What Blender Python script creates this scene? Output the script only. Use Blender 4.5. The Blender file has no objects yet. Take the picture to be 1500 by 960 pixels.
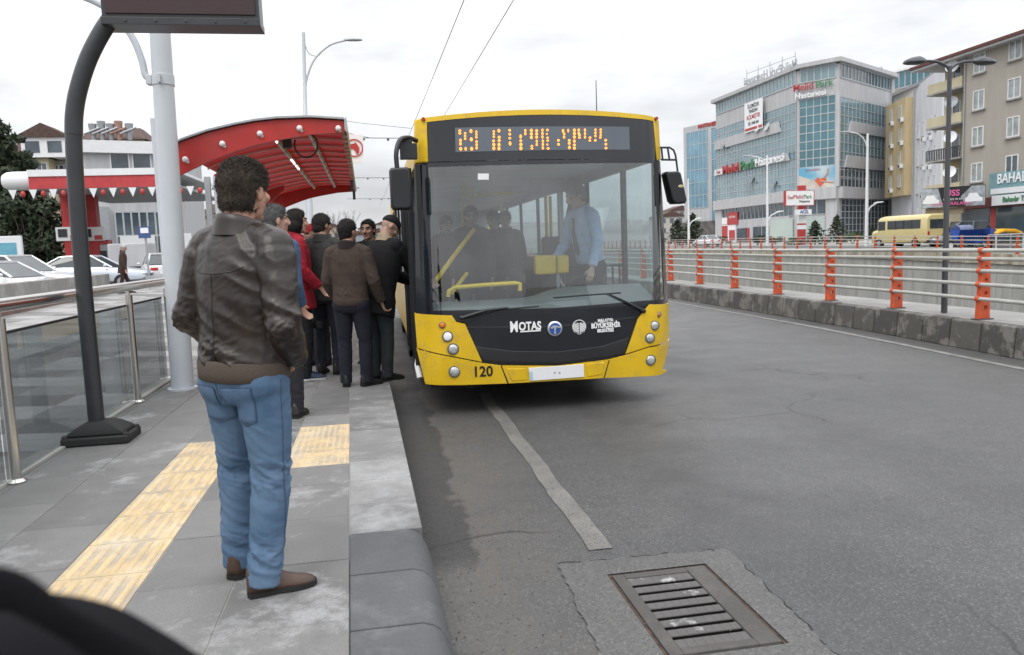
import bpy, bmesh, math, random
from mathutils import Vector, Matrix, noise as mnoise
random.seed(7)
R = math.radians
S = bpy.context.scene
C = S.collection
# ------------------------------------------------------------ camera, world, sun, exposure
EYE = 1.65
YAW, PITCH, ROLL, FPX = R(9.818), R(6.049), 0.0365, 1125.0
cam = bpy.data.cameras.new('camera'); cam.sensor_width = 36; cam.lens = 36*FPX/1500
cam.clip_start = 0.05; cam.clip_end = 6000
cam.dof.use_dof = True; cam.dof.focus_distance = 7.5; cam.dof.aperture_fstop = 5.2
F_ = Vector((math.sin(YAW)*math.cos(PITCH), math.cos(YAW)*math.cos(PITCH), -math.sin(PITCH)))
r0 = Vector((math.cos(YAW), -math.sin(YAW), 0)); u0 = r0.cross(F_)
r_ = r0*math.cos(ROLL) - u0*math.sin(ROLL); u_ = u0*math.cos(ROLL) + r0*math.sin(ROLL)
co = bpy.data.objects.new('camera', cam); C.objects.link(co)
co.matrix_world = Matrix(((r_.x, u_.x, -F_.x, 0), (r_.y, u_.y, -F_.y, 0), (r_.z, u_.z, -F_.z, EYE), (0, 0, 0, 1)))
S.camera = co
S.view_settings.view_transform = 'Standard'; S.view_settings.look = 'None'
S.view_settings.gamma = 1; S.view_settings.exposure = 0.07; S.view_settings.use_curve_mapping = False
S.cycles.max_bounces = 8; S.cycles.transparent_max_bounces = 16; S.cycles.use_denoising = True
S.cycles.sample_clamp_indirect = 6
SUN_EL, SUN_AZ = R(52), R(215)          # azimuth clockwise from +Y
w = bpy.data.worlds.new('World'); S.world = w; w.use_nodes = True
nt = w.node_tree; nt.nodes.clear()
def wn(t, **k):
    n = nt.nodes.new(t)
    for a, b in k.items(): setattr(n, a, b)
    return n
sky = wn('ShaderNodeTexSky', sky_type='NISHITA', sun_disc=False, sun_elevation=SUN_EL, sun_rotation=SUN_AZ)
tc = wn('ShaderNodeTexCoord'); sep = wn('ShaderNodeSeparateXYZ'); nt.links.new(tc.outputs['Generated'], sep.inputs[0])
mp = wn('ShaderNodeMapping'); mp.inputs['Scale'].default_value = (1.6, 1.6, 5.0); nt.links.new(tc.outputs['Generated'], mp.inputs[0])
nz = wn('ShaderNodeTexNoise'); nz.inputs['Scale'].default_value = 1.7; nz.inputs['Detail'].default_value = 5; nz.inputs['Roughness'].default_value = .55
nt.links.new(mp.outputs[0], nz.inputs['Vector'])
grad = wn('ShaderNodeMapRange'); grad.inputs['From Min'].default_value = 0.0; grad.inputs['From Max'].default_value = 1.0
grad.inputs['To Min'].default_value = 7.1; grad.inputs['To Max'].default_value = 25.0; nt.links.new(sep.outputs['Z'], grad.inputs['Value'])
cl = wn('ShaderNodeMapRange'); cl.inputs['From Min'].default_value = .36; cl.inputs['From Max'].default_value = .62
cl.inputs['To Min'].default_value = .78; cl.inputs['To Max'].default_value = 1.16; nt.links.new(nz.outputs['Fac'], cl.inputs['Value'])
mul = wn('ShaderNodeMath', operation='MULTIPLY'); nt.links.new(grad.outputs[0], mul.inputs[0]); nt.links.new(cl.outputs[0], mul.inputs[1])
tint = wn('ShaderNodeVectorMath', operation='SCALE'); tint.inputs[0].default_value = (.985, 1.0, 1.03); nt.links.new(mul.outputs[0], tint.inputs['Scale'])
mix = wn('ShaderNodeMix', data_type='RGBA'); mix.inputs['Factor'].default_value = .95
nt.links.new(sky.outputs[0], mix.inputs['A']); nt.links.new(tint.outputs[0], mix.inputs['B'])
bg = wn('ShaderNodeBackground'); bg.inputs['Strength'].default_value = .1; nt.links.new(mix.outputs['Result'], bg.inputs['Color'])
wo = wn('ShaderNodeOutputWorld'); nt.links.new(bg.outputs[0], wo.inputs['Surface'])
sl = bpy.data.lights.new('sun', 'SUN'); sl.energy = 1.1; sl.angle = R(28); sl.color = (1, .96, .9)
so = bpy.data.objects.new('sun', sl); C.objects.link(so); so.location = (0, 0, 40)
sd = Vector((math.sin(SUN_AZ)*math.cos(SUN_EL), math.cos(SUN_AZ)*math.cos(SUN_EL), math.sin(SUN_EL)))
so.rotation_euler = sd.to_track_quat('Z', 'Y').to_euler()

# ------------------------------------------------------------ pixel of the photograph -> point of the place
def ray(px, py):
    return r_*((px-750)/FPX) + u_*(-(py-480)/FPX) + F_
def atz(px, py, z=0.0):
    d = ray(px, py); t = (z-EYE)/d.z; return Vector((d.x*t, d.y*t, z))
def aty(px, py, y):
    d = ray(px, py); t = y/d.y; return Vector((d.x*t, y, EYE+d.z*t))
def atx(px, py, x):
    d = ray(px, py); t = x/d.x; return Vector((x, d.y*t, EYE+d.z*t))
def atd(px, py, dep):
    d = ray(px, py); return Vector((d.x*dep, d.y*dep, EYE+d.z*dep))
def V(*a): return Vector(a)

# ------------------------------------------------------------ materials
def mat(name, col, rough=.6, metal=0.0, var=.12, vscale=3.0, bump=0.0, bscale=60.0, spec=.5, col2=None, detail=6, coat=0.0, emit=0.0):
    m = bpy.data.materials.new(name); m.use_nodes = True; t = m.node_tree; n = t.nodes; L = t.links
    b = n['Principled BSDF']
    g = n.new('ShaderNodeNewGeometry')
    no = n.new('ShaderNodeTexNoise'); no.inputs['Scale'].default_value = vscale; no.inputs['Detail'].default_value = detail
    tcn = n.new('ShaderNodeTexCoord'); L.new(tcn.outputs['Object'], no.inputs['Vector'])
    cr = n.new('ShaderNodeValToRGB'); cr.color_ramp.elements[0].position = .32; cr.color_ramp.elements[1].position = .7
    c2 = col2 if col2 else [min(1, c*(1+var)) for c in col]
    c1 = col if col2 else [c*(1-var) for c in col]
    cr.color_ramp.elements[0].color = (*c1, 1); cr.color_ramp.elements[1].color = (*c2, 1)
    L.new(no.outputs['Fac'], cr.inputs['Fac']); L.new(cr.outputs[0], b.inputs['Base Color'])
    b.inputs['Roughness'].default_value = rough; b.inputs['Metallic'].default_value = metal
    b.inputs['Specular IOR Level'].default_value = spec
    if coat: b.inputs['Coat Weight'].default_value = coat; b.inputs['Coat Roughness'].default_value = .08
    if bump:
        nb = n.new('ShaderNodeTexNoise'); nb.inputs['Scale'].default_value = bscale; nb.inputs['Detail'].default_value = 4
        L.new(tcn.outputs['Object'], nb.inputs['Vector'])
        bp = n.new('ShaderNodeBump'); bp.inputs['Strength'].default_value = min(1, bump); bp.inputs['Distance'].default_value = .01*max(1, bump)
        L.new(nb.outputs['Fac'], bp.inputs['Height']); L.new(bp.outputs[0], b.inputs['Normal'])
    if emit:
        b.inputs['Emission Color'].default_value = (*col, 1); b.inputs['Emission Strength'].default_value = emit
    return m
def glassmat(name, tintc=(.8, .85, .85), rough=.02, extra=.0, refl=(1, 1, 1)):
    m = bpy.data.materials.new(name); m.use_nodes = True; t = m.node_tree; n = t.nodes; L = t.links; n.clear()
    o = n.new('ShaderNodeOutputMaterial'); tr = n.new('ShaderNodeBsdfTransparent'); tr.inputs[0].default_value = (*tintc, 1)
    gl = n.new('ShaderNodeBsdfGlossy'); gl.inputs['Roughness'].default_value = rough; gl.inputs['Color'].default_value = (*refl, 1)
    fr = n.new('ShaderNodeFresnel'); fr.inputs['IOR'].default_value = 1.5
    ad = n.new('ShaderNodeMath'); ad.operation = 'ADD'; ad.use_clamp = True; ad.inputs[1].default_value = extra
    gg = n.new('ShaderNodeNewGeometry'); iv = n.new('ShaderNodeMath'); iv.operation = 'SUBTRACT'; iv.inputs[0].default_value = 1; L.new(gg.outputs['Backfacing'], iv.inputs[1])
    L.new(fr.outputs[0], ad.inputs[0]); mu = n.new('ShaderNodeMath'); mu.operation = 'MULTIPLY'; L.new(ad.outputs[0], mu.inputs[0]); L.new(iv.outputs[0], mu.inputs[1]); mx = n.new('ShaderNodeMixShader')
    L.new(mu.outputs[0], mx.inputs[0]); L.new(tr.outputs[0], mx.inputs[1]); L.new(gl.outputs[0], mx.inputs[2]); L.new(mx.outputs[0], o.inputs[0])
    return m

# ------------------------------------------------------------ mesh builder
class MB:
    def __init__(self): self.v = []; self.f = []; self.mi = []; self.k = 0
    def add(self, vs, fs, mi=None):
        o = len(self.v); self.v += [Vector(p) for p in vs]
        self.f += [[i+o for i in f] for f in fs]; self.mi += [self.k if mi is None else mi]*len(fs); return self
    def box(self, x0, x1, y0, y1, z0, z1):
        return self.add([(x0,y0,z0),(x1,y0,z0),(x1,y1,z0),(x0,y1,z0),(x0,y0,z1),(x1,y0,z1),(x1,y1,z1),(x0,y1,z1)],
            [(0,3,2,1),(4,5,6,7),(0,1,5,4),(1,2,6,5),(2,3,7,6),(3,0,4,7)])
    def obox(self, c, ax, ay, az):
        c, ax, ay, az = map(Vector, (c, ax, ay, az)); q = []
        for sz in (-1, 1):
            for sx, sy in ((-1,-1),(1,-1),(1,1),(-1,1)): q.append(c+ax*sx+ay*sy+az*sz)
        return self.add(q, [(0,3,2,1),(4,5,6,7),(0,1,5,4),(1,2,6,5),(2,3,7,6),(3,0,4,7)])
    def ring_loft(self, rings, cap=True, closed=True):
        n = len(rings[0]); vs = [p for r in rings for p in r]; fs = []
        for a in range(len(rings)-1):
            for i in range(n if closed else n-1):
                j = (i+1) % n; fs.append((a*n+i, a*n+j, (a+1)*n+j, (a+1)*n+i))
        if cap: fs.append(tuple(range(n))[::-1]); fs.append(tuple((len(rings)-1)*n+i for i in range(n)))
        return self.add(vs, fs)
    def tube(self, pts, r, n=12, cap=True, flat=1.0):
        pts = [Vector(p) for p in pts]; rs = r if isinstance(r, (list, tuple)) else [r]*len(pts)
        rings = []; up = None
        for i, p in enumerate(pts):
            t = (pts[min(i+1, len(pts)-1)]-pts[max(i-1, 0)]).normalized()
            if up is None:
                up = Vector((0, 0, 1)) if abs(t.z) < .9 else Vector((0, 1, 0))
            a = t.cross(up).normalized(); b = a.cross(t).normalized(); up = b
            rings.append([p+(a*math.cos(2*math.pi*k/n)+b*math.sin(2*math.pi*k/n)*flat)*rs[i] for k in range(n)])
        return self.ring_loft(rings, cap)
    def cyl(self, p0, p1, r0, r1=None, n=16): return self.tube([p0, p1], [r0, r0 if r1 is None else r1], n)
    def ball(self, c, r, n=14, m=9):
        c = Vector(c); rx, ry, rz = r if isinstance(r, (tuple, list)) else (r, r, r); rings = []
        for i in range(m+1):
            a = math.pi*(i+.02)/(m+.04)
            rings.append([c+Vector((rx*math.sin(a)*math.cos(2*math.pi*k/n), ry*math.sin(a)*math.sin(2*math.pi*k/n), -rz*math.cos(a))) for k in range(n)])
        return self.ring_loft(rings)
    def prism(self, poly, vec):
        poly = [Vector(p) for p in poly]; vec = Vector(vec); n = len(poly)
        fs = [tuple(range(n))[::-1], tuple(range(n, 2*n))]+[(i, (i+1) % n, n+(i+1) % n, n+i) for i in range(n)]
        return self.add(poly+[p+vec for p in poly], fs)
    def quad(self, a, b, c, d): return self.add([a, b, c, d], [(0, 1, 2, 3)])
    def build(self, name, mats, parent=None, smooth=None, bevel=0, seg=2, fixn=True):
        off = parent_loc(parent) if parent else Vector((0, 0, 0))
        me = bpy.data.meshes.new(name); me.from_pydata([tuple(p-off) for p in self.v], [], self.f)
        if not isinstance(mats, (list, tuple)): mats = [mats]
        for m in mats: me.materials.append(m)
        for p, i in zip(me.polygons, self.mi): p.material_index = min(i, len(mats)-1)
        if fixn:
            bm = bmesh.new(); bm.from_mesh(me); bmesh.ops.recalc_face_normals(bm, faces=bm.faces); bm.to_mesh(me); bm.free()
        return link(name, me, parent, smooth, bevel, seg)
def link(name, me, parent=None, smooth=None, bevel=0, seg=2):
    if smooth:
        for p in me.polygons: p.use_smooth = True
        me.set_sharp_from_angle(angle=R(smooth))
    o = bpy.data.objects.new(name, me); C.objects.link(o)
    if parent: o.parent = parent
    if bevel:
        b = o.modifiers.new('bevel', 'BEVEL'); b.width = bevel; b.segments = seg; b.limit_method = 'ANGLE'; b.angle_limit = R(40)
    return o
def parent_loc(p):                       # roots carry a location and no rotation; parts sit at their root's origin
    l = Vector((0, 0, 0))
    while p: l = l + p.location; p = p.parent
    return l
def tag(o, label=None, cat=None, group=None, kind=None):
    if label: o['label'] = label
    if cat: o['category'] = cat
    if group: o['group'] = group
    if kind: o['kind'] = kind
    return o
def thing(name, label, cat, loc=(0, 0, 0), group=None):
    o = bpy.data.objects.new(name, None); C.objects.link(o); o.location = loc; o.empty_display_size = .2
    return tag(o, label, cat, group)
def copy_thing(src, loc=None, label=None, rotz=None):
    mp_ = {}
    def rec(o, par):
        c = o.copy(); C.objects.link(c); c.parent = par
        for ch in o.children: rec(ch, c)
        return c
    r = rec(src, None)
    if loc is not None: r.location = loc
    if rotz is not None: r.rotation_euler = (0, 0, rotz)
    if label: r['label'] = label
    return r
def struct(o): o['kind'] = 'structure'; return o
_txt = {}
def text(body, size, mapf, m, parent, ext=.004, bold=0.0, align='CENTER', sx=1.0, name='lettering', shear=0.0, flip=False):
    """mapf(x, y, d): letter plane coordinates (y up, d out of the face) -> world point"""
    cu = bpy.data.curves.new('t', 'FONT'); cu.body = body; cu.size = size; cu.align_x = align; cu.align_y = 'CENTER'
    cu.extrude = ext; cu.offset = bold; cu.shear = shear; cu.resolution_u = 3
    ob = bpy.data.objects.new('t', cu); C.objects.link(ob)
    dg = bpy.context.evaluated_depsgraph_get(); me = bpy.data.meshes.new_from_object(ob.evaluated_get(dg))
    C.objects.unlink(ob); bpy.data.objects.remove(ob)
    off = parent_loc(parent)
    for v in me.vertices: v.co = Vector(mapf(v.co.x*sx*(-1 if flip else 1), v.co.y, v.co.z+ext+.001))-off
    me.materials.clear(); me.materials.append(m); me.name = name
    return link(name, me, parent)
def plane_map(o, ax, ay):
    o, ax, ay = Vector(o), Vector(ax).normalized(), Vector(ay).normalized(); n = ax.cross(ay)
    return lambda x, y, d: o+ax*x+ay*y+n*d

# common materials
M = {}
M['yellow'] = mat('bus_yellow_paint', (.64, .41, .012), .32, col2=(.75, .49, .012), vscale=2.5, coat=.12, bump=.02, bscale=8)
def add_film(m, col, scale, lo, hi, amt):                    # thin dried dirt with a shape of its own
    t = m.node_tree; n = t.nodes; L = t.links; b = n['Principled BSDF']; src = b.inputs['Base Color'].links[0].from_socket
    tcn = n.new('ShaderNodeTexCoord'); no = n.new('ShaderNodeTexNoise'); no.inputs['Scale'].default_value = scale; no.inputs['Detail'].default_value = 9; no.inputs['Roughness'].default_value = .7; L.new(tcn.outputs['Object'], no.inputs['Vector'])
    mr = n.new('ShaderNodeMapRange'); mr.inputs['From Min'].default_value = lo; mr.inputs['From Max'].default_value = hi; mr.inputs['To Max'].default_value = amt; L.new(no.outputs['Fac'], mr.inputs['Value'])
    mx = n.new('ShaderNodeMix'); mx.data_type = 'RGBA'; L.new(mr.outputs[0], mx.inputs['Factor']); L.new(src, mx.inputs['A']); mx.inputs['B'].default_value = (*col, 1); L.new(mx.outputs['Result'], b.inputs['Base Color'])
add_film(M['yellow'], (.30, .22, .10), 7, .50, .72, .45)
M['black'] = mat('black_plastic', (.012, .013, .016), .38, var=.2)
M['blackgloss'] = mat('black_gloss', (.010, .012, .017), .16, var=.1, coat=.4)
M['rubber'] = mat('rubber', (.015, .015, .015), .75, var=.2)
M['dark'] = mat('dark_interior', (.035, .036, .04), .7)
M['steel'] = mat('stainless_steel', (.62, .60, .57), .22, 1.0, var=.05, bump=.02, bscale=200)
M['galv'] = mat('galvanised_grey', (.36, .38, .40), .42, .3, var=.08, vscale=5)
M['polegrey'] = mat('pole_grey_paint', (.48, .51, .54), .34, var=.05, vscale=2, bump=.03, bscale=30)
M['poleblack'] = mat('pole_black_paint', (.028, .030, .034), .36, var=.15, vscale=6, bump=.05, bscale=60)
M['white'] = mat('white_paint', (.72, .73, .74), .45, var=.04)
M['whiteflat'] = mat('white_lettering', (.78, .79, .80), .5, var=.02)
M['red'] = mat('red_panel', (.40, .024, .020), .45, var=.1, vscale=4); add_film(M['red'], (.24, .06, .05), 5, .5, .7, .5)
M['redsheet'] = mat('red_roof_sheet', (.50, .014, .016), .45, var=.1)
t = M['redsheet'].node_tree; o_ = [q for q in t.nodes if q.type == 'OUTPUT_MATERIAL'][0]; tl = t.nodes.new('ShaderNodeBsdfTranslucent'); tl.inputs[0].default_value = (.75, .03, .03, 1)
ms = t.nodes.new('ShaderNodeMixShader'); ms.inputs[0].default_value = .30; t.links.new(t.nodes['Principled BSDF'].outputs[0], ms.inputs[1]); t.links.new(tl.outputs[0], ms.inputs[2]); t.links.new(ms.outputs[0], o_.inputs[0])
M['glass'] = glassmat('clear_glass', (.86, .9, .89))
M['concrete'] = mat('concrete', (.32, .31, .29), .85, var=.22, vscale=1.5, bump=.3, bscale=40)
M['orange'] = mat('orange_post_paint', (.56, .080, .022), .5, var=.14, vscale=8); add_film(M['orange'], (.22, .10, .06), 14, .50, .68, .6)
M['greyrail'] = mat('rail_grey_paint', (.40, .40, .375), .5, var=.12, vscale=3)
M['blue'] = mat('blue_paint', (.02, .07, .30), .4)
M['amber'] = mat('amber_led', (1.0, .30, .05), .5, var=.0, emit=1.6)
# ------------------------------------------------------------ ground, road, pavement
def asphalt_mat(name='asphalt', ca=(.068, .069, .070), cb=(.098, .098, .097), worn=True, cm=(.040, .041, .044), midamt=.5):
    m = bpy.data.materials.new(name); m.use_nodes = True; t = m.node_tree; n = t.nodes; L = t.links; b = n['Principled BSDF']
    g = n.new('ShaderNodeNewGeometry'); P = g.outputs['Position']; sp = n.new('ShaderNodeSeparateXYZ'); L.new(P, sp.inputs[0])
    def N(s, d=5, r=.55):
        q = n.new('ShaderNodeTexNoise'); q.inputs['Scale'].default_value = s; q.inputs['Detail'].default_value = d; q.inputs['Roughness'].default_value = r; L.new(P, q.inputs['Vector']); return q.outputs['Fac']
    def MR(v, a, b_, c=0., d=1.):
        q = n.new('ShaderNodeMapRange'); q.inputs['From Min'].default_value = a; q.inputs['From Max'].default_value = b_; q.inputs['To Min'].default_value = c; q.inputs['To Max'].default_value = d; L.new(v, q.inputs['Value']); return q.outputs[0]
    def MA(op, a, b_):
        q = n.new('ShaderNodeMath'); q.operation = op
        for i, x in enumerate((a, b_)):
            if isinstance(x, (int, float)): q.inputs[i].default_value = x
            else: L.new(x, q.inputs[i])
        return q.outputs[0]
    def MX(f, a, b_, mode='MIX'):
        q = n.new('ShaderNodeMix'); q.data_type = 'RGBA'; q.blend_type = mode
        for s, x in (('Factor', f), ('A', a), ('B', b_)):
            if isinstance(x, (int, float)): q.inputs[s].default_value = x
            elif isinstance(x, tuple): q.inputs[s].default_value = (*x, 1)
            else: L.new(x, q.inputs[s])
        return q.outputs['Result']
    sm = n.new('ShaderNodeTexVoronoi'); sm.inputs['Scale'].default_value = 120; L.new(P, sm.inputs['Vector'])
    wh = MR(sm.outputs['Color'], .1, .9)
    big = MR(N(.5, 6), .3, .7); mid = MR(N(4.0, 6, .65), .3, .75)
    base = MX(big, ca, cb)
    base = MX(MA('MULTIPLY', mid, midamt), base, cm)
    base = MX(MA('MULTIPLY', MR(wh, .72, .95), .48), base, (.20, .195, .19))
    base = MX(MA('MULTIPLY', MR(wh, .30, .05), .55), base, (.03, .03, .032))
    if worn:
        # dusty brown strip near the platform kerb, patched dark strip against it
        x = MA('ADD', sp.outputs['X'], MA('MULTIPLY', MA('SUBTRACT', N(.9, 7, .6), .5), .9))
        dust = MA('MULTIPLY', MR(x, .10, .45), MR(x, 1.1, .45))
        dust = MA('MULTIPLY', dust, MR(N(2.3, 7, .7), .3, .6))
        base = MX(MA('MULTIPLY', dust, .75), base, (.105, .094, .082))
        xx = MA('ADD', sp.outputs['X'], MA('MULTIPLY', MA('SUBTRACT', N(1.6, 4, .6), .5), .5))
        pat = MA('MULTIPLY', MR(xx, .46, .43), MR(sp.outputs['Y'], 3.75, 3.95))
        base = MX(MA('MULTIPLY', pat, .85), base, MX(wh, (.020, .020, .021), (.050, .050, .052)))
        for cx_ in (2.05, 3.75):                                    # worn wheel paths
            tr = MA('MULTIPLY', MR(x, cx_-.55, cx_-.1), MR(x, cx_+.55, cx_+.1)); base = MX(MA('MULTIPLY', MA('MULTIPLY', tr, MR(N(.8, 5), .3, .65)), .38), base, (.036, .036, .038))
        wv = n.new('ShaderNodeTexNoise'); wv.inputs['Scale'].default_value = 1.3; wv.inputs['Detail'].default_value = 6; L.new(P, wv.inputs['Vector'])
        va = n.new('ShaderNodeMix'); va.data_type = 'RGBA'; va.inputs['Factor'].default_value = .35; L.new(P, va.inputs['A']); L.new(wv.outputs['Color'], va.inputs['B'])
        vc = n.new('ShaderNodeTexVoronoi'); vc.feature = 'DISTANCE_TO_EDGE'; vc.inputs['Scale'].default_value = .62; L.new(va.outputs['Result'], vc.inputs['Vector'])
        base = MX(MA('MULTIPLY', MA('MULTIPLY', MR(vc.outputs['Distance'], .006, .002), MR(N(.35, 2), .50, .56)), .75), base, (.018, .018, .018))
        # drip stains under the stopping place
        st = MA('MULTIPLY', MR(N(1.1, 5), .52, .66), MA('MULTIPLY', MR(x, .7, 1.2), MR(x, 3.4, 2.2)))
        base = MX(MA('MULTIPLY', st, .35), base, (.028, .028, .032))
    L.new(base, b.inputs['Base Color'])
    rg = MR(N(1.4, 6), .3, .7, .40, .60); L.new(rg, b.inputs['Roughness']); b.inputs['Specular IOR Level'].default_value = .5
    hb = MA('ADD', MA('MULTIPLY', wh, .6), MA('MULTIPLY', N(240, 3), .7))
    bp = n.new('ShaderNodeBump'); bp.inputs['Strength'].default_value = .75; bp.inputs['Distance'].default_value = .006
    L.new(hb, bp.inputs['Height']); L.new(bp.outputs[0], b.inputs['Normal'])
    return m
M['asphalt'] = asphalt_mat()
def stained(name, base, light, lo=.52, hi=.6, scale=1.6, dark=None, per=.16, bump=.35, amt=1.0):
    """paving whose slabs differ a little, with pale worn patches of their own shape"""
    m = bpy.data.materials.new(name); m.use_nodes = True; t = m.node_tree; n = t.nodes; L = t.links; b = n['Principled BSDF']
    g = n.new('ShaderNodeNewGeometry'); P = g.outputs['Position']
    def N(s, d=6, r=.6):
        q = n.new('ShaderNodeTexNoise'); q.inputs['Scale'].default_value = s; q.inputs['Detail'].default_value = d; q.inputs['Roughness'].default_value = r; L.new(P, q.inputs['Vector']); return q.outputs['Fac']
    def MR(v, a, b_, c=0., d=1.):
        q = n.new('ShaderNodeMapRange'); q.inputs['From Min'].default_value = a; q.inputs['From Max'].default_value = b_; q.inputs['To Min'].default_value = c; q.inputs['To Max'].default_value = d; L.new(v, q.inputs['Value']); return q.outputs[0]
    def MX(f, a, b_, mode='MIX'):
        q = n.new('ShaderNodeMix'); q.data_type = 'RGBA'; q.blend_type = mode
        for s, x in (('Factor', f), ('A', a), ('B', b_)):
            if isinstance(x, (int, float)): q.inputs[s].default_value = x
            elif isinstance(x, tuple): q.inputs[s].default_value = (*x, 1)
            else: L.new(x, q.inputs[s])
        return q.outputs['Result']
    isl = MR(g.outputs['Random Per Island'], 0, 1, 1-per, 1+per)
    vm = n.new('ShaderNodeCombineColor')
    for i in range(3): L.new(isl, vm.inputs[i])
    c = MX(MR(N(5), .3, .7), tuple(q*.86 for q in base), tuple(q*1.12 for q in base))
    c = MX(1.0, c, vm.outputs[0], 'MULTIPLY')
    c = MX(MR(N(scale, 11, .70), lo, hi, 0, amt), c, light)
    c = MX(MR(N(scale*.8+.7, 8, .7), .60, .72, 0, .5), c, dark or tuple(q*.6 for q in base))
    c = MX(MR(N(110, 3, .8), .42, .68, 0, .5), c, tuple(q*.6 for q in base))
    L.new(c, b.inputs['Base Color']); L.new(MR(N(2.5), .3, .7, .55, .85), b.inputs['Roughness'])
    bp = n.new('ShaderNodeBump'); bp.inputs['Strength'].default_value = bump; bp.inputs['Distance'].default_value = .004
    L.new(N(90, 5), bp.inputs['Height']); L.new(bp.outputs[0], b.inputs['Normal'])
    return m
M['slab'] = stained('platform_slab', (.165, .162, .157), (.30, .30, .30), .545, .64, 2.1, per=.14)
M['kerbslab'] = stained('kerb_slab', (.20, .198, .195), (.36, .36, .36), .48, .70, 2.4, per=.35)
M['kerbstone'] = stained('kerb_stone', (.088, .091, .096), (.14, .14, .145), .52, .68, 4, per=.15)
M['mediankerb'] = stained('median_kerb_stone', (.085, .080, .074), (.20, .19, .175), .5, .56, 2.2, per=.2)
M['mediantop'] = stained('median_top', (.24, .235, .225), (.34, .335, .32), .5, .65, .9, per=.05)
M['tactile'] = stained('tactile_yellow', (.58, .44, .25), (.62, .54, .42), .48, .68, 3.0, dark=(.34, .27, .18), per=.07, amt=.85)
M['plaza'] = stained('plaza_tile', (.25, .242, .238), (.34, .33, .32), .55, .7, .6, per=.55)
M['roughcon'] = stained('rough_concrete', (.25, .24, .225), (.36, .35, .33), .48, .6, 1.2, per=.05, bump=.8)

mb = MB()                                # one sheet with the opening of the underpass left out
xs = [-1500, -300, -60, -9.0, 1.045, 1.565, 9.35, 35.85, 70, 300, 1500]; ys = [-300, -30, 2.73, 3.54, 160, 400, 1200, 3000]
for i in range(len(xs)-1):
    for j in range(len(ys)-1):
        if xs[i] == 9.35 and ys[j] in (-30, 2.73, 3.54): continue
        if xs[i] == 1.045 and ys[j] == 2.73: continue
        mb.quad((xs[i], ys[j], 0), (xs[i+1], ys[j], 0), (xs[i+1], ys[j+1], 0), (xs[i], ys[j+1], 0))
struct(mb.build('ground', mat('ground_dust', (.16, .15, .13), .9, var=.25, vscale=.05)))
mb = MB(); xs = [0, 1.045, 1.565, 8.15]; ys = [-12, 2.73, 3.54, 160]
for i in range(3):
    for j in range(3):
        if (i, j) != (1, 1): mb.quad((xs[i], ys[j], .004), (xs[i+1], ys[j], .004), (xs[i+1], ys[j+1], .004), (xs[i], ys[j+1], .004))
struct(mb.build('road', M['asphalt']))
mb = MB(); mb.quad((9.35, -30, -5.5), (35.85, -30, -5.5), (35.85, 160, -5.5), (9.35, 160, -5.5)); mb.box(9.35, 35.85, 159.9, 160.2, -5.5, -.01); struct(mb.build('underpass_road', M['asphalt']))
# the painted lane line, worn and broken at its end
M['oldpaint'] = asphalt_mat('worn_road_paint', (.19, .185, .168), (.26, .25, .225), False, (.09, .09, .09), .85)
def stripe(name, pts, wid, z, m, seed=1, jag=.02):
    rnd = random.Random(seed); mb = MB(); n = len(pts)
    L_ = [(p[0]-wid/2+rnd.uniform(-jag, jag), p[1]) for p in pts]; Rr = [(p[0]+wid/2+rnd.uniform(-jag, jag), p[1]) for p in pts]
    for i in range(n-1): mb.quad((*L_[i], z), (*Rr[i], z), (*Rr[i+1], z), (*L_[i+1], z))
    return struct(mb.build(name, m))
stripe('lane_marking', [(1.11+.005*math.sin(i*.7), 3.86+i*.16) for i in range(30)], .125, .009, M['oldpaint'], 3, .006)
stripe('lane_marking', [(1.02, 12+i*.5) for i in range(8)], .13, .009, M['oldpaint'], 4)
M['oldline'] = mat('edge_line_paint', (.19, .187, .178), .8, var=.3, vscale=4)
MED = [(4.5, 7.62), (6.5, 7.76), (8.2, 7.86), (10, 8.0), (12.7, 8.16), (16, 8.2), (21, 8.22), (30, 8.22), (60, 8.2), (150, 8.2)]
def medx(y):
    if y <= MED[0][0]: return MED[0][1]-(MED[0][0]-y)*.07
    for (a, b), (c, d) in zip(MED, MED[1:]):
        if a <= y <= c: return b+(d-b)*(y-a)/(c-a)
    return MED[-1][1]
mb = MB()
for i in range(170):
    y = -6+i*.5 if i < 130 else 59+(i-130)*2; y2 = y+(.5 if i < 129 else 2)
    mb.quad((medx(y)-.52, y, .009), (medx(y)-.41, y, .009), (medx(y2)-.41, y2, .009), (medx(y2)-.52, y2, .009))
struct(mb.build('edge_marking', M['oldline']))
# median: kerb stones and a flat top
rnd = random.Random(5); mb = MB(); y = -4.0
while y < 70:
    l = .62 if y < 40 else 2.0; g = .012; a, b = medx(y), medx(y+l); h = .40+rnd.uniform(-.008, .008)
    mb.add([(a, y+g, 0), (a+.2, y+g, 0), (b+.2, y+l-g, 0), (b, y+l-g, 0), (a+.035, y+g, h), (a+.2, y+g, h+.006), (b+.2, y+l-g, h+.006), (b+.035, y+l-g, h)],
           [(0,3,2,1),(4,5,6,7),(0,1,5,4),(1,2,6,5),(2,3,7,6),(3,0,4,7)]); y += l
struct(mb.build('median_kerb', M['mediankerb'], bevel=.018))
mb = MB(); ysx = [-4+i*2 for i in range(82)]
mb.ring_loft([[Vector((medx(q)+.2, q, 0.0)), Vector((9.35, q, -5.5)), Vector((9.35, q, .40)), Vector((medx(q)+.2, q, .402))] for q in ysx])
struct(mb.build('median', M['mediantop']))
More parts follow.
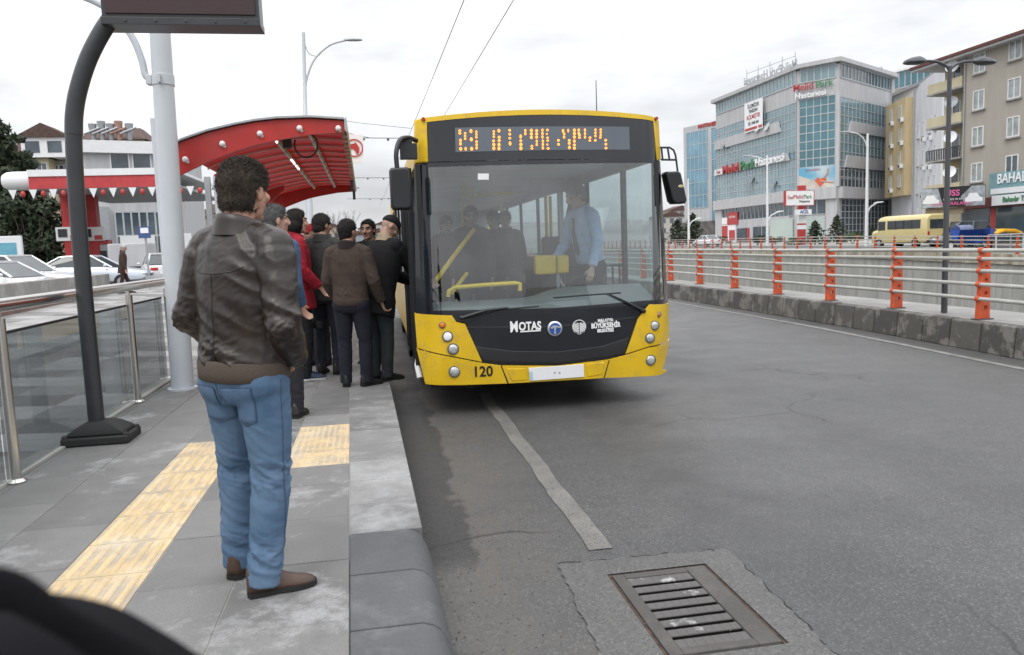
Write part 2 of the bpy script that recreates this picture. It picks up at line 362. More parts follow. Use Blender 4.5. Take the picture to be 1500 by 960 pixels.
# far wall of the underpass
def panel_wall(name, x, y0, y1, z0, ztop):
    """concrete panels with upright joints and a paler coping with runs of dirt"""
    mb = MB(); y = y0; st = 1.2
    while y < y1:
        zt = ztop(y)-.62; mb.box(x, x+.3, y+.012, y+st-.012, z0, zt); y += st
    mb.box(x+.04, x+.34, y0, y1, z0, ztop(y0)-.7)
    o = mb.build(name, M['wallpanel'])
    m2 = MB(); y = y0
    while y < y1:
        m2.box(x-.12, x+.4, y+.02, y+1.18, ztop(y)-.6, ztop(y)-.02); y += 1.2
    tag(o, 'long grey concrete panel retaining wall across the underpass, below the far fence', 'wall')
    m2.build('coping', M['coping'], o)
def streaked(name, a, b, sy=3.0, sz=.25):
    m = mat(name, a, .85, col2=b, vscale=1.0, bump=.2, bscale=30); t = m.node_tree; n = t.nodes
    no = [q for q in n if q.type == 'TEX_NOISE'][0]; tcn = [q for q in n if q.type == 'TEX_COORD'][0]
    mp_ = n.new('ShaderNodeMapping'); mp_.inputs['Scale'].default_value = (sy, sy, sz); t.links.new(tcn.outputs['Object'], mp_.inputs[0]); t.links.new(mp_.outputs[0], no.inputs['Vector']); return m
M['wallpanel'] = streaked('wall_panel', (.26, .255, .235), (.37, .365, .34))
M['coping'] = streaked('wall_coping', (.21, .17, .11), (.44, .415, .35), 2.2, .2)
def fz(y): return .18+.0185*(max(20, min(y, 55))-38.7)+.006*max(0, min(y, 200)-55)
panel_wall('retaining_wall', 35.85, -6, 158, -5.5, lambda y: fz(y))
# ---- platform with slabs, kerb slabs, kerb stones, tactile strips
PZ = .2
def kin(y): return -.08-.033*y if y < 9 else -.377
def kout(y): return .24-.019*y if y < 9 else .069
mb = MB(); mb.box(-2.62, -.2, -4, 40, 0, PZ-.005); struct(mb.build('platform', M['concrete']))
cols = [-2.60, -2.42, -1.98, -1.53, -1.115, -.70]
mb = MB(); rnd = random.Random(11)
def slab(mb, x0a, x1a, x0b, x1b, y0, y1, g=.0022, z0=PZ-.03, dz=0):
    mb.add([(x0a+g, y0+g, z0), (x1a-g, y0+g, z0), (x1b-g, y1-g, z0), (x0b+g, y1-g, z0), (x0a+g, y0+g, PZ+dz), (x1a-g, y0+g, PZ+dz), (x1b-g, y1-g, PZ+dz), (x0b+g, y1-g, PZ+dz)],
           [(0,3,2,1),(4,5,6,7),(0,1,5,4),(1,2,6,5),(2,3,7,6),(3,0,4,7)])
for ci in range(6):
    y = -2.0+ci*.13; L0 = (2.2, .62, .62, .62, .62, .62)[ci]
    while y < 36:
        l = L0 if y < 14 else 2.4
        x0 = cols[ci]; last = ci == 5
        segs = [(y, y+l)]
        holes = []
        if ci == 3: holes = [(-9, 6.28)]
        if ci == 5: holes = [(5.3, 6.98)]
        for h0, h1 in holes:
            ns = []
            for a, b in segs:
                if b <= h0 or a >= h1: ns.append((a, b))
                else:
                    if a < h0: ns.append((a, h0))
                    if b > h1: ns.append((h1, b))
            segs = ns
        for a, b in segs:
            if b-a < .05: continue
            xa = kin(a) if last else cols[ci+1]; xb = kin(b) if last else cols[ci+1]
            slab(mb, x0, xa, x0, xb, a, b, dz=rnd.uniform(-.0015, .0015))
        y += l
struct(mb.build('platform_paving', M['slab'], bevel=.003, seg=1))
mb = MB(); y = 3.93
while y < 36:
    l = .47; slab(mb, kin(y), kout(y), kin(y+l), kout(y+l), y, y+l, z0=PZ-.07, dz=rnd.uniform(-.001, .002)); y += l
struct(mb.build('kerb_slabs', M['kerbslab'], bevel=.006))
mb = MB(); mb.box(-.4, .03, 3.9, 36, 0, PZ-.072); struct(mb.build('kerb_base', mat('kerb_base_dark', (.06, .058, .055), .9, var=.3)))
mb = MB(); y = 3.925
while y > -3:
    l = .52; a, b = y-l+.006, y-.006; x0a, x0b = kin(a), kin(b); x1a, x1b = kout(a)+.0, kout(b)
    mb.ring_loft([[Vector((x0, q, 0)), Vector((x1+.045, q, 0)), Vector((x1+.02, q, .10)), Vector((x1-.01, q, .165)), Vector((x1-.04, q, .190)), Vector((x1-.08, q, PZ+.004)), Vector((x0, q, PZ+.004))] for x0, x1, q in ((x0a, x1a, a), (x0b, x1b, b))]); y -= l
struct(mb.build('kerb_stones', M['kerbstone'], smooth=35, bevel=.005))
# tactile tiles with raised bars (along) and blisters (at the stops)
mb = MB(); y = 6.28; k = 0
while y > .6:
    a, b = y-.43, y; slab(mb, -1.53, -1.115, -1.53, -1.115, a, b, g=.003)
    if k == 0:
        for i in range(9):
            for j in range(9): mb.cyl((-1.53+.03+i*.0445, a+.035+j*.045, PZ), (-1.53+.03+i*.0445, a+.035+j*.045, PZ+.005), .014, .009, 8)
    else:
        for i in range(6):
            x = -1.53+.045+i*.065
            mb.ring_loft([[Vector((x-.019, q, PZ)), Vector((x-.012, q, PZ+h)), Vector((x+.012, q, PZ+h)), Vector((x+.019, q, PZ))] for q, h in ((a+.022, .0005), (a+.045, .009), (b-.045, .009), (b-.022, .0005))])
    y -= .43; k += 1
for y in (5.3, 5.72, 6.14):
    b = y+.42; slab(mb, -.70, kin(y), -.70, kin(b), y, b, g=.003)
    for i in range(9):
        for j in range(9): mb.cyl((-.67+i*.047*(kin(y)+.7)/.44, y+.035+j*.0435, PZ), (-.67+i*.047*(kin(y)+.7)/.44, y+.035+j*.0435, PZ+.005), .014, .009, 8)
struct(mb.build('tactile_paving', M['tactile'], smooth=40))
mb = MB(); slab(mb, -.70, kin(6.56), -.70, kin(6.98), 6.565, 6.98, g=.003); struct(mb.build('pale_paving', M['kerbslab']))
# ---- plaza rising gently to the left, low wall at its back
def pz(x): return .19+.047*(-2.64-x)
mb = MB(); rnd = random.Random(2)
x = -2.64; i = 0
while x > -8.9:
    y = -1.0
    while y < 44:
        s = .62
        mb.add([(x-s, y, pz(x-s)), (x, y, pz(x)), (x, y+s, pz(x)), (x-s, y+s, pz(x-s))], [(0, 1, 2, 3)]); y += s
    x -= .62; i += 1
mb.quad((-9.2, 40, pz(-9.2)), (-2.64, 40, pz(-2.64)), (-2.64, 90, pz(-2.64)), (-9.2, 90, pz(-9.2)))
struct(mb.build('plaza_paving', M['plaza'], fixn=False))
mb = MB(); mb.box(-60, -8.9, -30, 90, -.2, .475); struct(mb.build('forecourt', mat('forecourt_asphalt', (.12, .118, .115), .85, var=.2, vscale=.6)))
mb = MB(); P0, P1 = V(-8.05, 12, 0), V(-9.28, 29.2, 0); d = (P1-P0).normalized(); nrm = V(-d.y, d.x, 0)
def along(t, off, z): q = P0+d*t+nrm*off; return (q.x, q.y, z)
Lw = (P1-P0).length
mb.ring_loft([[along(t, 0, .3), along(t, .3, .3), along(t, .3, 1.2), along(t, 0, 1.2)] for t in (0, Lw)])
o = tag(mb.build('concrete_wall', M['roughcon'], bevel=.02), 'low rough concrete wall in front of the parked cars, behind the glass railing', 'wall')
mb = MB(); mb.ring_loft([[along(t, -.06, .3), along(t, -.002, .3), along(t, -.002, .62), along(t, -.06, .6)] for t in (0, Lw)])
mb.build('skirting', mat('red_brown_base', (.16, .10, .08), .8, var=.25), o)
# ---- drain grate in its concrete patch
p = [atz(818, 828), atz(1065, 806), atz(1240, 975), atz(900, 1010)]
mb = MB(); n = 26; rnd = random.Random(9); top = []
edge = []
for a, b in ((0, 1), (1, 2), (2, 3), (3, 0)):
    for i in range(n): edge.append(p[a].lerp(p[b], i/n)+V(rnd.uniform(-.012, .012), rnd.uniform(-.012, .012), 0))
G0 = V(1.055, 2.74, 0); GX, GY = .50, .78
hole = [V(1.045, 2.73, 0), V(1.565, 2.73, 0), V(1.565, 3.54, 0), V(1.045, 3.54, 0)]
def frame_ring(outer, hole, z):
    bm = bmesh.new(); ov = [bm.verts.new((q.x, q.y, z)) for q in outer]; hv = [bm.verts.new((q.x, q.y, z)) for q in hole]
    es = [bm.edges.new((ov[i], ov[(i+1) % len(ov)])) for i in range(len(ov))]+[bm.edges.new((hv[i], hv[(i+1) % 4])) for i in range(4)]
    bmesh.ops.triangle_fill(bm, use_beauty=True, edges=es)
    me = bpy.data.meshes.new('f'); bm.to_mesh(me); bm.free()
    vs = [v.co.copy() for v in me.vertices]; fs = [tuple(q.vertices) for q in me.polygons]; bpy.data.meshes.remove(me); return vs, fs
M['patch'] = asphalt_mat('patch_concrete', (.090, .088, .085), (.125, .122, .117), False, (.07, .068, .066), .6)
vs, fs = frame_ring(edge, hole, .010); mb.add(vs, fs); struct(mb.build('concrete_patch', M['patch']))
mb = MB()
for i in range(len(edge)):
    a, b = edge[i], edge[(i+1) % len(edge)]
    if rnd.random() < .62 and i < 56: mb.tube([V(a.x, a.y, .007), V(b.x, b.y, .007)], rnd.uniform(.003, .007), 5)
struct(mb.build('patch_crack', mat('crack_tar', (.02, .019, .018), .9)))
root = thing('drain_grate', 'rusty cast iron drain grate with seven slots set in the road', 'drain grate', (1.305, 3.13, 0))
M['iron'] = stained('cast_iron', (.066, .061, .057), (.10, .092, .085), .5, .7, 5, dark=(.06, .038, .028), per=0, bump=.5)
M['iron2'] = stained('cast_iron_slats', (.095, .090, .087), (.42, .42, .41), .60, .68, 4.2, per=.02, bump=.5)
mb = MB()
X0, X1, Y0, Y1 = 1.065, 1.545, 2.75, 3.52
mb.box(X0, X0+.058, Y0, Y1, -.02, .012); mb.box(X1-.10, X1, Y0, Y1, -.02, .012)
mb.box(X0+.058, X1-.10, Y1-.05, Y1, -.02, .012); mb.box(X0+.058, X1-.10, Y0, Y0+.05, -.02, .012)
mb.build('frame', M['iron'], root, bevel=.004)
mk = MB(); mb = MB(); ns = 8; pit = (Y1-Y0-.10)/ns
for i in range(ns):
    a = Y0+.05+i*pit; q0 = 0 if i == 0 else .0145; q1 = 0 if i == ns-1 else .0145
    mb.box(X0+.059, X1-.101, a+q0, a+pit-q1, .0, .006); mk.box(X0+.0585, X1-.1005, a+q0+.0005, a+pit-q1-.0005, -.04, -.0005)
    for j in range(8):
        xa = X0+.06+j*(X1-X0-.162)/8
        mb.box(xa+.0016, xa+(X1-X0-.162)/8-.0016, a+q0+.002, a+pit-q1-.002, .004, .0075)
mb.build('slats', M['iron2'], root, bevel=.0015, seg=1); mk.build('shaded_bars', mat('slot_shade', (.012, .010, .009), .95, spec=.1), root)  # bars below the slats painted near black, the slots' shade put into colour
mb = MB(); mb.box(X0-.02, X1+.02, Y0-.02, Y1+.02, -.35, -.34); mb.box(X0-.02, X0-.016, Y0, Y1, -.35, -.03); mb.box(X1+.016, X1+.02, Y0, Y1, -.35, -.03); mb.box(X0, X1, Y1+.016, Y1+.02, -.35, -.03)
mb.build('pit', mat('pit_black', (.004, .004, .004), 1, spec=0), root)  # pit coloured black so its depth shade is in the material
mb = MB(); mb.box(1.047, X0-.004, 2.732, 3.538, -.05, .006); mb.box(X1+.004, 1.563, 2.732, 3.538, -.05, .004); mb.box(X0-.004, X1+.004, Y1+.003, 3.538, -.05, .004)
mb.build('rim', mat('rusty_rim', (.055, .035, .025), .9, var=.5, vscale=20), root)
# litter of small stones by the kerb, uncountable
mb = MB(); rnd = random.Random(21)
for i in range(420):
    y = rnd.uniform(2.4, 9) if i % 2 else rnd.uniform(2.4, 4.5); x = kout(y)+.03+abs(rnd.gauss(0, .35)); s = rnd.uniform(.0015, .0052)
    mb.ball((x, y, .006+s*.4), (s, s*rnd.uniform(.6, 1.3), s*.6), 6, 4)
tag(mb.build('road_grit', mat('grit', (.12, .11, .10), .9, var=.4, vscale=9)), 'loose grit on the road by the kerb', 'grit', kind='stuff')

# worn grey valleys between the tactile bars: the yellow layer is left on the raised faces
t = M['tactile'].node_tree; n = t.nodes; L = t.links; bs = n['Principled BSDF']; src = bs.inputs['Base Color'].links[0].from_socket
g = n.new('ShaderNodeNewGeometry'); sp_ = n.new('ShaderNodeSeparateXYZ'); L.new(g.outputs['Position'], sp_.inputs[0])
mr = n.new('ShaderNodeMapRange'); mr.inputs['From Min'].default_value = PZ+.001; mr.inputs['From Max'].default_value = PZ+.004; mr.inputs['To Min'].default_value = .66; mr.inputs['To Max'].default_value = 0; L.new(sp_.outputs['Z'], mr.inputs['Value'])
nz_ = n.new('ShaderNodeTexNoise'); nz_.inputs['Scale'].default_value = 7; nz_.inputs['Detail'].default_value = 6; L.new(g.outputs['Position'], nz_.inputs['Vector'])
m2 = n.new('ShaderNodeMapRange'); m2.inputs['From Min'].default_value = .36; m2.inputs['From Max'].default_value = .60; L.new(nz_.outputs['Fac'], m2.inputs['Value'])
mm = n.new('ShaderNodeMath'); mm.operation = 'MULTIPLY'; L.new(mr.outputs[0], mm.inputs[0]); L.new(m2.outputs[0], mm.inputs[1])
mx_ = n.new('ShaderNodeMix'); mx_.data_type = 'RGBA'; L.new(mm.outputs[0], mx_.inputs['Factor']); L.new(src, mx_.inputs['A']); mx_.inputs['B'].default_value = (.27, .25, .23, 1); L.new(mx_.outputs['Result'], bs.inputs['Base Color'])
# ------------------------------------------------------------ platform furniture
root = thing('glass_railing', 'stainless steel railing with tinted glass panels along the back of the platform', 'railing', (-2.48, 5.5, PZ))
M['tintglass'] = glassmat('tinted_glass', (.55, .58, .59), .02, .0)
RX = lambda y: -2.44-.011*(y-5.5)
for y in (-.2, 2.72, 5.5, 8.29, 9.75):
    x = RX(y); mb = MB(); mb.tube([(x, y, PZ), (x, y, PZ+.012), (x, y, PZ+.03), (x, y, PZ+.031)], [.060, .062, .045, .036], 20); mb.cyl((x, y, PZ+.03), (x, y, 1.30), .033, .033, 20)
    po = mb.build('post', M['steel'], root, smooth=40)
    mb = MB(); mb.cyl((x, y, 1.30), (x, y, 1.345), .011, .011, 8); mb.build('pin', M['steel'], po)
mb = MB(); mb.tube([(RX(y), y, 1.385) for y in (-.6, 4, 8, 9.85)], .046, 18)
mb.build('handrail', M['steel'], root, smooth=40)
for a, b in ((-.2, 2.72), (2.72, 5.5), (5.5, 8.29), (8.29, 9.75)):
    mb = MB(); xa, xb = RX(a)-.055, RX(b)-.055
    mb.ring_loft([[V(x_, y_, .215), V(x_-.012, y_, .215), V(x_-.012, y_, 1.18), V(x_, y_, 1.18)] for x_, y_ in ((xa, a+.02), (xb, b-.02))])
    g = mb.build('glass_panel', M['tintglass'], root)
    mb = MB(); mb.ring_loft([[V(x_+.004, y_, 1.181), V(x_-.016, y_, 1.181), V(x_-.016, y_, 1.20), V(x_+.004, y_, 1.20)] for x_, y_ in ((xa, a+.02), (xb, b-.02))])
    mb.build('edge_trim', M['rubber'], g)
mb = MB(); mb.box(-2.63, -2.475, -1, 9.9, PZ+.001, PZ+.02); mb.build('footing', M['concrete'], root)
# LED board on a bent black pole
root = thing('information_display', 'dark LED information board on a bent black pole by the glass railing', 'information display', (-2.3, 6.63, PZ))
prof0 = [(-2.305, PZ+.1), (-2.303, 1.3), (-2.295, 2.1)]
arc = [(-2.28, 2.62), (-2.22, 2.94), (-2.12, 3.2), (-2.0, 3.43), (-1.91, 3.555), (-1.80, 3.645), (-1.6, 3.74)]
def smoothpath(p, n=6):
    out = []
    for i in range(len(p)-1):
        p0, p1, p2, p3 = p[max(i-1, 0)], p[i], p[i+1], p[min(i+2, len(p)-1)]
        for k in range(n):
            t = k/n; out.append(tuple(.5*((2*b)+(-a+c)*t+(2*a-5*b+4*c-d)*t*t+(-a+3*b-3*c+d)*t**3) for a, b, c, d in zip(p0, p1, p2, p3)))
    out.append(tuple(p[-1])); return out
mb = MB(); mb.tube([(x, 6.63, z) for x, z in smoothpath([(-2.305, PZ+.1), (-2.305, 1.3), (-2.298, 2.0), (-2.285, 2.45), (-2.272, 2.66)], 4)], .061, 24)
mb.build('pole', M['poleblack'], root, smooth=40)
mb = MB(); mb.tube([(x, 6.63, z) for x, z in smoothpath([(-2.273, 2.64), (-2.255, 2.80), (-2.21, 2.98), (-2.12, 3.21), (-2.0, 3.42), (-1.89, 3.56), (-1.77, 3.66), (-1.55, 3.75)])], .065, 24)
mb.build('bent_arm', M['poleblack'], root, smooth=40)
mb = MB(); c = V(-2.265, 6.60, 0)
mb.obox((c.x, c.y, PZ+.035), (.25, 0, 0), (0, .18, 0), (0, 0, .034)); o1 = None
mb.ring_loft([[V(c.x+sx*a, c.y+sy*b, z) for sx, sy in ((-1,-1),(1,-1),(1,1),(-1,1))] for a, b, z in ((.215, .15, PZ+.07), (.21, .145, PZ+.10), (.13, .11, PZ+.15), (.085, .085, PZ+.17))])
for sx in (-1, 1):
    for sy in (-1, 1): mb.cyl((c.x+sx*.225, c.y+sy*.14, PZ+.03), (c.x+sx*.225, c.y+sy*.14, PZ+.09), .028, .024, 10)
mb.build('base', M['rubber'], root, smooth=30, bevel=.014)
mb = MB(); mb.box(-1.96, -.80, 6.52, 6.74, 3.50, 4.06); bd = mb.build('board', M['poleblack'], root, bevel=.006)
mb = MB(); mb.box(-1.93, -.83, 6.505, 6.519, 3.53, 4.03)
M['ledoff'] = mat('dark_led_matrix', (.034, .013, .015), .6, var=.25, vscale=120)
mb.build('screen', M['ledoff'], bd)
mb = MB(); mb.box(-1.965, -.795, 6.50, 6.75, 3.445, 3.50)
for i in range(5): mb.box(-1.8+i*.22, -1.78+i*.22, 6.494, 6.5, 3.462, 3.482)
mb.build('lower_frame', M['poleblack'], root, bevel=.004)
# big grey lamp post beside the shelter
root = thing('lamp_post', 'thick pale grey lamp post with a clamped curved arm at the railing end', 'lamp post', (-2.19, 8.96, PZ))
mb = MB(); mb.tube([(-2.195, 8.96, PZ), (-2.165, 8.96, 2.0), (-2.13, 8.96, 4.0), (-2.08, 8.96, 7.0)], [.118, .112, .105, .09], 32)
mb.tube([(-2.195, 8.96, PZ), (-2.195, 8.96, PZ+.02)], .16, 24)
mb.build('pole', M['polegrey'], root, smooth=40)
mb = MB(); mb.tube([(-2.138, 8.96, 3.49), (-2.137, 8.96, 3.60)], .116, 32); mb.box(-2.30, -2.24, 8.90, 9.02, 3.50, 3.59)
mb.box(-2.16, -2.13, 8.80, 8.84, 3.50, 3.59); mb.build('clamp', M['polegrey'], root, bevel=.004)
mb = MB(); mb.tube([(x, 8.96, z) for x, z in smoothpath([(-2.25, 3.55), (-2.31, 3.6), (-2.335, 3.76), (-2.4, 3.97), (-2.52, 4.17), (-2.68, 4.31), (-2.9, 4.41), (-3.2, 4.47)])], .036, 14)
mb.build('arm', M['polegrey'], root, smooth=40)
mb = MB(); mb.box(-2.335, -2.31, 9.55, 9.58, PZ, .5); mb.box(-2.41, -2.31, 9.5, 9.62, PZ, PZ+.05)
# shelter
root = thing('bus_shelter', 'red arched bus shelter with lamps along its front edge', 'bus shelter', (-1.3, 13.5, PZ))
top = [(-2.22, 2.885), (-2.11, 2.945), (-1.82, 3.045), (-1.52, 3.115), (-1.3, 3.155), (-1.07, 3.18), (-.69, 3.19), (-.31, 3.165)]
dep = [.345, .345, .31, .27, .245, .225, .175, .13]
def arcx(s, zo=0): return [(x, z+zo) for x, z in s]
for y, nm in ((9.30, 'front_fascia'), (18.3, 'end_fascia')):
    mb = MB(); mb.ring_loft([[V(x, y, z), V(x, y+.05, z), V(x, y+.05, z-d_), V(x, y, z-d_)] for (x, z), d_ in zip(top, dep)])
    fa = mb.build(nm, M['red'], root, smooth=40)
    if nm == 'front_fascia':
        for px, py in ((267, 234), (321, 211), (376, 196), (434, 188), (491, 188)):
            q = aty(px, py, 9.28); mb = MB(); mb.ball(q, .034, 16, 10); mb.cyl(q, q+V(.02, .03, -.03), .02, .02, 8)
            mb.build('lamp', M['white'], fa, smooth=60)
mb = MB(); mb.ring_loft([[V(x, y, z+.012) for x, z in top]+[V(x, y, z-.012) for x, z in reversed(top)] for y in (9.352, 18.298)])
mb.build('roof_sheet', M['redsheet'], root, smooth=50)
for y0, y1 in ((9.26, 9.40), (18.25, 18.35)):
    mb = MB(); mb.ring_loft([[V(x, y, z+.035) for x, z in top]+[V(x, y, z+.014) for x, z in reversed(top)] for y in (y0, y1)]); mb.build('roof_edging', M['galv'], root, smooth=50)
M['rib'] = mat('shelter_rib', (.55, .30, .27), .5)
for k in range(12):
    y = 9.9+k*.7; mb = MB(); mb.ring_loft([[V(x, y, z-.013), V(x, y+.035, z-.013), V(x, y+.035, z-.04), V(x, y, z-.04)] for x, z in top]); mb.build('rib', M['rib'], root)
def roofz(x):
    x = min(-.31, max(-2.22, x))
    for (a, b), (c, d_) in zip(top, top[1:]):
        if a <= x <= c: return b+(d_-b)*(x-a)/(c-a)
M['lit'] = mat('lit_tube', (1, .93, .86), .4, var=0, emit=3.0)
for x in (-1.18, -.74):
    for k in range(10):
        y = 9.75+k*.82; z = roofz(x)-.085; mb = MB(); mb.box(x-.03, x+.03, y, y+.62, z, z+.04)
        lf = mb.build('light_fitting', M['galv'], root, bevel=.006)
        mb = MB(); mb.cyl((x, y+.03, z-.012), (x, y+.59, z-.012), .012, .012, 8)
        mb.build('tube', M['lit'] if (x < -1 and k in (0, 3, 4)) else M['white'], lf)
mb = MB(); mb.ring_loft([[V(-.31, y, 3.18), V(-.285, y, 3.2), V(-.27, y, 3.05), V(-.29, y, 3.03), V(-.31, y, 3.06)] for y in (9.25, 18.4)])
mb.build('gutter', M['galv'], root)
mb = MB(); mb.box(-.345, -.315, 9.36, 18.2, 3.04, 3.09)
for k in range(22): mb.box(-.35, -.30, 9.5+k*.4, 9.6+k*.4, 3.01, 3.05)
mb.build('gutter_brackets', M['rib'], root)
for x, y in ((-2.22, 12.2), (-2.22, 16.4)):
    mb = MB(); mb.cyl((x, y, PZ), (x, y, roofz(x)-.05), .10, .10, 18); mb.build('post', M['polegrey'], root, smooth=40)
    mb = MB(); mb.ring_loft([[V(q, y-.03, roofz(q)-.02), V(q, y+.03, roofz(q)-.02), V(q, y+.03, zz), V(q, y-.03, zz)] for q, zz in ((-2.3, 2.60), (-2.05, 2.66), (-1.7, 2.95))]); mb.build('bracket', M['red'], root)
    mb = MB(); mb.box(x-.22, x-.14, y-.04, y+.04, PZ, roofz(x-.2)-.05); mb.build('side_post', M['galv'], root)
mb = MB(); mb.box(-1.06, -.96, 9.75, 9.87, 2.93, 3.12); mb.tube([(-.80+.14*math.cos(a*.4), 9.95, 2.98+.15*math.sin(a*.4)) for a in range(-9, 6)], .012, 8)
mb.build('loudspeaker', M['dark'], root, bevel=.01)
for y, z0 in ((17.9, 2.83), (15.0, 2.80)):
    mb = MB(); mb.box(-.36, -.30, y, y+.12, z0, z0+.2); mb.build('camera_box', M['dark'], root)
mb = MB(); mb.box(-2.55, -2.5, 10.9, 13.5, .5, 2.4)
root.rotation_euler = (0, 0, .013); root.location.x -= .02
# red bird's-head emblem sign beyond the shelter
root = thing('stop_sign', 'square pale sign with a red round animal head emblem beyond the shelter roof', 'sign', aty(512, 217, 19.0))
a, b, c_, d_ = aty(505, 196, 19.0), aty(532, 198, 19.0), aty(532, 239, 19.0), aty(505, 238, 19.0)
mb = MB(); mb.prism([a, b, c_, d_], (0, .04, 0)); mb.build('panel', M['white'], root)
cc = aty(519, 217, 18.985); rr = .21; mb = MB(); ringo = []; n = 26
for i in range(n): ringo.append(i*2*math.pi/n*.86-2.1)
mb.ring_loft([[cc+V(math.cos(t)*rr*q, -y_, math.sin(t)*rr*q) for q, y_ in ((1, 0), (1, .01), (.87, .01), (.87, 0))] for t in ringo])
mb.prism([cc+V(x_*rr, -.01, z_*rr) for x_, z_ in ((-.75, .1), (-.35, .45), (.1, .5), (.1, .7), (.3, .45), (.55, .05), (.5, -.5), (.2, -.75), (.15, -.4), (-.1, -.1), (-.45, -.1), (-.6, -.25))], (0, .01, 0))
mb.build('emblem', M['red'], root)
mb = MB(); mb.box(-.55, -.30, 19.0, 19.05, 3.15, 3.19); mb.box(-.55, -.50, 18.35, 19.04, 3.15, 3.19); mb.build('bracket', M['galv'], root)
# overhead trolley wires and spans
M['wire'] = mat('wire_grey', (.10, .10, .105), .6)
for x, lab in ((1.62, 'thin overhead wire over the road, left of the two'), (2.42, 'thin overhead wire over the road, right of the two')):
    mb = MB(); mb.tube([(x-.018*(y-12.7), y, 5.6+.02*math.sin(y*.2)) for y in range(-6, 72, 3)], .0075, 5); tag(mb.build('overhead_wire', M['wire']), lab, 'wire', 'overhead wires along the road')
for i, y in enumerate((28.0, 43.0, 60.0)):
    mb = MB(); mb.tube([(-1.9+k*1.0, y, 5.65-.02*k) for k in range(11)], .014 if i == 0 else .016, 5)
    for k in range(3): mb.ball((-.2+k*.85, y, 5.57-.02*k), .05, 8, 6)
    for k in range(2): mb.ball((1.2+k*.7, y, 5.58), .06, 8, 6)
    tag(mb.build('span_wire', M['wire']), ('nearest span wire with small clamps, level with the animal sign', 'second span wire with small clamps above the queue', 'farthest low span wire with small clamps above the queue')[i], 'wire', 'span wires across the road')
# ---- near railing on the median: orange posts, grey rails
posts = [(1440, 467), (1314, 451), (1217, 440), (1140, 431), (1077, 422), (1026, 416), (983, 411)]
root = thing('guard_rail', 'grey pipe guard rail with orange posts on the near kerb of the underpass', 'guard rail', (8.4, 12, .4))
pp = [atz(u, v, .41) for u, v in posts]
ext = [V(7.98, 5.2, .41), V(8.08, 7.2, .41)]+pp+[V(8.95, 25+2.4*i, .41) for i in range(12)]
def gpost(mb, q, h=.98):
    x, y, z = q
    poly = [(-.125, 0), (.085, 0), (.07, .35), (.055, h), (-.055, h), (-.07, .68), (-.095, .4)]
    mb.prism([V(x+a*.8, y-.012, z+b) for a, b in poly], (0, .024, 0))
for i, q in enumerate(ext):
    x, y, z = q; mb = MB(); hh = .96
    xs_ = lambda h: (-.10+.05*h/hh, .07-.012*h/hh)
    levels = [0, .05, .14, .17, .24, .28, .33, .42, .45, .49, .54, .60, .64, .68, .96]
    # plate with round holes: drawn as a plate with dark inset rings and true openings
    bm = bmesh.new(); outer = [(-.105, 0), (.075, 0), (.072, .3), (.062, hh), (-.05, hh), (-.075, .5)]
    ov = [bm.verts.new((a, 0, b)) for a, b in outer]; es = [bm.edges.new((ov[k], ov[(k+1) % len(ov)])) for k in range(len(ov))]
    for hz, hr in ((.155, .034), (.36, .028), (.545, .022), (.73, .014)):
        hv = [bm.verts.new((.005+hr*math.cos(k*math.pi/6), 0, hz+hr*math.sin(k*math.pi/6))) for k in range(12)]; es += [bm.edges.new((hv[k], hv[(k+1) % 12])) for k in range(12)]
    bmesh.ops.triangle_fill(bm, use_beauty=True, edges=es)
    r = bmesh.ops.extrude_face_region(bm, geom=bm.faces[:]); bmesh.ops.translate(bm, verts=[v for v in r['geom'] if isinstance(v, bmesh.types.BMVert)], vec=(0, .07, 0))
    bmesh.ops.recalc_face_normals(bm, faces=bm.faces); me = bpy.data.meshes.new('post'); bm.to_mesh(me); bm.free()
    for v in me.vertices: v.co += Vector((x, y-.035, z))-root.location
    me.materials.append(M['orange']); po = link('post', me, root)
    mb = MB(); mb.box(x-.14, x+.11, y-.07, y+.07, z-.006, z+.006)
    mb.build('foot_plate', M['iron'], po)
    for hz in (.28, .48, .665, .83, .945):
        mb = MB(); mb.cyl((x-.10+.05*hz, y-.03, z+hz), (x-.10+.05*hz, y+.03, z+hz), .042, .042, 12); mb.build('collar', M['orange'], po)
for hz in (.28, .48, .665, .83, .945):
    mb = MB(); mb.tube([(q.x-.10+.05*hz, q.y, q.z+hz) for q in ext], .028, 12); mb.build('rail', M['greyrail'], root, smooth=50)
# double armed dark street lamp behind that rail
def lamp_head(mb, c, d, l=.5):
    d = Vector(d).normalized(); s = d.cross(V(0, 0, 1)).normalized()
    mb.ring_loft([[Vector(c)+d*t*l+s*math.cos(k*math.pi/5)*wd+V(0, 0, 1)*math.sin(k*math.pi/5)*h*(1 if k <= 5 else .45) for k in range(10)] for t, wd, h in ((0, .03, .03), (.12, .06, .06), (.35, .10, .085), (.7, .11, .07), (.95, .07, .04), (1, .02, .015))])
b = atz(1383, 458, .41); zt = aty(1389, 97, b.y).z
root = thing('street_lamp', 'tall dark grey two headed street lamp behind the orange posts', 'street lamp', b)
M['lampdark'] = mat('lamp_dark_grey', (.055, .06, .068), .4)
mb = MB(); mb.tube([b, (b.x+.0, b.y, zt)], [.045, .03], 14); mb.build('pole', M['lampdark'], root, smooth=40)
for s in (-1, 1):
    mb = MB(); mb.tube(smoothpath([(b.x, b.y, zt-.08), (b.x+s*.06, b.y, zt+.0), (b.x+s*.22, b.y, zt+.06), (b.x+s*.42, b.y, zt+.07)]), .02, 10); ar = mb.build('arm', M['lampdark'], root, smooth=40)
    mb = MB(); lamp_head(mb, (b.x+s*.40, b.y, zt+.06), (s, 0, -.05), .34); mb.build('lamp_head', M['lampdark'], ar, smooth=50)
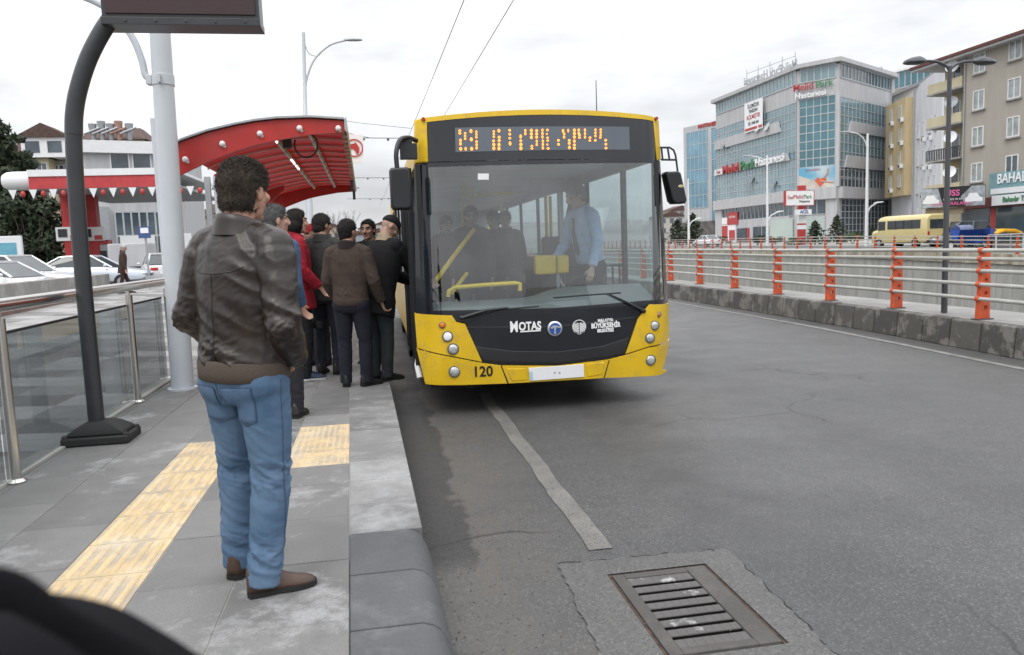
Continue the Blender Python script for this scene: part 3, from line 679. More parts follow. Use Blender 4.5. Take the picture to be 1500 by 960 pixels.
# ------------------------------------------------------------ the bus
BX0, BX1, BY = .415, 2.88, 7.42            # sides and mean front plane
BC, BH = (BX0+BX1)/2, (BX1-BX0)/2
def yf(x, z):
    t = (x-BC)/BH; a = abs(t)
    y = BY-.07+.10*t*t+.16*max(0, a-.86)**2/.0196*.5
    if z > 1.02: y += (z-1.02)*.045
    if z < .62: y += (.62-z)*.10
    return y
def bpx(px, py):                            # pixel -> (x, z) on the front surface
    y = BY
    for k in range(6): q = aty(px, py, y); y = yf(q.x, q.z)
    return q.x, q.z
def zp(l): return [bpx(560+a*.45833, 150+b*.45833) for a, b in l]   # coordinates read on an enlargement
bus = thing('city_bus', 'yellow city bus with a black front panel and amber destination display, stopped at the platform', 'bus', (BC, 8.5, 0))
def front(name, poly, m, parent, out=0.0, th=.03, bevel=0, step=.1, hole=None, smooth=35):
    bm = bmesh.new(); vs = [bm.verts.new((x, 0, z)) for x, z in poly]
    if hole:
        hv = [bm.verts.new((x, 0, z)) for x, z in hole]
        es = [bm.edges.new((vs[i], vs[(i+1) % len(vs)])) for i in range(len(vs))]+[bm.edges.new((hv[i], hv[(i+1) % len(hv)])) for i in range(len(hv))]
        bmesh.ops.triangle_fill(bm, use_beauty=True, edges=es)
    else: bm.faces.new(vs)
    x0, x1 = min(p[0] for p in poly), max(p[0] for p in poly); z0, z1 = min(p[1] for p in poly), max(p[1] for p in poly)
    x = math.ceil(x0/step)*step
    while x < x1:
        bmesh.ops.bisect_plane(bm, geom=bm.verts[:]+bm.edges[:]+bm.faces[:], plane_co=(x, 0, 0), plane_no=(1, 0, 0)); x += step if BX0+.3 < x < BX1-.3 else step/3
    for z in (.62, 1.02):
        if z0 < z < z1: bmesh.ops.bisect_plane(bm, geom=bm.verts[:]+bm.edges[:]+bm.faces[:], plane_co=(0, 0, z), plane_no=(0, 0, 1))
    bmesh.ops.triangulate(bm, faces=[f for f in bm.faces if len(f.verts) > 4])
    r = bmesh.ops.extrude_face_region(bm, geom=bm.faces[:]); top = set(v for v in r['geom'] if isinstance(v, bmesh.types.BMVert))
    for v in bm.verts: v.co.y = yf(v.co.x, v.co.z)-out+(0 if v in top else th)
    bmesh.ops.recalc_face_normals(bm, faces=bm.faces); me = bpy.data.meshes.new(name); bm.to_mesh(me); bm.free()
    off = parent_loc(parent)
    for v in me.vertices: v.co -= off
    me.materials.append(m); return link(name, me, parent, smooth, bevel)
def arch(p0, p1, rise, n=12):
    (x0, z0), (x1, z1) = p0, p1
    return [(x0+(x1-x0)*i/n, z0+(z1-z0)*i/n+rise*4*(i/n)*(1-i/n)) for i in range(n+1)]
def fpt(x, z, out=0): return V(x, yf(x, z)-out, z)
# key lines of the front
TL, TR = zp([(108, 58)])[0], zp([(884, 58)])[0]
hdTL, hdTR, hdBL, hdBR = zp([(146, 57), (864, 52), (147, 190), (877, 185)])
BL, BR = (BX0, .33), (BX1, .30)
# header
front('header_panel', [hdBL]+arch(hdTL, hdTR, .045)+[hdBR], M['blackgloss'], bus, .004, .05)
rl = arch((BX0+.03, hdTL[1]-.02), (BX1-.03, hdTR[1]-.02), .055)
front('roof_edge', [(x, z) for x, z in arch((BX0+.02, hdTL[1]+.012), (BX1-.02, hdTR[1]+.012), .062)]+[(x, z) for x, z in reversed(arch((BX0+.02, hdTL[1]-.03), (BX1-.02, hdTR[1]-.03), .055))], M['yellow'], bus, .012, .1)
for s, (a, b, c, d) in ((0, zp([(103, 58), (141, 46), (147, 192), (103, 196)])), (1, zp([(864, 46), (882, 58), (889, 184), (876, 187)]))):
    cp = front('corner_post', [a, b, c, d][::-1], M['yellow'], bus, .016, .16, bevel=.01)
    q = zp([(130, 56)])[0] if s == 0 else zp([(872, 54)])[0]
    mb = MB(); mb.cyl(fpt(*q, .05), fpt(*q, -.02), .017, .02, 12); mb.build('marker_light', M['red'], cp)
dis = front('destination_display', zp([(234, 160), (790, 152), (788, 79), (232, 82)])[::-1], mat('display_glass', (.105, .125, .15), .28, var=.05, spec=.5), bus, .010, .01)
# amber dots: columns of lit cells read off the photograph (zoomed 10.34x from px 655,180 / 780,180)
def strokes():
    A = [(190,105,185,54),(200,245,350,48),(204,370,430,56),(270,145,268,44),(278,370,430,42),(358,100,165,54),(364,225,288,58),(369,368,430,56),(440,122,246,42),(444,268,412,44),
         (704,118,238,42),(700,258,302,52),(704,308,420,56),(780,98,155,54),(785,200,300,54),(783,308,425,54),(944,98,140,50),(946,156,200,50),(946,218,258,50),(950,285,352,50),
         (1110,180,246,50),(1112,258,296,54),(1114,304,422,58),(1180,98,196,44),(1272,95,254,58),(1352,102,248,54),(1354,260,360,40),(1280,340,412,50),(1440,92,246,42),(1446,258,412,42)]
    B = [(222,95,135,50),(214,158,192,36),(224,214,250,50),(226,258,292,52),(220,318,352,36),(232,374,414,56),(388,250,294,52),(390,310,354,52),(458,96,160,44),(474,150,248,44),(536,96,154,36),
         (552,250,340,54),(554,350,408,52),(630,92,248,56),(630,258,310,52),(630,318,414,54),(696,92,190,46),(706,170,250,54),(790,90,248,40),(866,212,248,54),(864,256,292,50),(948,90,228,44),(946,250,292,50),
         (1028,90,214,44),(1022,212,248,50),(1104,248,290,54),(1106,308,350,54),(1108,366,410,54)]
    for l, ox in ((A, 655), (B, 780)):
        for cx_, y0, y1, w_ in l: yield ox+cx_/10.345, 180+y0/10.345, 180+y1/10.345, w_/10.345
mb = MB(); mh = MB()
for cx_, y0, y1, w_ in strokes():
    n = max(1, round((y1-y0)/4.6)); 
    for k in range(n):
        yy = y0+(k+.5)*(y1-y0)/n; x, z = bpx(cx_, yy); c = fpt(x, z, .0125)
        rx = w_*.40*.0066; rz = (y1-y0)/n*.47*.0066
        mb.ring_loft([[c+V(math.cos(t*math.pi/5)*rx*q, dy, math.sin(t*math.pi/5)*rz*q) for t in range(10)] for q, dy in ((1, 0), (1, -.002), (.6, -.004))])
tag(mb.build('amber_dots', M['amber'], dis), kind='stuff')
# windshield
wo_ = zp([(101, 200), (888, 187), (914, 640), (845, 650), (560, 672), (108, 676)])
wi_ = zp([(148, 212), (878, 200), (899, 625), (560, 655), (163, 662)])
front('windshield_frame', wo_[::-1], M['blackgloss'], bus, .006, .03, hole=zp([(146, 208), (880, 197), (901, 628), (838, 634), (560, 657), (161, 666)])[::-1])
M['screen'] = glassmat('windshield_glass', (.86, .92, .93), .012, .105)
front('windshield', zp([(140, 202), (884, 191), (905, 634), (838, 640), (560, 663), (156, 671)])[::-1], M['screen'], bus, .001, .004)
st = zp([(305, 228), (340, 228), (340, 248), (305, 248)]); front('windshield_sticker', st[::-1], M['white'], bus, .0085, .001)
# lower panels
front('grille_panel', zp([(110, 676), (560, 673), (846, 652), (850, 646), (815, 690), (774, 806), (722, 818), (560, 838), (380, 836), (318, 830), (264, 704), (236, 698)])[::-1], M['blackgloss'], bus, .004, .06)
M['blackmat'] = mat('black_lower_grille', (.018, .018, .021), .5)
front('lower_grille', zp([(296, 780), (420, 795), (560, 797), (700, 780), (786, 752), (776, 800), (722, 812), (560, 831), (380, 830), (322, 824)])[::-1], M['blackmat'], bus, .012, .03, bevel=.006)
for a, b in ((zp([(270, 716), (560, 712), (806, 684)]), zp([(806, 690), (560, 719), (274, 722)])),):
    front('panel_crease', (a+b)[::-1], M['blackmat'], bus, .010, .02)
lp = front('left_lamp_panel', zp([(103, 674), (222, 681), (236, 702), (264, 708), (318, 829), (200, 806), (112, 784)])[::-1], M['yellow'], bus, .016, .08, bevel=.006); lp.name = 'lamp_panel'
rp = front('lamp_panel', zp([(852, 646), (917, 642), (918, 752), (850, 780), (776, 804), (816, 692)])[::-1], M['yellow'], bus, .016, .08, bevel=.006)
def lamp(px, py, r, m, parent, ring=True):
    x, z = zp([(px, py)])[0]; c = fpt(x, z, .022); r *= .003; mb = MB()
    mb.tube([c+V(0, .03, 0), c+V(0, -.004, 0), c+V(0, -.007, 0)], [r*1.28, r*1.28, r*1.1], 20); o = mb.build('headlight' if r > .03 else 'indicator', M['lampring'], parent, smooth=40)
    mb = MB(); mb.ball(c+V(0, -.004, 0), (r, .012, r), 18, 10); mb.build('lens', m, o, smooth=60)
M['lampring'] = mat('lamp_ring', (.11, .10, .075), .4)
M['lens'] = mat('lamp_lens', (.55, .57, .58), .08, .55, var=.3, vscale=60)
M['lenson'] = mat('lamp_lens_bright', (.85, .86, .88), .2, .1)
M['orangelens'] = mat('orange_lens', (.75, .18, .02), .2)
lamp(191, 712, 8.5, M['orangelens'], lp); lamp(208, 748, 14, M['lenson'], lp); lamp(226, 788, 15, M['lens'], lp)
lamp(881, 678, 7.5, mat('dull_orange', (.35, .16, .08), .3), rp); lamp(868, 713, 13.5, M['lens'], rp); lamp(853, 753, 14, M['lens'], rp)
bm_poly = zp([(110, 788), (200, 810), (318, 833), (380, 841), (560, 842), (722, 822), (776, 808), (850, 784), (920, 757)])+[(BX1+.002, .31)]+zp([(912, 858), (700, 881), (560, 889), (397, 898), (250, 903)])+[(BX0, .325)]
bp_ = front('bumper', bm_poly[::-1], M['yellow'], bus, .020, .12, bevel=.010)
lamp(230, 860, 15.5, M['lens'], bp_); lamp(855, 823, 15, M['lens'], bp_)
front('bumper_seam', zp([(377, 841), (381, 841), (403, 897), (398, 897)])[::-1], M['rubber'], bp_, .0215, .004)
front('bumper_seam', zp([(722, 823), (725, 822), (709, 880), (705, 880)])[::-1], M['rubber'], bp_, .0215, .004)
for q in ([(397, 851), (458, 850), (462, 886), (413, 890)], [(652, 836), (708, 829), (700, 868), (655, 876)]):
    front('access_cover', zp(q)[::-1], M['yellow'], bp_, .026, .02, bevel=.004)
pl = front('number_plate', zp([(466, 848), (641, 836), (643, 876), (470, 889)])[::-1], M['whiteflat'], bp_, .034, .012, bevel=.002)
front('blue_band', zp([(467, 860), (478, 859), (480, 886), (471, 888)])[::-1], mat('pale_blue', (.45, .6, .75), .5), pl, .0355, .003)
def fmap(px, py, slant=True, out=.006):
    x0, z0 = zp([(px, py)])[0]; s_ = -.035
    return lambda x, y, d: fpt(x0+x, z0+y+x*.0, out+d)
text('120', .145, fmap(320, 861, out=.021), M['black'], bp_, .0015, .003, sx=.92)
for px in (545, 560):
    front('plate_mark', zp([(px, 866), (px+4, 860), (px+8, 865), (px+4, 863)])[::-1], M['black'], pl, .036, .002)
gp = bus
M['silver'] = mat('silver_trim', (.62, .64, .67), .25, .8)
def glyph(poly, name, m, out=.012): return front(name, zp(poly)[::-1], m, gp, out, .006)
text('M', .148, fmap(420, 719, out=.012), M['whiteflat'], bus, .002, .004, sx=.72)
text('OTAS', .112, fmap(471, 716, out=.012), M['whiteflat'], bus, .002, .004, sx=.78)
front('lettering_rule', zp([(440, 731), (506, 727), (506, 731), (440, 735)])[::-1], M['whiteflat'], bus, .014, .004)
x0, z0 = zp([(550, 723)])[0]; c = fpt(x0, z0, .012); mb = MB()
mb.tube([c+V(0, .03, 0), c+V(0, -.012, 0), c+V(0, -.018, 0)], [.074, .074, .066], 28); em = mb.build('emblem', M['silver'], bus, smooth=40)
mb = MB(); c2 = c+V(0, -.0185, 0); mb.tube([c2, c2+V(0, -.003, 0)], [.058, .056], 28); mb.build('emblem_face', M['blue'], em)
c3 = c2+V(0, -.004, 0); mb = MB()
for pts in ([(-.05, .012), (-.02, .034), (.02, .03), (.052, .018), (.048, .005), (.02, .013), (-.01, .016), (-.03, .0)], [(-.012, .016), (.014, .014), (.004, -.012), (.006, -.05), (-.012, -.05), (-.010, -.012)]):
    mb.prism([c3+V(a, 0, b) for a, b in pts], (0, -.004, 0))
mb.build('emblem_figure', M['silver'], em)
x0, z0 = zp([(628, 717)])[0]; c = fpt(x0, z0, .014); mb = MB()      # round civic seal: ring with slanted rays and a split base
for k in range(7):
    for s in (-1, 1):
        h = .062-.0165*k; w_ = math.sqrt(max(0, .066**2-h*h)); 
        mb.prism([c+V(s*.004, 0, h-.030), c+V(s*min(w_, .064), 0, h-.030+.55*min(w_, .064)*.9), c+V(s*min(w_, .064), 0, h-.041+.55*min(w_, .064)*.9), c+V(s*.004, 0, h-.041)], (0, -.003, 0))
mb.ring_loft([[c+V(math.cos(a)*.070*q, -y_, math.sin(a)*.070*q) for q, y_ in ((1, 0), (1, .003), (.9, .003), (.9, 0))] for a in [i*2*math.pi/30*.97-1.48 for i in range(31)]])
mb.build('civic_seal', M['whiteflat'], bus)
text('MALATYA', .043, fmap(712, 697, out=.012), M['whiteflat'], bus, .002, .002, sx=.85)
text('BÜYÜKŞEHİR', .066, fmap(713, 713, out=.012), M['whiteflat'], bus, .002, .003, sx=.76)
text('BELEDİYESİ', .043, fmap(712, 729, out=.012), M['whiteflat'], bus, .002, .002, sx=.78)
# wipers
def fl(pts, out): return [fpt(*bpx(560+a*.45833, 150+b*.45833), out) for a, b in pts]
for arm, blade in ((([(252, 688), (330, 664), (400, 656)]), [(262, 692), (380, 662), (500, 652)]), ([(832, 666), (780, 640), (722, 614)], [(545, 625), (640, 617), (760, 609)])):
    mb = MB(); mb.tube(fl(arm, .04), [.017, .014, .009], 8); wa = mb.build('wiper', M['black'], bus, smooth=40)
    mb = MB(); mb.tube(fl(blade, .022), .008, 6); mb.build('blade', M['rubber'], wa)
    mb = MB(); mb.ball(fl(arm[:1], .03)[0], .026, 10, 8); mb.build('pivot', M['black'], wa, smooth=50)
# body shell: sides, roof, rear
YE = 19.4
TZ = 2.86
def shell(mb, x, dx, y0, y1, z0, z1): mb.box(min(x, x+dx), max(x, x+dx), y0, y1, z0, z1)
yS = BY+.30
mb = MB()
mb.ring_loft([[V(BX0+.005+.0*t, y, .33+.0), V(BX0+.005, y, TZ-.16), V(BX0+.05, y, TZ-.04), V(BX0+.16, y, TZ+.02), V(BC, y, TZ+.055), V(BX1-.16, y, TZ+.02), V(BX1-.05, y, TZ-.04), V(BX1-.005, y, TZ-.16), V(BX1-.005, y, TZ-.22), V(BX1-.10, y, TZ-.10), V(BC, y, TZ-.05), V(BX0+.10, y, TZ-.10), V(BX0+.005+.03, y, TZ-.2)] for t, y in ((0, BY+.09), (1, YE))][:0] or
    [[V(BX0+.004, y, 2.46), V(BX0+.004, y, TZ-.16), V(BX0+.05, y, TZ-.045), V(BX0+.16, y, TZ+.005), V(BC, y, TZ+.045), V(BX1-.16, y, TZ+.005), V(BX1-.05, y, TZ-.045), V(BX1-.004, y, TZ-.16), V(BX1-.004, y, 2.46), V(BX1-.05, y, 2.46), V(BX1-.06, y, TZ-.2), V(BC, y, TZ-.12), V(BX0+.06, y, TZ-.2), V(BX0+.05, y, 2.46)] for y in (BY+.20, YE)])
roof = mb.build('roof', M['yellow'], bus, smooth=40)
mb = MB(); mb.box(.75, 2.5, 9.0, 11.2, TZ+.03, TZ+.17); mb.box(.8, 2.4, 13, 16, TZ+.03, TZ+.16); mb.build('roof_unit', M['galv'], bus, bevel=.04)
mb = MB()
mb.box(BX1-.05, BX1-.004, BY+.16, YE, .32, 1.02)                     # driver's side lower wall
mb.box(BX0+.004, BX0+.05, BY+.10, BY+.30, .34, 1.00)                  # beside the door
mb.box(BX0+.004, BX0+.05, BY+1.75, YE, .32, 1.05)
mb.build('side_wall', M['yellow'], bus, bevel=.01)
mb = MB(); mb.box(BX0, BX1, YE, YE+.06, .35, TZ-.1); mb.build('rear_wall', M['yellow'], bus)
mb = MB(); mb.box(BX0+.06, BX1-.06, YE-.05, YE-.01, .43, 1.3); mb.box(BX0+.06, BX1-.06, YE-.05, YE-.01, 1.3, TZ-.3); mb.box(BX1-.075, BX1-.052, BY+2.3, YE, .43, 1.0); mb.box(BX0+.052, BX0+.075, BY+2.3, YE, .43, 1.0)
mb.box(BX1-.115, BX1-.062, BY+.35, YE, 2.46, TZ-.15); mb.box(BX0+.062, BX0+.115, BY+.35, YE, 2.46, TZ-.15)
mb.build('inner_lining', mat('lining_grey', (.26, .27, .28), .7), bus)
mb = MB()
for y in (BY+.12, BY+1.15, BY+2.7, BY+4.3, BY+5.9, BY+7.5, BY+9.1): mb.box(BX1-.05, BX1-.006, y, y+.09, 1.02, 2.46)
for y in (BY+.10, BY+.26, BY+1.75, BY+3.3, BY+4.9, BY+6.5, BY+8.1): mb.box(BX0+.006, BX0+.05, y, y+.08, 1.0, 2.46)
mb.build('window_pillars', M['black'], bus)
M['sideglass'] = glassmat('bus_side_glass', (.78, .83, .83), .02)
def sheet(x, y0, y1, z0, z1, nm, m, par):
    mb = MB(); mb.box(x, x+.006, y0, y1, z0, z1); return mb.build(nm, m, par)
for y0, y1 in ((.21, 1.15), (1.24, 2.7), (2.79, 4.3), (4.39, 5.9), (5.99, 7.5), (7.59, 9.1)): sheet(BX1-.035, BY+y0, BY+y1, 1.02, 2.46, 'side_window', M['sideglass'], bus)
for y0, y1 in ((1.83, 3.3), (3.38, 4.9), (4.98, 6.5), (6.58, 8.1)): sheet(BX0+.025, BY+y0, BY+y1, 1.05, 2.46, 'side_window', M['sideglass'], bus)
# curved corner pane at the door side
sheet(BX0+.02, BY+.18, BY+.27, 1.0, 2.46, 'corner_pane', M['screen'], bus)
# open door leaves standing out from the side
for y, x in ((BY+.33, BX0-.045), (BY+1.70, BX0-.05)):
    mb = MB(); mb.box(x-.03, x+.02, y, y+.05, .40, 2.44); mb.box(x-.03, x+.02, y+.52, y+.57, .40, 2.44); mb.box(x-.03, x+.02, y, y+.57, 2.40, 2.45); mb.box(x-.03, x+.02, y, y+.57, .38, .46)
    dr = mb.build('door', M['black'], bus)
    mb = MB(); mb.box(x-.008, x-.002, y+.05, y+.52, .46, 2.40); mb.build('pane', M['sideglass'], dr)
    mb = MB(); mb.box(x-.02, x+.012, y+.12, y+.18, .52, 1.05); mb.build('handle_plate', M['yellow'], dr)
mb = MB(); mb.tube([(BX0-.03, BY+.40, .62), (BX0-.06, BY+.36, .48), (BX0-.04, BY+.30, .36)], .03, 10); mb.build('door_foot', M['white'], bus, smooth=40)
for z, y in ((.47, BY+.16), (.47, BY+.30)):
    mb = MB(); mb.tube([(BX0+.004, y, z), (BX0-.004, y, z)], [.05, .05], 20); sg = mb.build('access_sign', M['blue'], bus)
    mb = MB(); mb.box(BX0-.008, BX0-.005, y-.006, y+.006, z-.02, z+.022); mb.box(BX0-.008, BX0-.005, y-.018, y+.018, z-.028, z-.018); mb.build('figure', M['whiteflat'], sg)
# wheels and dark underbody
for x, y in ((BX1-.17, BY+2.65), (BX0+.17, BY+2.65), (BX1-.17, BY+8.3), (BX0+.17, BY+8.3)):
    mb = MB(); mb.tube([(x-.14, y, .47), (x-.13, y, .47), (x+.13, y, .47), (x+.14, y, .47)], [.42, .47, .47, .42], 28); wh_ = mb.build('wheel', M['rubber'], bus, smooth=40)
    mb = MB(); mb.cyl((x-.145, y, .47), (x+.145, y, .47), .28, .28, 20); mb.build('rim', M['galv'], wh_, smooth=40)
mb = MB(); mb.box(BX0+.12, BX1-.12, BY+.35, YE, .26, .40); mb.box(BX0+.06, BX1-.06, BY+.14, BY+.4, .28, .42)
mb.tube([(BX0+.28, BY+.12, .30), (BX0+.45, BY+.10, .265), (BX0+.6, BY+.12, .30)], .012, 6); mb.ball((BX1-.18, BY+.2, .30), (.09, .05, .035), 10, 6)
mb.build('underbody', M['rubber'], bus)
# interior
mb = MB(); mb.box(BX0+.06, BX1-.06, BY+.2, YE-.05, .401, .43); mb.build('floor', M['dark'], bus)
mb = MB(); mb.box(BX0+.10, BX1-.10, BY+.3, YE, TZ-.3, TZ-.26); mb.build('ceiling', mat('bus_ceiling', (.55, .55, .56), .6), bus)
M['dash'] = mat('dashboard_grey', (.15, .165, .17), .6)
mb = MB(); rings = []
for x in [BX0+.08+i*(BX1-BX0-.16)/14 for i in range(15)]:
    dr_ = max(0, min(1, (x-1.55)/.35)); h = 1.10+.10*dr_
    rings.append([V(x, yf(x, 1.05)+.06, 1.0), V(x, yf(x, 1.05)+.10, 1.07), V(x, BY+.55, h), V(x, BY+.72, h-.02), V(x, BY+.75, .95), V(x, BY+.75, .45), V(x, yf(x, .9)+.06, .45)])
mb.ring_loft(rings); mb.build('dashboard', M['dash'], bus, smooth=50)
M['pole'] = mat('yellow_grab_pole', (.78, .50, .02), .35)
def gp_(pts, r=.022): mb = MB(); mb.tube(pts, r, 12); return mb.build('grab_pole', M['pole'], bus, smooth=50)
def ins(a, b, dy):                                           # inside point seen at enlarged pixel (a, b), dy behind the front
    return aty(560+a*.45833, 150+b*.45833, BY+dy)
gp_([ins(210, 622, .30), ins(212, 604, .30), ins(232, 592, .32), ins(330, 584, .35), ins(425, 578, .35), ins(440, 580, .35), ins(440, 602, .35)])
gp_([ins(170, 572, .30), ins(230, 490, .8), ins(292, 408, 1.3)], .024); gp_([ins(222, 610, .4), ins(270, 548, .9)], .022)
for a, dy in ((522, 2.4), (536, 2.9)): gp_([ins(a, 300, dy), ins(a+6, 500, dy)], .022)
gp_([ins(300, 296, 2.6), ins(420, 290, 2.6)], .02); gp_([ins(380, 290, 2.7), ins(380, 350, 2.7)], .018); gp_([ins(262, 250, 3.2), ins(250, 520, 3.2)], .02); gp_([ins(290, 250, 4.2), ins(286, 520, 4.2)], .02)
for (a0, b0, a1, b1, d_) in ((491, 487, 556, 553, .9), (559, 488, 597, 548, .95)):
    p0, p1 = ins(a0, b1, d_), ins(a1, b0, d_); mb = MB(); mb.box(p0.x, p1.x, BY+d_, BY+d_+.12, p0.z, p1.z); mb.build('ticket_machine', M['pole'], bus, bevel=.025, seg=3)
p0 = ins(565, 560, .95); mb = MB(); mb.tube([(p0.x, BY+1.0, 1.0), (p0.x, BY+1.0, p0.z+.06)], .02, 8); mb.tube([(p0.x, BY+1.0, p0.z), (p0.x+.04, BY+.9, p0.z-.1), (p0.x-.02, BY+.8, p0.z-.14)], .012, 8); mb.build('machine_stand', M['galv'], bus)
mb = MB(); p0, p1 = ins(562, 330, 1.45), ins(572, 600, 1.45); mb.box(p0.x, p0.x+.05, BY+1.4, BY+1.45, .43, 2.42); mb.build('partition_post', M['galv'], bus)
mb = MB(); q0, q1 = ins(462, 248, 1.5), ins(575, 290, 1.5); mb.box(q0.x, q1.x, BY+1.3, BY+1.5, q1.z, q0.z); mb.build('ceiling_box', mat('interior_grey', (.16, .165, .17), .6), bus, bevel=.02)
mb = MB()                                                   # low barred screen beside the driver
p0, p1 = ins(440, 500, 1.35), ins(780, 520, 1.35)
for k in range(16):
    x = p0.x+(p1.x-p0.x)*k/15; mb.cyl((x, BY+1.35, 1.0), (x, BY+1.35, 1.38+.02*math.sin(k)), .012, .012, 6)
mb.tube([(p0.x, BY+1.35, 1.38), (p1.x, BY+1.35, 1.38)], .016, 6); mb.build('driver_screen', M['black'], bus)
mb = MB(); mb.box(2.05, 2.62, BY+1.95, BY+2.1, .9, 1.75); mb.box(2.1, 2.6, BY+1.45, BY+1.95, .75, .9); mb.build('driver_seat', M['dark'], bus, bevel=.04, seg=3)
mb = MB(); mb.box(1.9, BX1-.1, BY+2.2, BY+2.25, .43, 1.5); mb.prism([V(2.3, BY+2.24, 1.5), V(BX1-.1, BY+2.24, 1.5), V(BX1-.1, BY+2.24, 1.75), V(2.62, BY+2.24, 2.3), V(2.5, BY+2.24, 2.3)], (0, .03, 0)); mb.build('driver_partition', M['dark'], bus)
mb = MB(); c = V(2.33, BY+.98, 1.16); n = 24
mb.ring_loft([[c+V(math.cos(t)*.23*q, math.sin(t)*.23*q*.75, math.sin(t)*.23*q*.55+dz) for q, dz in ((1, 0), (.93, .02), (.86, 0), (.93, -.02))] for t in [k*2*math.pi/n for k in range(n+1)]]); mb.build('steering_wheel', M['black'], bus, smooth=60)
for k in range(7):
    y = BY+3.4+k*.95
    for x in (.72, 2.25):
        mb = MB(); mb.box(x-.2, x+.25, y, y+.42, .78, .88); mb.box(x-.2, x+.25, y+.42, y+.5, .78, 1.45); mb.build('seat', mat('seat_blue_grey', (.05, .06, .09), .8) if k == 0 and x < 1 else M['dark'], bus, bevel=.03)
# mirrors
mb = MB(); a = aty(571, 250, 7.22); b = aty(602, 304, 7.22)
cx_, cz_ = (a.x+b.x)/2, (a.z+b.z)/2; hx, hz_ = .095, .19
mb.ring_loft([[V(cx_+sx*hx*q, y, cz_+sz*hz_*q2) for sx, sz in ((-1,-.86),(-.8,-1),(.8,-1),(1,-.86),(1,.86),(.8,1),(-.8,1),(-1,.86))] for y, q, q2 in ((7.14, .86, .93), (7.17, 1, 1), (7.28, 1, 1), (7.30, .92, .95))])
mr = mb.build('mirror', M['black'], bus, smooth=35, bevel=.008)
mb = MB(); mb.tube(smoothpath([(cx_-.02, 7.24, cz_+hz_), (cx_-.02, 7.25, cz_+hz_+.14), (cx_+.02, 7.3, cz_+hz_+.26), (cx_+.1, 7.42, cz_+hz_+.30), (BX0+.03, 7.5, cz_+hz_+.28)]), .022, 10)
mb.box(cx_+.02, BX0+.02, 7.36, 7.46, cz_+hz_+.10, cz_+hz_+.24); mb.box(cx_-.0, BX0-.02, 7.4, 7.47, cz_+hz_+.2, cz_+hz_+.28); mb.build('mirror_arm', M['black'], mr, smooth=40)
mb = MB(); a = aty(974, 252, 7.62); b = aty(1001, 299, 7.62); cx_, cz_ = (a.x+b.x)/2, (a.z+b.z)/2; hx, hz_ = .085, .165
mb.ring_loft([[V(cx_+sx*hx*q-sz*.035, y, cz_+sz*hz_*q2) for sx, sz in ((-1,-.8),(-.72,-1),(.72,-1),(1,-.8),(1,.86),(.8,1),(-.8,1),(-1,.86))] for y, q, q2 in ((7.54, .86, .93), (7.57, 1, 1), (7.68, 1, 1), (7.70, .92, .95))])
mr = mb.build('mirror', M['black'], bus, smooth=35, bevel=.008)
mb = MB(); mb.ball((cx_+.04, 7.54, cz_+.01), (.028, .004, .016), 14, 8); mb.build('badge', mat('pale_badge', (.45, .42, .2), .4), mr, smooth=60)
def mz(px, py): return aty(950+px*60/524, 200+py*110/960, 7.62)
mb = MB()
for pts in ([(150, 143), (270, 143), (320, 175), (345, 240), (358, 330), (372, 450)], [(160, 298), (352, 300)], [(165, 150), (180, 296)], [(245, 150), (268, 298)]): mb.tube([mz(*p) for p in pts], .0105, 8)
mb.build('mirror_bracket', M['black'], mr, smooth=40)
mb = MB(); mb.tube([V(2.386, BY+.62, TZ-.06), V(2.386, BY+.62, TZ+.05), aty(873, 118, BY+.62)], [.02, .006, .004], 6); mb.build('aerial', M['black'], bus)
# ------------------------------------------------------------ people
def remesh(mb, vox, it=4, fac=.5):
    me = bpy.data.meshes.new('t'); me.from_pydata([tuple(p) for p in mb.v], [], mb.f)
    bm = bmesh.new(); bm.from_mesh(me); bmesh.ops.recalc_face_normals(bm, faces=bm.faces); bm.to_mesh(me); bm.free()
    ob = bpy.data.objects.new('t', me); C.objects.link(ob)
    a = ob.modifiers.new('r', 'REMESH'); a.mode = 'VOXEL'; a.voxel_size = vox
    if it: b = ob.modifiers.new('s', 'SMOOTH'); b.factor = fac; b.iterations = it
    dg = bpy.context.evaluated_depsgraph_get(); out = bpy.data.meshes.new_from_object(ob.evaluated_get(dg))
    C.objects.unlink(ob); bpy.data.objects.remove(ob); bpy.data.meshes.remove(me)
    for p in out.polygons: p.use_smooth = True
    return out
def sstep(a, b, x): t = max(0, min(1, (x-a)/(b-a))); return t*t*(3-2*t)
def ridge(p): return 1-abs(mnoise.noise(p))*2
def folds(me, amp, kind, seed=0, foc=()):
    o = Vector((seed*7.3, seed*3.1, seed*1.7)); nrm = [v.normal.copy() for v in me.vertices]
    for v, n in zip(me.vertices, nrm):
        p = v.co; w_ = .45 if kind != 'leg' else .28
        for c, r in foc: w_ = max(w_, 1.5*(1-sstep(0, r, (p-Vector(c)).length))+.0)
        if kind == 'leg': q = Vector((p.x*9+p.z*3, p.y*9, p.z*20+p.x*14)); q2 = Vector((p.x*22, p.y*22, p.z*48+p.x*20))
        else: q = Vector((p.x*7+p.z*2, p.y*7, p.z*13+p.x*6)); q2 = Vector((p.x*18+p.z*9, p.y*18, p.z*30-p.x*14))
        d = (ridge(q+o)-.4)*.75+(ridge(q2+o)-.5)*.35*w_+mnoise.noise(p*4+o)*.5
        v.co = p+n*(amp*w_*d)
def own(name, me, mats, root):
    me.name = name; me.materials.clear()
    for m in (mats if isinstance(mats, (list, tuple)) else [mats]): me.materials.append(m)
    o = bpy.data.objects.new(name, me); C.objects.link(o); o.parent = root; return o
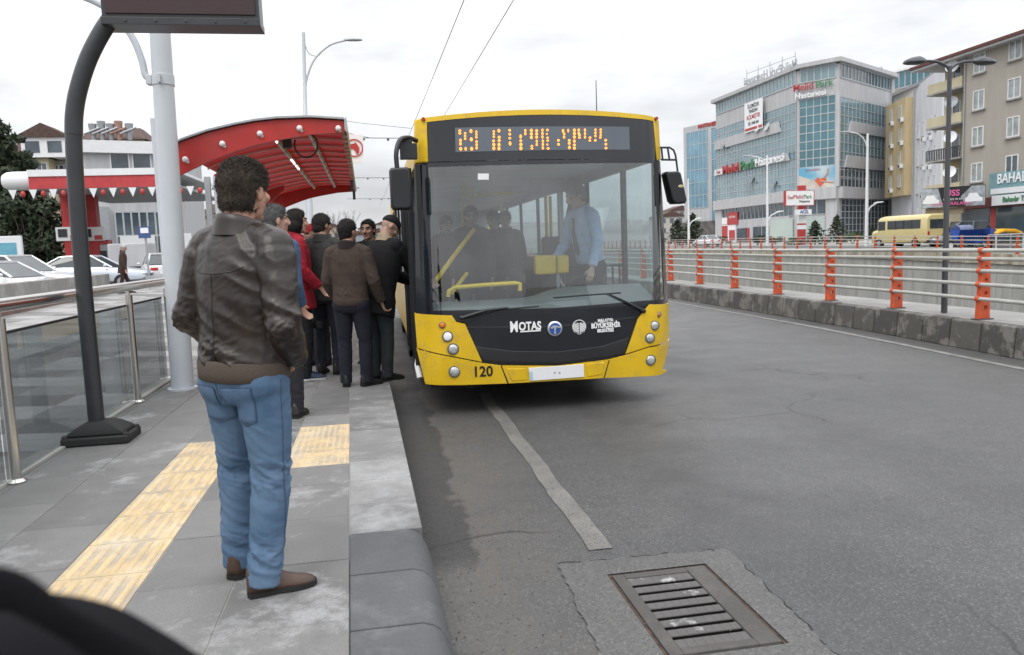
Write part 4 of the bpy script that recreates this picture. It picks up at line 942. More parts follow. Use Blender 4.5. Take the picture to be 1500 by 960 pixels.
def hand(mb, w_, d, s, H, curl=.6, spread=1.0):
    """palm, four unequal bent fingers and a thumb; d: along the hand, s: towards the thumb"""
    k = H/1.8; d = Vector(d).normalized(); s = Vector(s); s = (s-d*s.dot(d)).normalized(); n = d.cross(s)     # fingers curl towards n
    w_ = Vector(w_); L_ = .092*k
    mb.ring_loft([[w_+d*t*L_+s*math.cos(a)*rw*k+n*math.sin(a)*rt*k for a in [i*math.pi/6 for i in range(12)]] for t, rw, rt in ((-.12, .026, .020), (.15, .030, .018), (.6, .041, .016), (1.0, .040, .013))])
    for i, (off, l) in enumerate(((.030, .072), (.010, .082), (-.010, .076), (-.029, .060))):
        p = w_+d*(L_*.95-abs(off)*.15)+s*off*k*spread; a = 0; pts = [p-d*.02*k]
        for j, seg in enumerate((.45, .32, .23)):
            a += curl*(.7, .9, .6)[j]; dd = d*math.cos(a)+n*math.sin(a); pts.append(pts[-1]+dd*(l*seg*k+(.02*k if j == 0 else 0)))
        mb.tube(pts, [.0095*k, .0095*k, .0088*k, .0078*k], 8); mb.ball(pts[-1], .0078*k, 8, 6)
    b = w_+d*L_*.25+s*.026*k; t1 = b+(s*.7+d*.7+n*.25).normalized()*.042*k; t2 = t1+(d*.9+s*.1+n*.35).normalized()*.030*k
    mb.tube([b-s*.012*k, b, t1, t2], [.013*k, .0125*k, .0105*k, .0085*k], 8); mb.ball(t2, .0085*k, 8, 6)
SK = {}
def skin(c):
    if c not in SK:
        SK[c] = mat('skin', c, .5, var=.08, vscale=20, bump=.05, bscale=200)
        SK[c].node_tree.nodes['Principled BSDF'].inputs['Subsurface Weight'].default_value = .08
    return SK[c]
CL = {}
def cloth(name, c, rough=.85, bump=.35, bs=300, **k):
    q = (name, tuple(c))
    if q not in CL: CL[q] = mat(name, c, rough, var=k.get('var', .16), vscale=9, bump=bump, bscale=bs, spec=k.get('spec', .3))
    return CL[q]
M['lips'] = mat('lips', (.28, .10, .085), .5); M['eye'] = mat('eye_dark', (.03, .025, .02), .2); M['eyewhite'] = mat('eye_white', (.55, .52, .5), .3)
DEF_ARM = lambda s: dict(e=(s*.135, -.012, .63), w=(s*.140, .035, .48), th=(-s*.5, 1, 0), curl=.55)
def person(label, loc, rotz, H, jacket='short', jc=(.1, .1, .1), tc=(.03, .03, .04), hair='short', hc=(.015, .012, .010), sc=(.42, .25, .18), shoe=(.02, .018, .016),
           lean=0, tw=0, tilt=0, head=(0, 0), feet=None, arms=None, vox=.0075, fold=.007, seed=1, jm=None, tm=None, bulk=1.0, hem=None, collar=True, band=None, group=None, sole=(.02, .02, .02), knees=None, legs=True, cat='person', strands=1800, headoff=0, belly=0, trouser_fit=1.0, lowleg=1.0):
    root = thing('person', label, cat, loc, group); root.rotation_euler = (0, 0, rotz)
    h = H; X = Vector
    feet = feet or [(-.055, .0, 8), (.055, .0, -8)]
    arms = [dict(DEF_ARM(-1), **((arms or {}).get('L', {}))), dict(DEF_ARM(1), **((arms or {}).get('R', {})))]
    ml = Matrix.Rotation(R(tilt), 3, 'Y') @ Matrix.Rotation(R(-lean), 3, 'X') @ Matrix.Rotation(R(tw), 3, 'Z'); piv = X((0, 0, .52*h))
    up = lambda p: piv+ml@(X(p)*1.0-piv)
    uh = lambda p: up(X(p)*h)
    hc0 = uh((0, .012, .922+headoff)); mh = ml@Matrix.Rotation(R(head[0]), 3, 'Z')@Matrix.Rotation(R(-head[1]), 3, 'X'); hs = h/1.8*1.06
    hp = lambda x, y, z: hc0+mh@X((x*hs, y*hs, z*hs))
    # ---- body: head, neck, torso, arms, hands, legs as one surface
    b = MB()
    def ell(mb, c, r, f=hp, n=18, m=12):
        rings = []
        for i in range(m+1):
            a = math.pi*(i+.02)/(m+.04); rings.append([f(c[0]+r[0]*math.sin(a)*math.cos(2*math.pi*k/n), c[1]+r[1]*math.sin(a)*math.sin(2*math.pi*k/n), c[2]-r[2]*math.cos(a)) for k in range(n)])
        mb.ring_loft(rings)
    ell(b, (0, -.010, .022), (.076, .097, .092)); ell(b, (0, .024, -.030), (.059, .070, .080)); ell(b, (0, .068, -.090), (.030, .024, .022)); ell(b, (0, .030, -.070), (.052, .052, .042))
    b.tube([hp(0, .088, .020), hp(0, .104, -.005), hp(0, .112, -.026)], [.010*hs, .013*hs, .017*hs], 10); ell(b, (0, .104, -.028), (.019, .014, .012))
    ell(b, (0, .080, .034), (.054, .016, .011)); ell(b, (0, .088, -.055), (.026, .011, .008)); ell(b, (0, .087, -.066), (.022, .011, .008))
    for s in (-1, 1):
        ell(b, (s*.079, -.008, -.010), (.009, .021, .033)); ell(b, (s*.040, .066, -.018), (.022, .020, .020))
    b.tube([hp(0, -.018, -.05), uh((0, -.010, .862)), uh((0, -.016, .82))], [.056*hs, .058*hs, .072*hs], 16)
    def el(z, rx, ry, cy=0, n=24): return [up(X((rx*h*math.cos(2*math.pi*k/n), cy*h+ry*h*math.sin(2*math.pi*k/n), z*h))) for k in range(n)]
    b.ring_loft([el(.475, .08, .055), el(.54, .088, .06), el(.60, .080, .055), el(.70, .095, .062), el(.785, .10, .055), el(.825, .06, .042, -.008), el(.84, .035, .03, -.01)])
    def armpts(A, s): return uh((s*.104, -.006, .795)), uh(A['e']), uh(A['w'])
    for A, s in zip(arms, (-1, 1)):
        S_, E_, W_ = armpts(A, s); b.tube([S_, S_.lerp(E_, .5), E_, E_.lerp(W_, .35), W_], [.032*h, .026*h, .023*h, .022*h, .0165*h], 12); b.ball(E_, .023*h, 10, 8); b.ball(S_, .032*h, 10, 8)
        d = (W_-E_).normalized(); d = (d+X(A.get('hd', (0, 0, 0)))).normalized()
        hand(b, W_+d*.012*h, d, ml@X(A['th']), h, A['curl'])
    hips = [X((s*.052*h, 0, .49*h)) for s in (-1, 1)]; kn = []; an = []
    for i, (s, (fx, fy, fa)) in enumerate(zip((-1, 1), feet)):
        A_ = X((fx*h, fy*h, .048*h)); Hh = hips[i]; K_ = Hh.lerp(A_, .49)+X((math.sin(R(-fa))*.012*h, .016*h, 0))
        if knees and knees[i]: K_ = X(knees[i])*h
        kn.append(K_); an.append(A_)
        if legs:
            b.tube([Hh, Hh.lerp(K_, .5), K_, K_.lerp(A_, .3), A_], [.050*h, .042*h, .029*h, .030*h, .020*h], 12)
            f = X((math.sin(R(-fa)), math.cos(R(-fa)), 0)); b.tube([A_-f*.012*h, A_+f*.03*h-X((0, 0, .026*h)), A_+f*.075*h-X((0, 0, .031*h))], [.016*h, .009*h, .007*h], 10)
    me = remesh(b, vox, 3, .5)
    bo = own('body', me, [skin(sc), M['lips'], M['eye'], cloth('brow_hair', hc)], root)
    inv = mh.transposed()
    for p in me.polygons:
        q = inv@(p.center-hc0)/hs
        if q.y > .05 and abs(q.z) < .12:
            if abs(q.x) < .025 and -.072 < q.z < -.048 and q.y > .084: p.material_index = 1
            elif abs(abs(q.x)-.032) < .013 and abs(q.z-.008) < .007: p.material_index = 2
            elif abs(abs(q.x)-.034) < .022 and abs(q.z-.034) < .007: p.material_index = 3
            elif hair == 'moustache' and abs(q.x) < .034 and -.049 < q.z < -.036: p.material_index = 3
    # ---- hair or headwear: a closed shell that sinks into the head outside the hair line
    if hair:
        hb = MB(); ell(hb, (0, -.012, .024), (.084, .104, .098), n=28, m=20)
        if hair == 'long': ell(hb, (0, -.034, -.030), (.092, .082, .092), n=24, m=16)
        if hair in ('short', 'moustache'): ell(hb, (0, -.032, -.030), (.070, .076, .078), n=24, m=16)
        hm = remesh(hb, .0075, 2)
        def hl(q):
            z = q.z; y = q.y
            if hair in ('cap', 'beanie'): f = z-.030+.10*max(0, -y)*(1 if hair == 'cap' else 4)
            elif hair == 'long': f = min(.040-y+.7*max(0, z-.030), z+.125)
            elif hair == 'balding': f = min(.0-y, z+.055, .055-z+.0)
            else:
                f = min(.052-y+.75*max(0, z-.030), z+.098+.0*y)
                if y > -.02: f = min(f, z-.0+.55*(.03-y) if abs(q.x) > .05 else f)
            return f
        src = []
        for v in hm.vertices:
            q = inv@(v.co-hc0)/hs; f = hl(q)+((mnoise.noise(v.co*45+X((0, seed, 0)))*.016+mnoise.noise(v.co*150)*.008) if hair not in ('cap', 'beanie') else 0); k = sstep(-.004, .024, f)
            nn = mnoise.noise(v.co*55+X((seed, 0, 0)))*.5+mnoise.noise(v.co*130)*.35
            amp = .0085 if hair not in ('cap', 'beanie') else .0012
            r = .885+.135*k
            if hair == 'long': r += .07*k
            c = hp(0, -.012, .022); v.co = c+(v.co-c)*r+v.normal*nn*amp*k
            if f > .010: src.append((v.co.copy(), v.normal.copy()))
        hcol = cloth('hair', hc, .6, .9, 260, var=.45) if hair not in ('cap', 'beanie') else cloth('cap_fabric', hc)
        if strands and hair not in ('cap', 'beanie'):
            rn = random.Random(seed); vs = [tuple(v.co) for v in hm.vertices]; fs = [tuple(p.vertices) for p in hm.polygons]
            for i in range(strands):
                p, n = rn.choice(src); p = p+X((rn.uniform(-1, 1), rn.uniform(-1, 1), rn.uniform(-1, 1)))*.004
                q = inv@(p-hc0)/hs; topk = sstep(.03, .09, q.z)
                dr = (n*(.45+.6*topk)+mh@X((rn.uniform(-.5, .5), -.25+rn.uniform(-.4, .4)+.5*topk, -.75+.9*topk+rn.uniform(-.3, .3)))).normalized(); l = rn.uniform(.006, .012)*(1+.6*topk)
                sd_ = dr.cross(X((rn.uniform(-1, 1), rn.uniform(-1, 1), rn.uniform(-1, 1)))).normalized()*.0011; k = len(vs)
                m_ = p+dr*l*.6+n*.001; vs += [tuple(p-sd_), tuple(p+sd_), tuple(m_+sd_*.7), tuple(m_-sd_*.7), tuple(p+dr*l+X((0, 0, -.003)))]
                fs += [(k, k+1, k+2, k+3), (k+3, k+2, k+4)]
            nm = bpy.data.meshes.new('hair'); nm.from_pydata(vs, [], fs); hm = nm
            for p in hm.polygons: p.use_smooth = True
        ho = own('cap' if hair in ('cap', 'beanie') else 'hair', hm, hcol, root)
        if hair == 'cap':
            pk = MB(); pk.ring_loft([[hp(math.sin(a)*.07*q, .055+math.cos(a)*.085*q*.8, .040-.012*q-.004*t) for a in [R(-75+15*i) for i in range(11)]] for q, t in ((.6, 0), (1, 0), (1, 1), (.6, 1))]); pm = bpy.data.meshes.new('p'); pm.from_pydata([tuple(v) for v in pk.v], [], pk.f); own('peak', pm, hcol, ho)
    # ---- trousers
    tmm = tm or cloth('trouser_cloth', tc)
    if legs:
        t = MB(); tf = trouser_fit*(.9 if (hem or (.33 if jacket == 'coat' else .5)) < .46 else 1)
        t.ring_loft([el2 for el2 in ([X((rx*h*math.cos(2*math.pi*k/24), cy*h+ry*h*math.sin(2*math.pi*k/24), z*h)) for k in range(24)] for z, rx, ry, cy in ((.445, .07*tf, .06*tf, -.004), (.47, .093*tf, .070*tf, -.006), (.51, .097*tf, .074*tf, -.010), (.55, .093*tf, .066*tf, -.004), (.58, .088*tf, .060*tf, 0)))])
        for s, Hh, K_, A_ in zip((-1, 1), hips, kn, an):
            hemz = A_+X((0, -.004*h, -.026*h)); t.tube([Hh+X((0, -.004*h, .02*h)), Hh.lerp(K_, .4), K_, K_.lerp(A_, .35), K_.lerp(A_, .8), hemz], [.057*h*tf, .052*h*tf, .040*h*tf*lowleg, .039*h*tf*lowleg, .034*h*tf*lowleg, .034*h*tf*lowleg], 18); t.ball(Hh+X((0, -.012*h, .0)), .058*h*tf, 14, 10)
        me = remesh(t, vox*1.1, 3); folds(me, fold*.9, 'leg', seed, [(tuple(k_), .12*h) for k_ in kn]+[(tuple(a_+X((0, 0, .05*h))), .10*h) for a_ in an]+[((0, .05*h, .46*h), .1*h)])
        own('trousers', me, tmm, root)
        for s, (fx, fy, fa), A_ in zip((-1, 1), feet, an):
            f = X((math.sin(R(-fa)), math.cos(R(-fa)), 0)); r = X((f.y, -f.x, 0)); o_ = X((fx*h, fy*h, 0)); sh = MB()
            prof = [(-.041, .010, .060), (-.036, .019, .074), (-.01, .021, .076), (.018, .021, .064), (.045, .0225, .043), (.07, .024, .033), (.09, .0225, .028), (.106, .016, .022), (.113, .006, .015)]
            sh.ring_loft([[o_+f*y*h+r*wd*h*math.cos(a)+X((0, 0, .010*h+max(0, (zt-.010)*h*math.sin(a)) if math.sin(a) > 0 else .010*h)) for a in [i*2*math.pi/20 for i in range(20)]] for y, wd, zt in prof])
            sm = bpy.data.meshes.new('s'); sm.from_pydata([tuple(v) for v in sh.v], [], sh.f)
            for p in sm.polygons: p.use_smooth = True
            so_ = own('shoe', sm, cloth('shoe_leather', shoe, .5, .2, 90, spec=.5), root)
            sl_ = MB(); pl_ = [(-.041, .009), (-.036, .0195), (-.01, .0215), (.025, .0215), (.055, .0245), (.085, .0245), (.105, .0175), (.114, .006)]
            sl_.ring_loft([[o_+f*y*h*1.01+r*sx*wd*1.04*h+X((0, 0, z*h+(.0 if y < .02 and z < .005 else (.003*h if z < .005 and y < .045 else 0)))) for sx, z in ((-1, .001), (1, .001), (1, .0125), (-1, .0125))] for y, wd in pl_])
            sm = bpy.data.meshes.new('s'); sm.from_pydata([tuple(v) for v in sl_.v], [], sl_.f); own('sole', sm, cloth('sole_rubber', sole), so_)
    # ---- jacket, coat or shirt
    if jacket:
        j = MB(); hz = hem or {'short': .50, 'coat': .33, 'shirt': .52, 'long': .40}[jacket]; B = bulk
        rg = []
        if hz < .46: rg += [el(hz, .116*B, .094*B, 0), el(.48, .110*B, .090*B, -.004)]
        else: rg += [el(hz, .098*B, .076*B, -.004)]
        rg += [el(.53, .101*B, .078*B, -.004), el(.60, .100*B, .074*B+belly, belly*.8), el(.68, .108*B, .076*B, .0), el(.745, .112*B, .072*B, 0), el(.79, .106*B, .060*B, -.004), el(.822, .075, .050, -.010), el(.842, .048, .040, -.012)]
        j.ring_loft(rg); fc = []
        for A, s in zip(arms, (-1, 1)):
            S_, E_, W_ = armpts(A, s); D = (W_-E_).normalized(); bl = B
            nb_ = uh((s*.046, -.010, .822)); j.tube([nb_, nb_.lerp(S_, .5)+X((0, 0, .004*h)), S_], [.030*h, .036*h, .037*h*bl], 14)
            j.tube([S_+(S_-E_)*.04, S_.lerp(E_, .12), S_.lerp(E_, .5), E_, E_.lerp(W_, .4), W_-D*.004*h], [.033*h*bl, .041*h*bl, .037*h*bl, .034*h*bl, .032*h*bl, .0255*h*bl], 16); j.ball(S_, .038*h*bl, 14, 10); j.ball(E_, .034*h*bl, 12, 8)
            fc += [(tuple(E_), .11*h), (tuple(W_), .07*h)]
        me = remesh(j, vox, 4); folds(me, fold, 'top', seed+3, fc+[(tuple(uh((0, -.07, .54))), .12*h)])
        jo = own({'short': 'jacket', 'coat': 'coat', 'shirt': 'shirt', 'long': 'jacket'}[jacket], me, jm or cloth('jacket_cloth', jc), root)
        if collar:
            cb = MB()
            cb.ring_loft([[uh((rx*math.cos(a), cy+ry*math.sin(a), z+.012*math.sin(a)*-1*zk)) for a in [i*2*math.pi/24 for i in range(24)]] for z, rx, ry, cy, zk in ((.822, .066, .055, -.010, 0), (.846, .053, .050, -.008, .8), (.857, .0510, .0500, -.008, 1.0), (.8585, .0465, .0460, -.008, 1.0), (.84, .043, .042, -.008, .5), (.825, .042, .04, -.01, 0))], cap=False)
            cm = remesh(cb, .006, 2) if False else bpy.data.meshes.new('c')
            cm.from_pydata([tuple(v) for v in cb.v], [], cb.f)
            for p in cm.polygons: p.use_smooth = True
            own('collar', cm, collar if not isinstance(collar, bool) else (jm or cloth('jacket_cloth', jc)), jo)
        if band:
            bb = MB(); bb.ring_loft([el(hz-.040, .094*B, .074*B, -.004, 40), el(hz-.037, .099*B, .0785*B, -.004, 40), el(hz-.020, .101*B, .080*B, -.004, 40), el(hz+.004, .1015*B, .080*B, -.004, 40), el(hz+.008, .098*B, .077*B, -.004, 40)]); bmz = bpy.data.meshes.new('b'); bmz.from_pydata([tuple(v) for v in bb.v], [], bb.f)
            for p in bmz.polygons: p.use_smooth = True
            own('waistband', bmz, band, jo)
    return root, dict(hp=hp, uh=uh, up=up, hs=hs)
def stand(px, py, top, z=PZ):
    p = atz(px, py, z); t = aty(px-3, top, p.y); return p, t.z-z
# ---- the man in the leather jacket
M['leather'] = mat('brown_leather', (.0205, .0135, .0105), .37, var=.3, vscale=5, bump=.08, bscale=160, spec=.5)
M['knit'] = mat('knit_band', (.085, .068, .055), .95, var=.1, bump=.5, bscale=220, spec=.2)
M['denim'] = mat('blue_denim', (.062, .115, .195), .9, col2=(.120, .185, .275), vscale=5, bump=.3, bscale=350, spec=.2)
man, mi = person('man in a brown leather jacket and blue jeans standing on the platform, hands in pockets', V(-.578, 3.43, PZ), R(-38), 1.87, 'short', hair='short', hc=(.060, .046, .036), sc=(.46, .25, .18),
    shoe=(.062, .034, .024), feet=[(-.092, .022, 24), (.050, -.034, -38)], lean=1.5, tilt=2.0, jm=M['leather'], tm=M['denim'], band=M['knit'], hem=.535, bulk=1.13, fold=.017, vox=.0065, seed=4, head=(6, 4), strands=9000, belly=.010, trouser_fit=1.08, lowleg=1.02,
    arms={'L': dict(e=(-.149, -.030, .635), w=(-.098, .052, .545), curl=.4, hd=(.9, .1, .3)), 'R': dict(e=(.156, -.035, .630), w=(.102, .050, .540), curl=.4, hd=(-.9, .1, .3))})
# seams, pockets and shoulder straps lying on the cloth
from mathutils.bvhtree import BVHTree
def cast(tree, p, d, off):
    h_, n_, i_, q_ = tree.ray_cast(Vector(p), Vector(d)); return None if h_ is None else h_+n_*off
def seam(part, pts, r, m, parent, d=(0, 1, 0), name='seam'):
    tree = BVHTree.FromPolygons([v.co for v in part.data.vertices], [p.vertices for p in part.data.polygons]); q = []
    for a, b in zip(pts, pts[1:]):
        n = max(2, int((Vector(b)-Vector(a)).length/.012))
        for i in range(n+1): h_ = cast(tree, Vector(a).lerp(Vector(b), i/n), d, r*.25); q += [h_] if h_ else []
    if len(q) > 2: mb = MB(); mb.tube(q, r, 6); me = bpy.data.meshes.new(name); me.from_pydata([tuple(v) for v in mb.v], [], mb.f); own(name, me, m, parent)
def patch(part, x0, x1, z0, z1, m, parent, name, d=(0, 1, 0), taper=.0, off=.003):
    tree = BVHTree.FromPolygons([v.co for v in part.data.vertices], [p.vertices for p in part.data.polygons]); n = 12; vs = []; ok = True
    for j in range(n+1):
        for i in range(n+1):
            z = z0+(z1-z0)*j/n; cx_ = (x0+x1)/2; x = cx_+(x0+(x1-x0)*i/n-cx_)*(1-taper*(1-j/n)); zz_ = z-(.018*(1-abs(i/n-.5)*2) if j == 0 else 0)
            h_ = cast(tree, (x-d[0], -d[1], zz_), d, off); vs.append(h_ or Vector((x, 0, zz_)))
    fs = [(j*(n+1)+i, j*(n+1)+i+1, (j+1)*(n+1)+i+1, (j+1)*(n+1)+i) for j in range(n) for i in range(n)]
    me = bpy.data.meshes.new(name); me.from_pydata([tuple(v) for v in vs], [], fs)
    for p in me.polygons: p.use_smooth = True
    o = own(name, me, m, parent); s_ = o.modifiers.new('s', 'SOLIDIFY'); s_.thickness = .003; s_.offset = 0
    rim = [vs[i] for i in range(n+1)]+[vs[j*(n+1)+n] for j in range(n+1)]+[vs[n*(n+1)+i] for i in range(n, -1, -1)]+[vs[j*(n+1)] for j in range(n, -1, -1)]
    mb = MB(); mb.tube([q+Vector((0, -.001, 0)) for q in rim], .0022, 5); me = bpy.data.meshes.new('stitching'); me.from_pydata([tuple(v) for v in mb.v], [], mb.f); own('stitching', me, M['stitch'], o)
M['stitch'] = mat('denim_stitch', (.045, .075, .13), .9); M['leatherseam'] = mat('leather_seam', (.007, .0055, .005), .5)
ch = {o.name.split('.')[0]: o for o in man.children}
jn, jk = ch['trousers'], ch['jacket']; h = 1.87
for s in (-1, 1): patch(jn, s*.085-.068, s*.085+.068, .408*h, .408*h+.15, M['denim'], jn, 'back_pocket', taper=.12)
seam(jn, [(0, -1, .50*h), (0, -1, .455*h)], .003, M['stitch'], jn)
for s in (-1, 1): seam(jn, [(s*1, -.015, .50*h), (s*1, -.012, .36*h), (s*1, -.01, .24*h), (s*1, -.0, .10*h)], .0028, M['stitch'], jn, d=(-s, 0, 0))
seam(jn, [(.006, -1, .53*h), (.16, -1, .515*h)], .002, M['stitch'], jn); seam(jn, [(-.006, -1, .53*h), (-.16, -1, .515*h)], .002, M['stitch'], jn)
seam(jk, [(-.15, -1, .752*h), (-.1, -1, .742*h), (0, -1, .738*h), (.1, -1, .742*h), (.15, -1, .752*h)], .0025, M['leatherseam'], jk)
seam(jk, [(0, -1, .738*h), (0, -1, .545*h)], .0022, M['leatherseam'], jk)
# ---- the queue at the door
p, H = stand(522, 566, 319)
person('man in a short brown jacket and navy trousers, seen from behind in the queue', p, R(-18), H, 'short', (.062, .044, .036), (.016, .016, .026), hc=(.014, .012, .011), sc=(.42, .24, .17), shoe=(.012, .012, .014),
       head=(-24, 0), arms={'R': dict(e=(.150, -.02, .63), w=(.165, .055, .500), curl=.9), 'L': dict(e=(-.14, -.01, .63), w=(-.12, .07, .52))}, feet=[(-.06, 0, 20), (.065, .01, -35)], band=cloth('jacket_cloth', (.06, .042, .034)), hem=.525, bulk=1.06, seed=8, fold=.008, collar=cloth('collar_dark', (.022, .016, .018)), trouser_fit=1.05)
p = atz(562, 558, PZ); H = 1.90
person('man in long black coat, black cap and beige scarf bending towards the bus', p+V(-.02, .05, 0), R(-50), H, 'coat', (.0075, .0075, .009), (.035, .042, .045), 'beanie', (.010, .010, .012), (.40, .24, .18), (.012, .012, .012),
       lean=17, head=(-22, 34), arms={'R': dict(e=(.12, .14, .70), w=(.10, .29, .66), curl=.5), 'L': dict(e=(-.10, .14, .68), w=(-.05, .29, .66), curl=.5)}, bulk=1.22, seed=9, collar=cloth('beige_scarf', (.33, .26, .17)), fold=.005, trouser_fit=1.1, hem=.385)
p, H = stand(484, 548, 311)
person('man in a dark grey jacket with black hair between the red coat and brown jacket', p, R(-20), H, 'long', (.045, .046, .045), (.030, .033, .045), 'short', (.020, .019, .018), (.38, .23, .17), hem=.46, bulk=1.1, seed=12, head=(-25, 8), arms={'L': dict(e=(-.14, .0, .63), w=(-.10, .10, .56))})
p, H = stand(447, 556, 305)
person('woman in a red coat with dark hair, facing the bus in the queue', p+V(.0, 0, 0), R(-72), H, 'coat', (.27, .010, .022), (.012, .012, .014), 'long', (.012, .009, .008), (.55, .33, .25), (.02, .03, .07), hem=.42, bulk=1.0, seed=14, head=(10, 3), sole=(.5, .5, .5),
       arms={'R': dict(e=(.135, -.01, .65), w=(.125, .09, .545), curl=.7), 'L': dict(e=(-.13, 0, .65), w=(-.10, .1, .55))}, collar=cloth('red_collar', (.25, .01, .02)))
p = atz(427, 612, PZ); H = aty(410, 297, p.y).z-PZ
person('grey haired man in a blue denim jacket, half hidden behind the leather jacket', p+V(-.04, 0, 0), R(-40), H, 'long', (.045, .085, .16), (.02, .02, .025), strands=4000, hc=(.10, .10, .10), sc=(.44, .26, .19), hem=.46, bulk=1.06, seed=16, head=(-22, 2), feet=[(-.05, 0, 15), (.04, .03, 25)], arms={'R': dict(e=(.135, -.03, .63), w=(.09, .05, .53)), 'L': dict(e=(-.135, -.03, .63), w=(-.09, .05, .53))}, collar=cloth('navy_collar', (.015, .02, .045)))
p = atz(470, 535, PZ); H = aty(470, 326, p.y).z-PZ
rh, q = person('person in a red hood, mostly hidden behind the man in grey', p, R(150), H, 'long', (.30, .02, .03), hair='cap', hc=(.40, .035, .04), seed=18, vox=.011, head=(-20, 5), fold=.004)
p = atz(551, 530, PZ); H = aty(551, 320, p.y).z-PZ
person('dark haired man with a moustache looking back over the black coat', p, R(152), H, 'long', (.02, .02, .022), hair='moustache', hc=(.012, .010, .010), sc=(.40, .235, .17), seed=20, head=(6, 4))
p = atz(582, 520, PZ)
# camera carried at the hip of the grey jacketed man
c = atz(478, 548, PZ); q = aty(463, 476, c.y-.22); cr = thing('handheld_camera', 'small black camera hanging at the hip of the man in grey', 'camera', q)
mb = MB(); mb.box(q.x-.065, q.x+.065, q.y-.03, q.y+.03, q.z-.042, q.z+.04); mb.box(q.x-.025, q.x+.03, q.y-.03, q.y+.03, q.z+.04, q.z+.06); mb.build('camera_body', M['black'], cr, bevel=.008)
mb = MB(); mb.cyl((q.x-.02, q.y-.03, q.z), (q.x-.02, q.y-.085, q.z), .032, .03, 16); mb.build('lens', M['blackgloss'], cr, smooth=40)
# ---- inside the bus: driver and riders
FZ = .43
p0 = aty(850, 330, BY+1.25)
dtop = aty(838, 277, BY+1.25).z
shirt = cloth('light_blue_shirt', (.42, .54, .74), .8, .2)
dr, q = person('driver in a light blue shirt and tie standing behind the bus windscreen', V(2.45, BY+1.25, FZ), R(112), dtop-FZ+.09, 'shirt', jm=shirt, tc=(.02, .02, .03), hair='short', hc=(.26, .24, .22), sc=(.52, .33, .25), lean=12, head=(-12, 14), seed=22, bulk=.98,
       arms={'L': dict(e=(-.155, .03, .655), w=(-.16, .11, .52), curl=.5), 'R': dict(e=(.14, .06, .64), w=(.10, .18, .58), curl=.5)}, collar=shirt, vox=.008)
tb = MB(); tb.ring_loft([[q['uh']((x*w_, .079+.004*dy-.02*(z > .75), z)) for x, dy in ((-1, 0), (1, 0), (1, 1), (-1, 1))] for z, w_ in ((.58, .010), (.60, .02), (.70, .015), (.80, .009))]); tmh = bpy.data.meshes.new('t'); tmh.from_pydata([tuple(v) for v in tb.v], [], tb.f); own('tie', tmh, cloth('olive_tie', (.10, .10, .045)), dr)
for x, y, rz, H, jc_, lab, hh in ((1.18, BY+2.1, 170, 1.74, (.035, .038, .045), 'passenger in a grey jacket standing inside behind the windscreen, nearest the front door', (.012, .01, .01)),
        (1.55, BY+2.6, 130, 1.70, (.012, .012, .014), 'passenger in black standing inside the bus, left of the yellow ticket machines', (.02, .014, .012)),
        (1.78, BY+3.1, 160, 1.72, (.02, .02, .022), 'passenger in dark clothes standing farther back inside the bus, by the yellow poles', (.012, .01, .01)),
        (.98, BY+3.3, 190, 1.68, (.05, .02, .02), 'passenger in dark red standing at the back left inside the bus', (.012, .01, .01))):
    person(lab, V(x, y, FZ), R(rz), H, 'long', jc_, hair='short', hc=hh, sc=(.36, .22, .16), vox=.012, fold=.004, seed=int(x*30), head=(10, 14), group='passengers inside the bus')
# ---- the old man walking on the plaza
p = V(-8.85, 29.3, pz(-8.85)-.0); t = aty(178, 357, p.y)
person('white haired old man in a brown coat and trousers walking behind the glass railing', p, R(-68), t.z-p.z, 'long', (.050, .030, .024), (.045, .028, .022), hc=(.5, .49, .47), sc=(.42, .26, .2), feet=[(-.04, .10, 0), (.04, -.10, 0)], lean=5, seed=30, hem=.40, vox=.010, shoe=(.03, .022, .02), head=(0, 12))
# ---- black carrying strap close to the lens, lower left
def sp(px, py, d): return atd(px, py, d)
pts = [sp(-110, 882, .33), sp(-40, 866, .33), (sp(20, 868, .335)), sp(80, 902, .34), sp(160, 948, .35), sp(270, 1016, .36), sp(420, 1110, .38)]
mb = MB(); sm_ = smoothpath([tuple(q) for q in pts], 5); rings = []
up_ = u_.normalized(); bk = F_.normalized()
for i, q in enumerate(sm_):
    a = Vector(sm_[min(i+1, len(sm_)-1)])-Vector(sm_[max(i-1, 0)]); n = bk.cross(a.normalized()).normalized(); q = Vector(q); wd = .0088+.002*math.sin(i*.3)
    rings.append([q+n*wd*math.cos(t)*1.0+bk*.006*math.sin(t) for t in [k*2*math.pi/14 for k in range(14)]])
mb.ring_loft(rings)
st_ = mb.build('carrying_strap', cloth('black_webbing', (.005, .005, .0065), .95, .3, spec=.15), smooth=60); tag(st_, 'black bag strap close to the lens in the lower left corner', 'strap')
bagpts = [(sp(-200, 960, .36)), sp(-60, 945, .36), sp(60, 962, .365), sp(150, 1005, .37), sp(260, 1070, .38), sp(420, 1150, .40)]
mb = MB(); sm_ = smoothpath([tuple(q) for q in bagpts], 5)
mb.ring_loft([[Vector(q)+V(0, 0, dz)+bk*dy for dz, dy in ((0, -.008), (.008, .02), (.004, .06), (-.10, .07), (-.14, .03), (-.10, -.01))] for q in sm_])
tag(mb.build('shoulder_bag', cloth('black_bag_fabric', (.006, .006, .0075), .95, .3, spec=.15), smooth=50), 'black shoulder bag under its strap, out of focus at the lower left corner', 'bag')
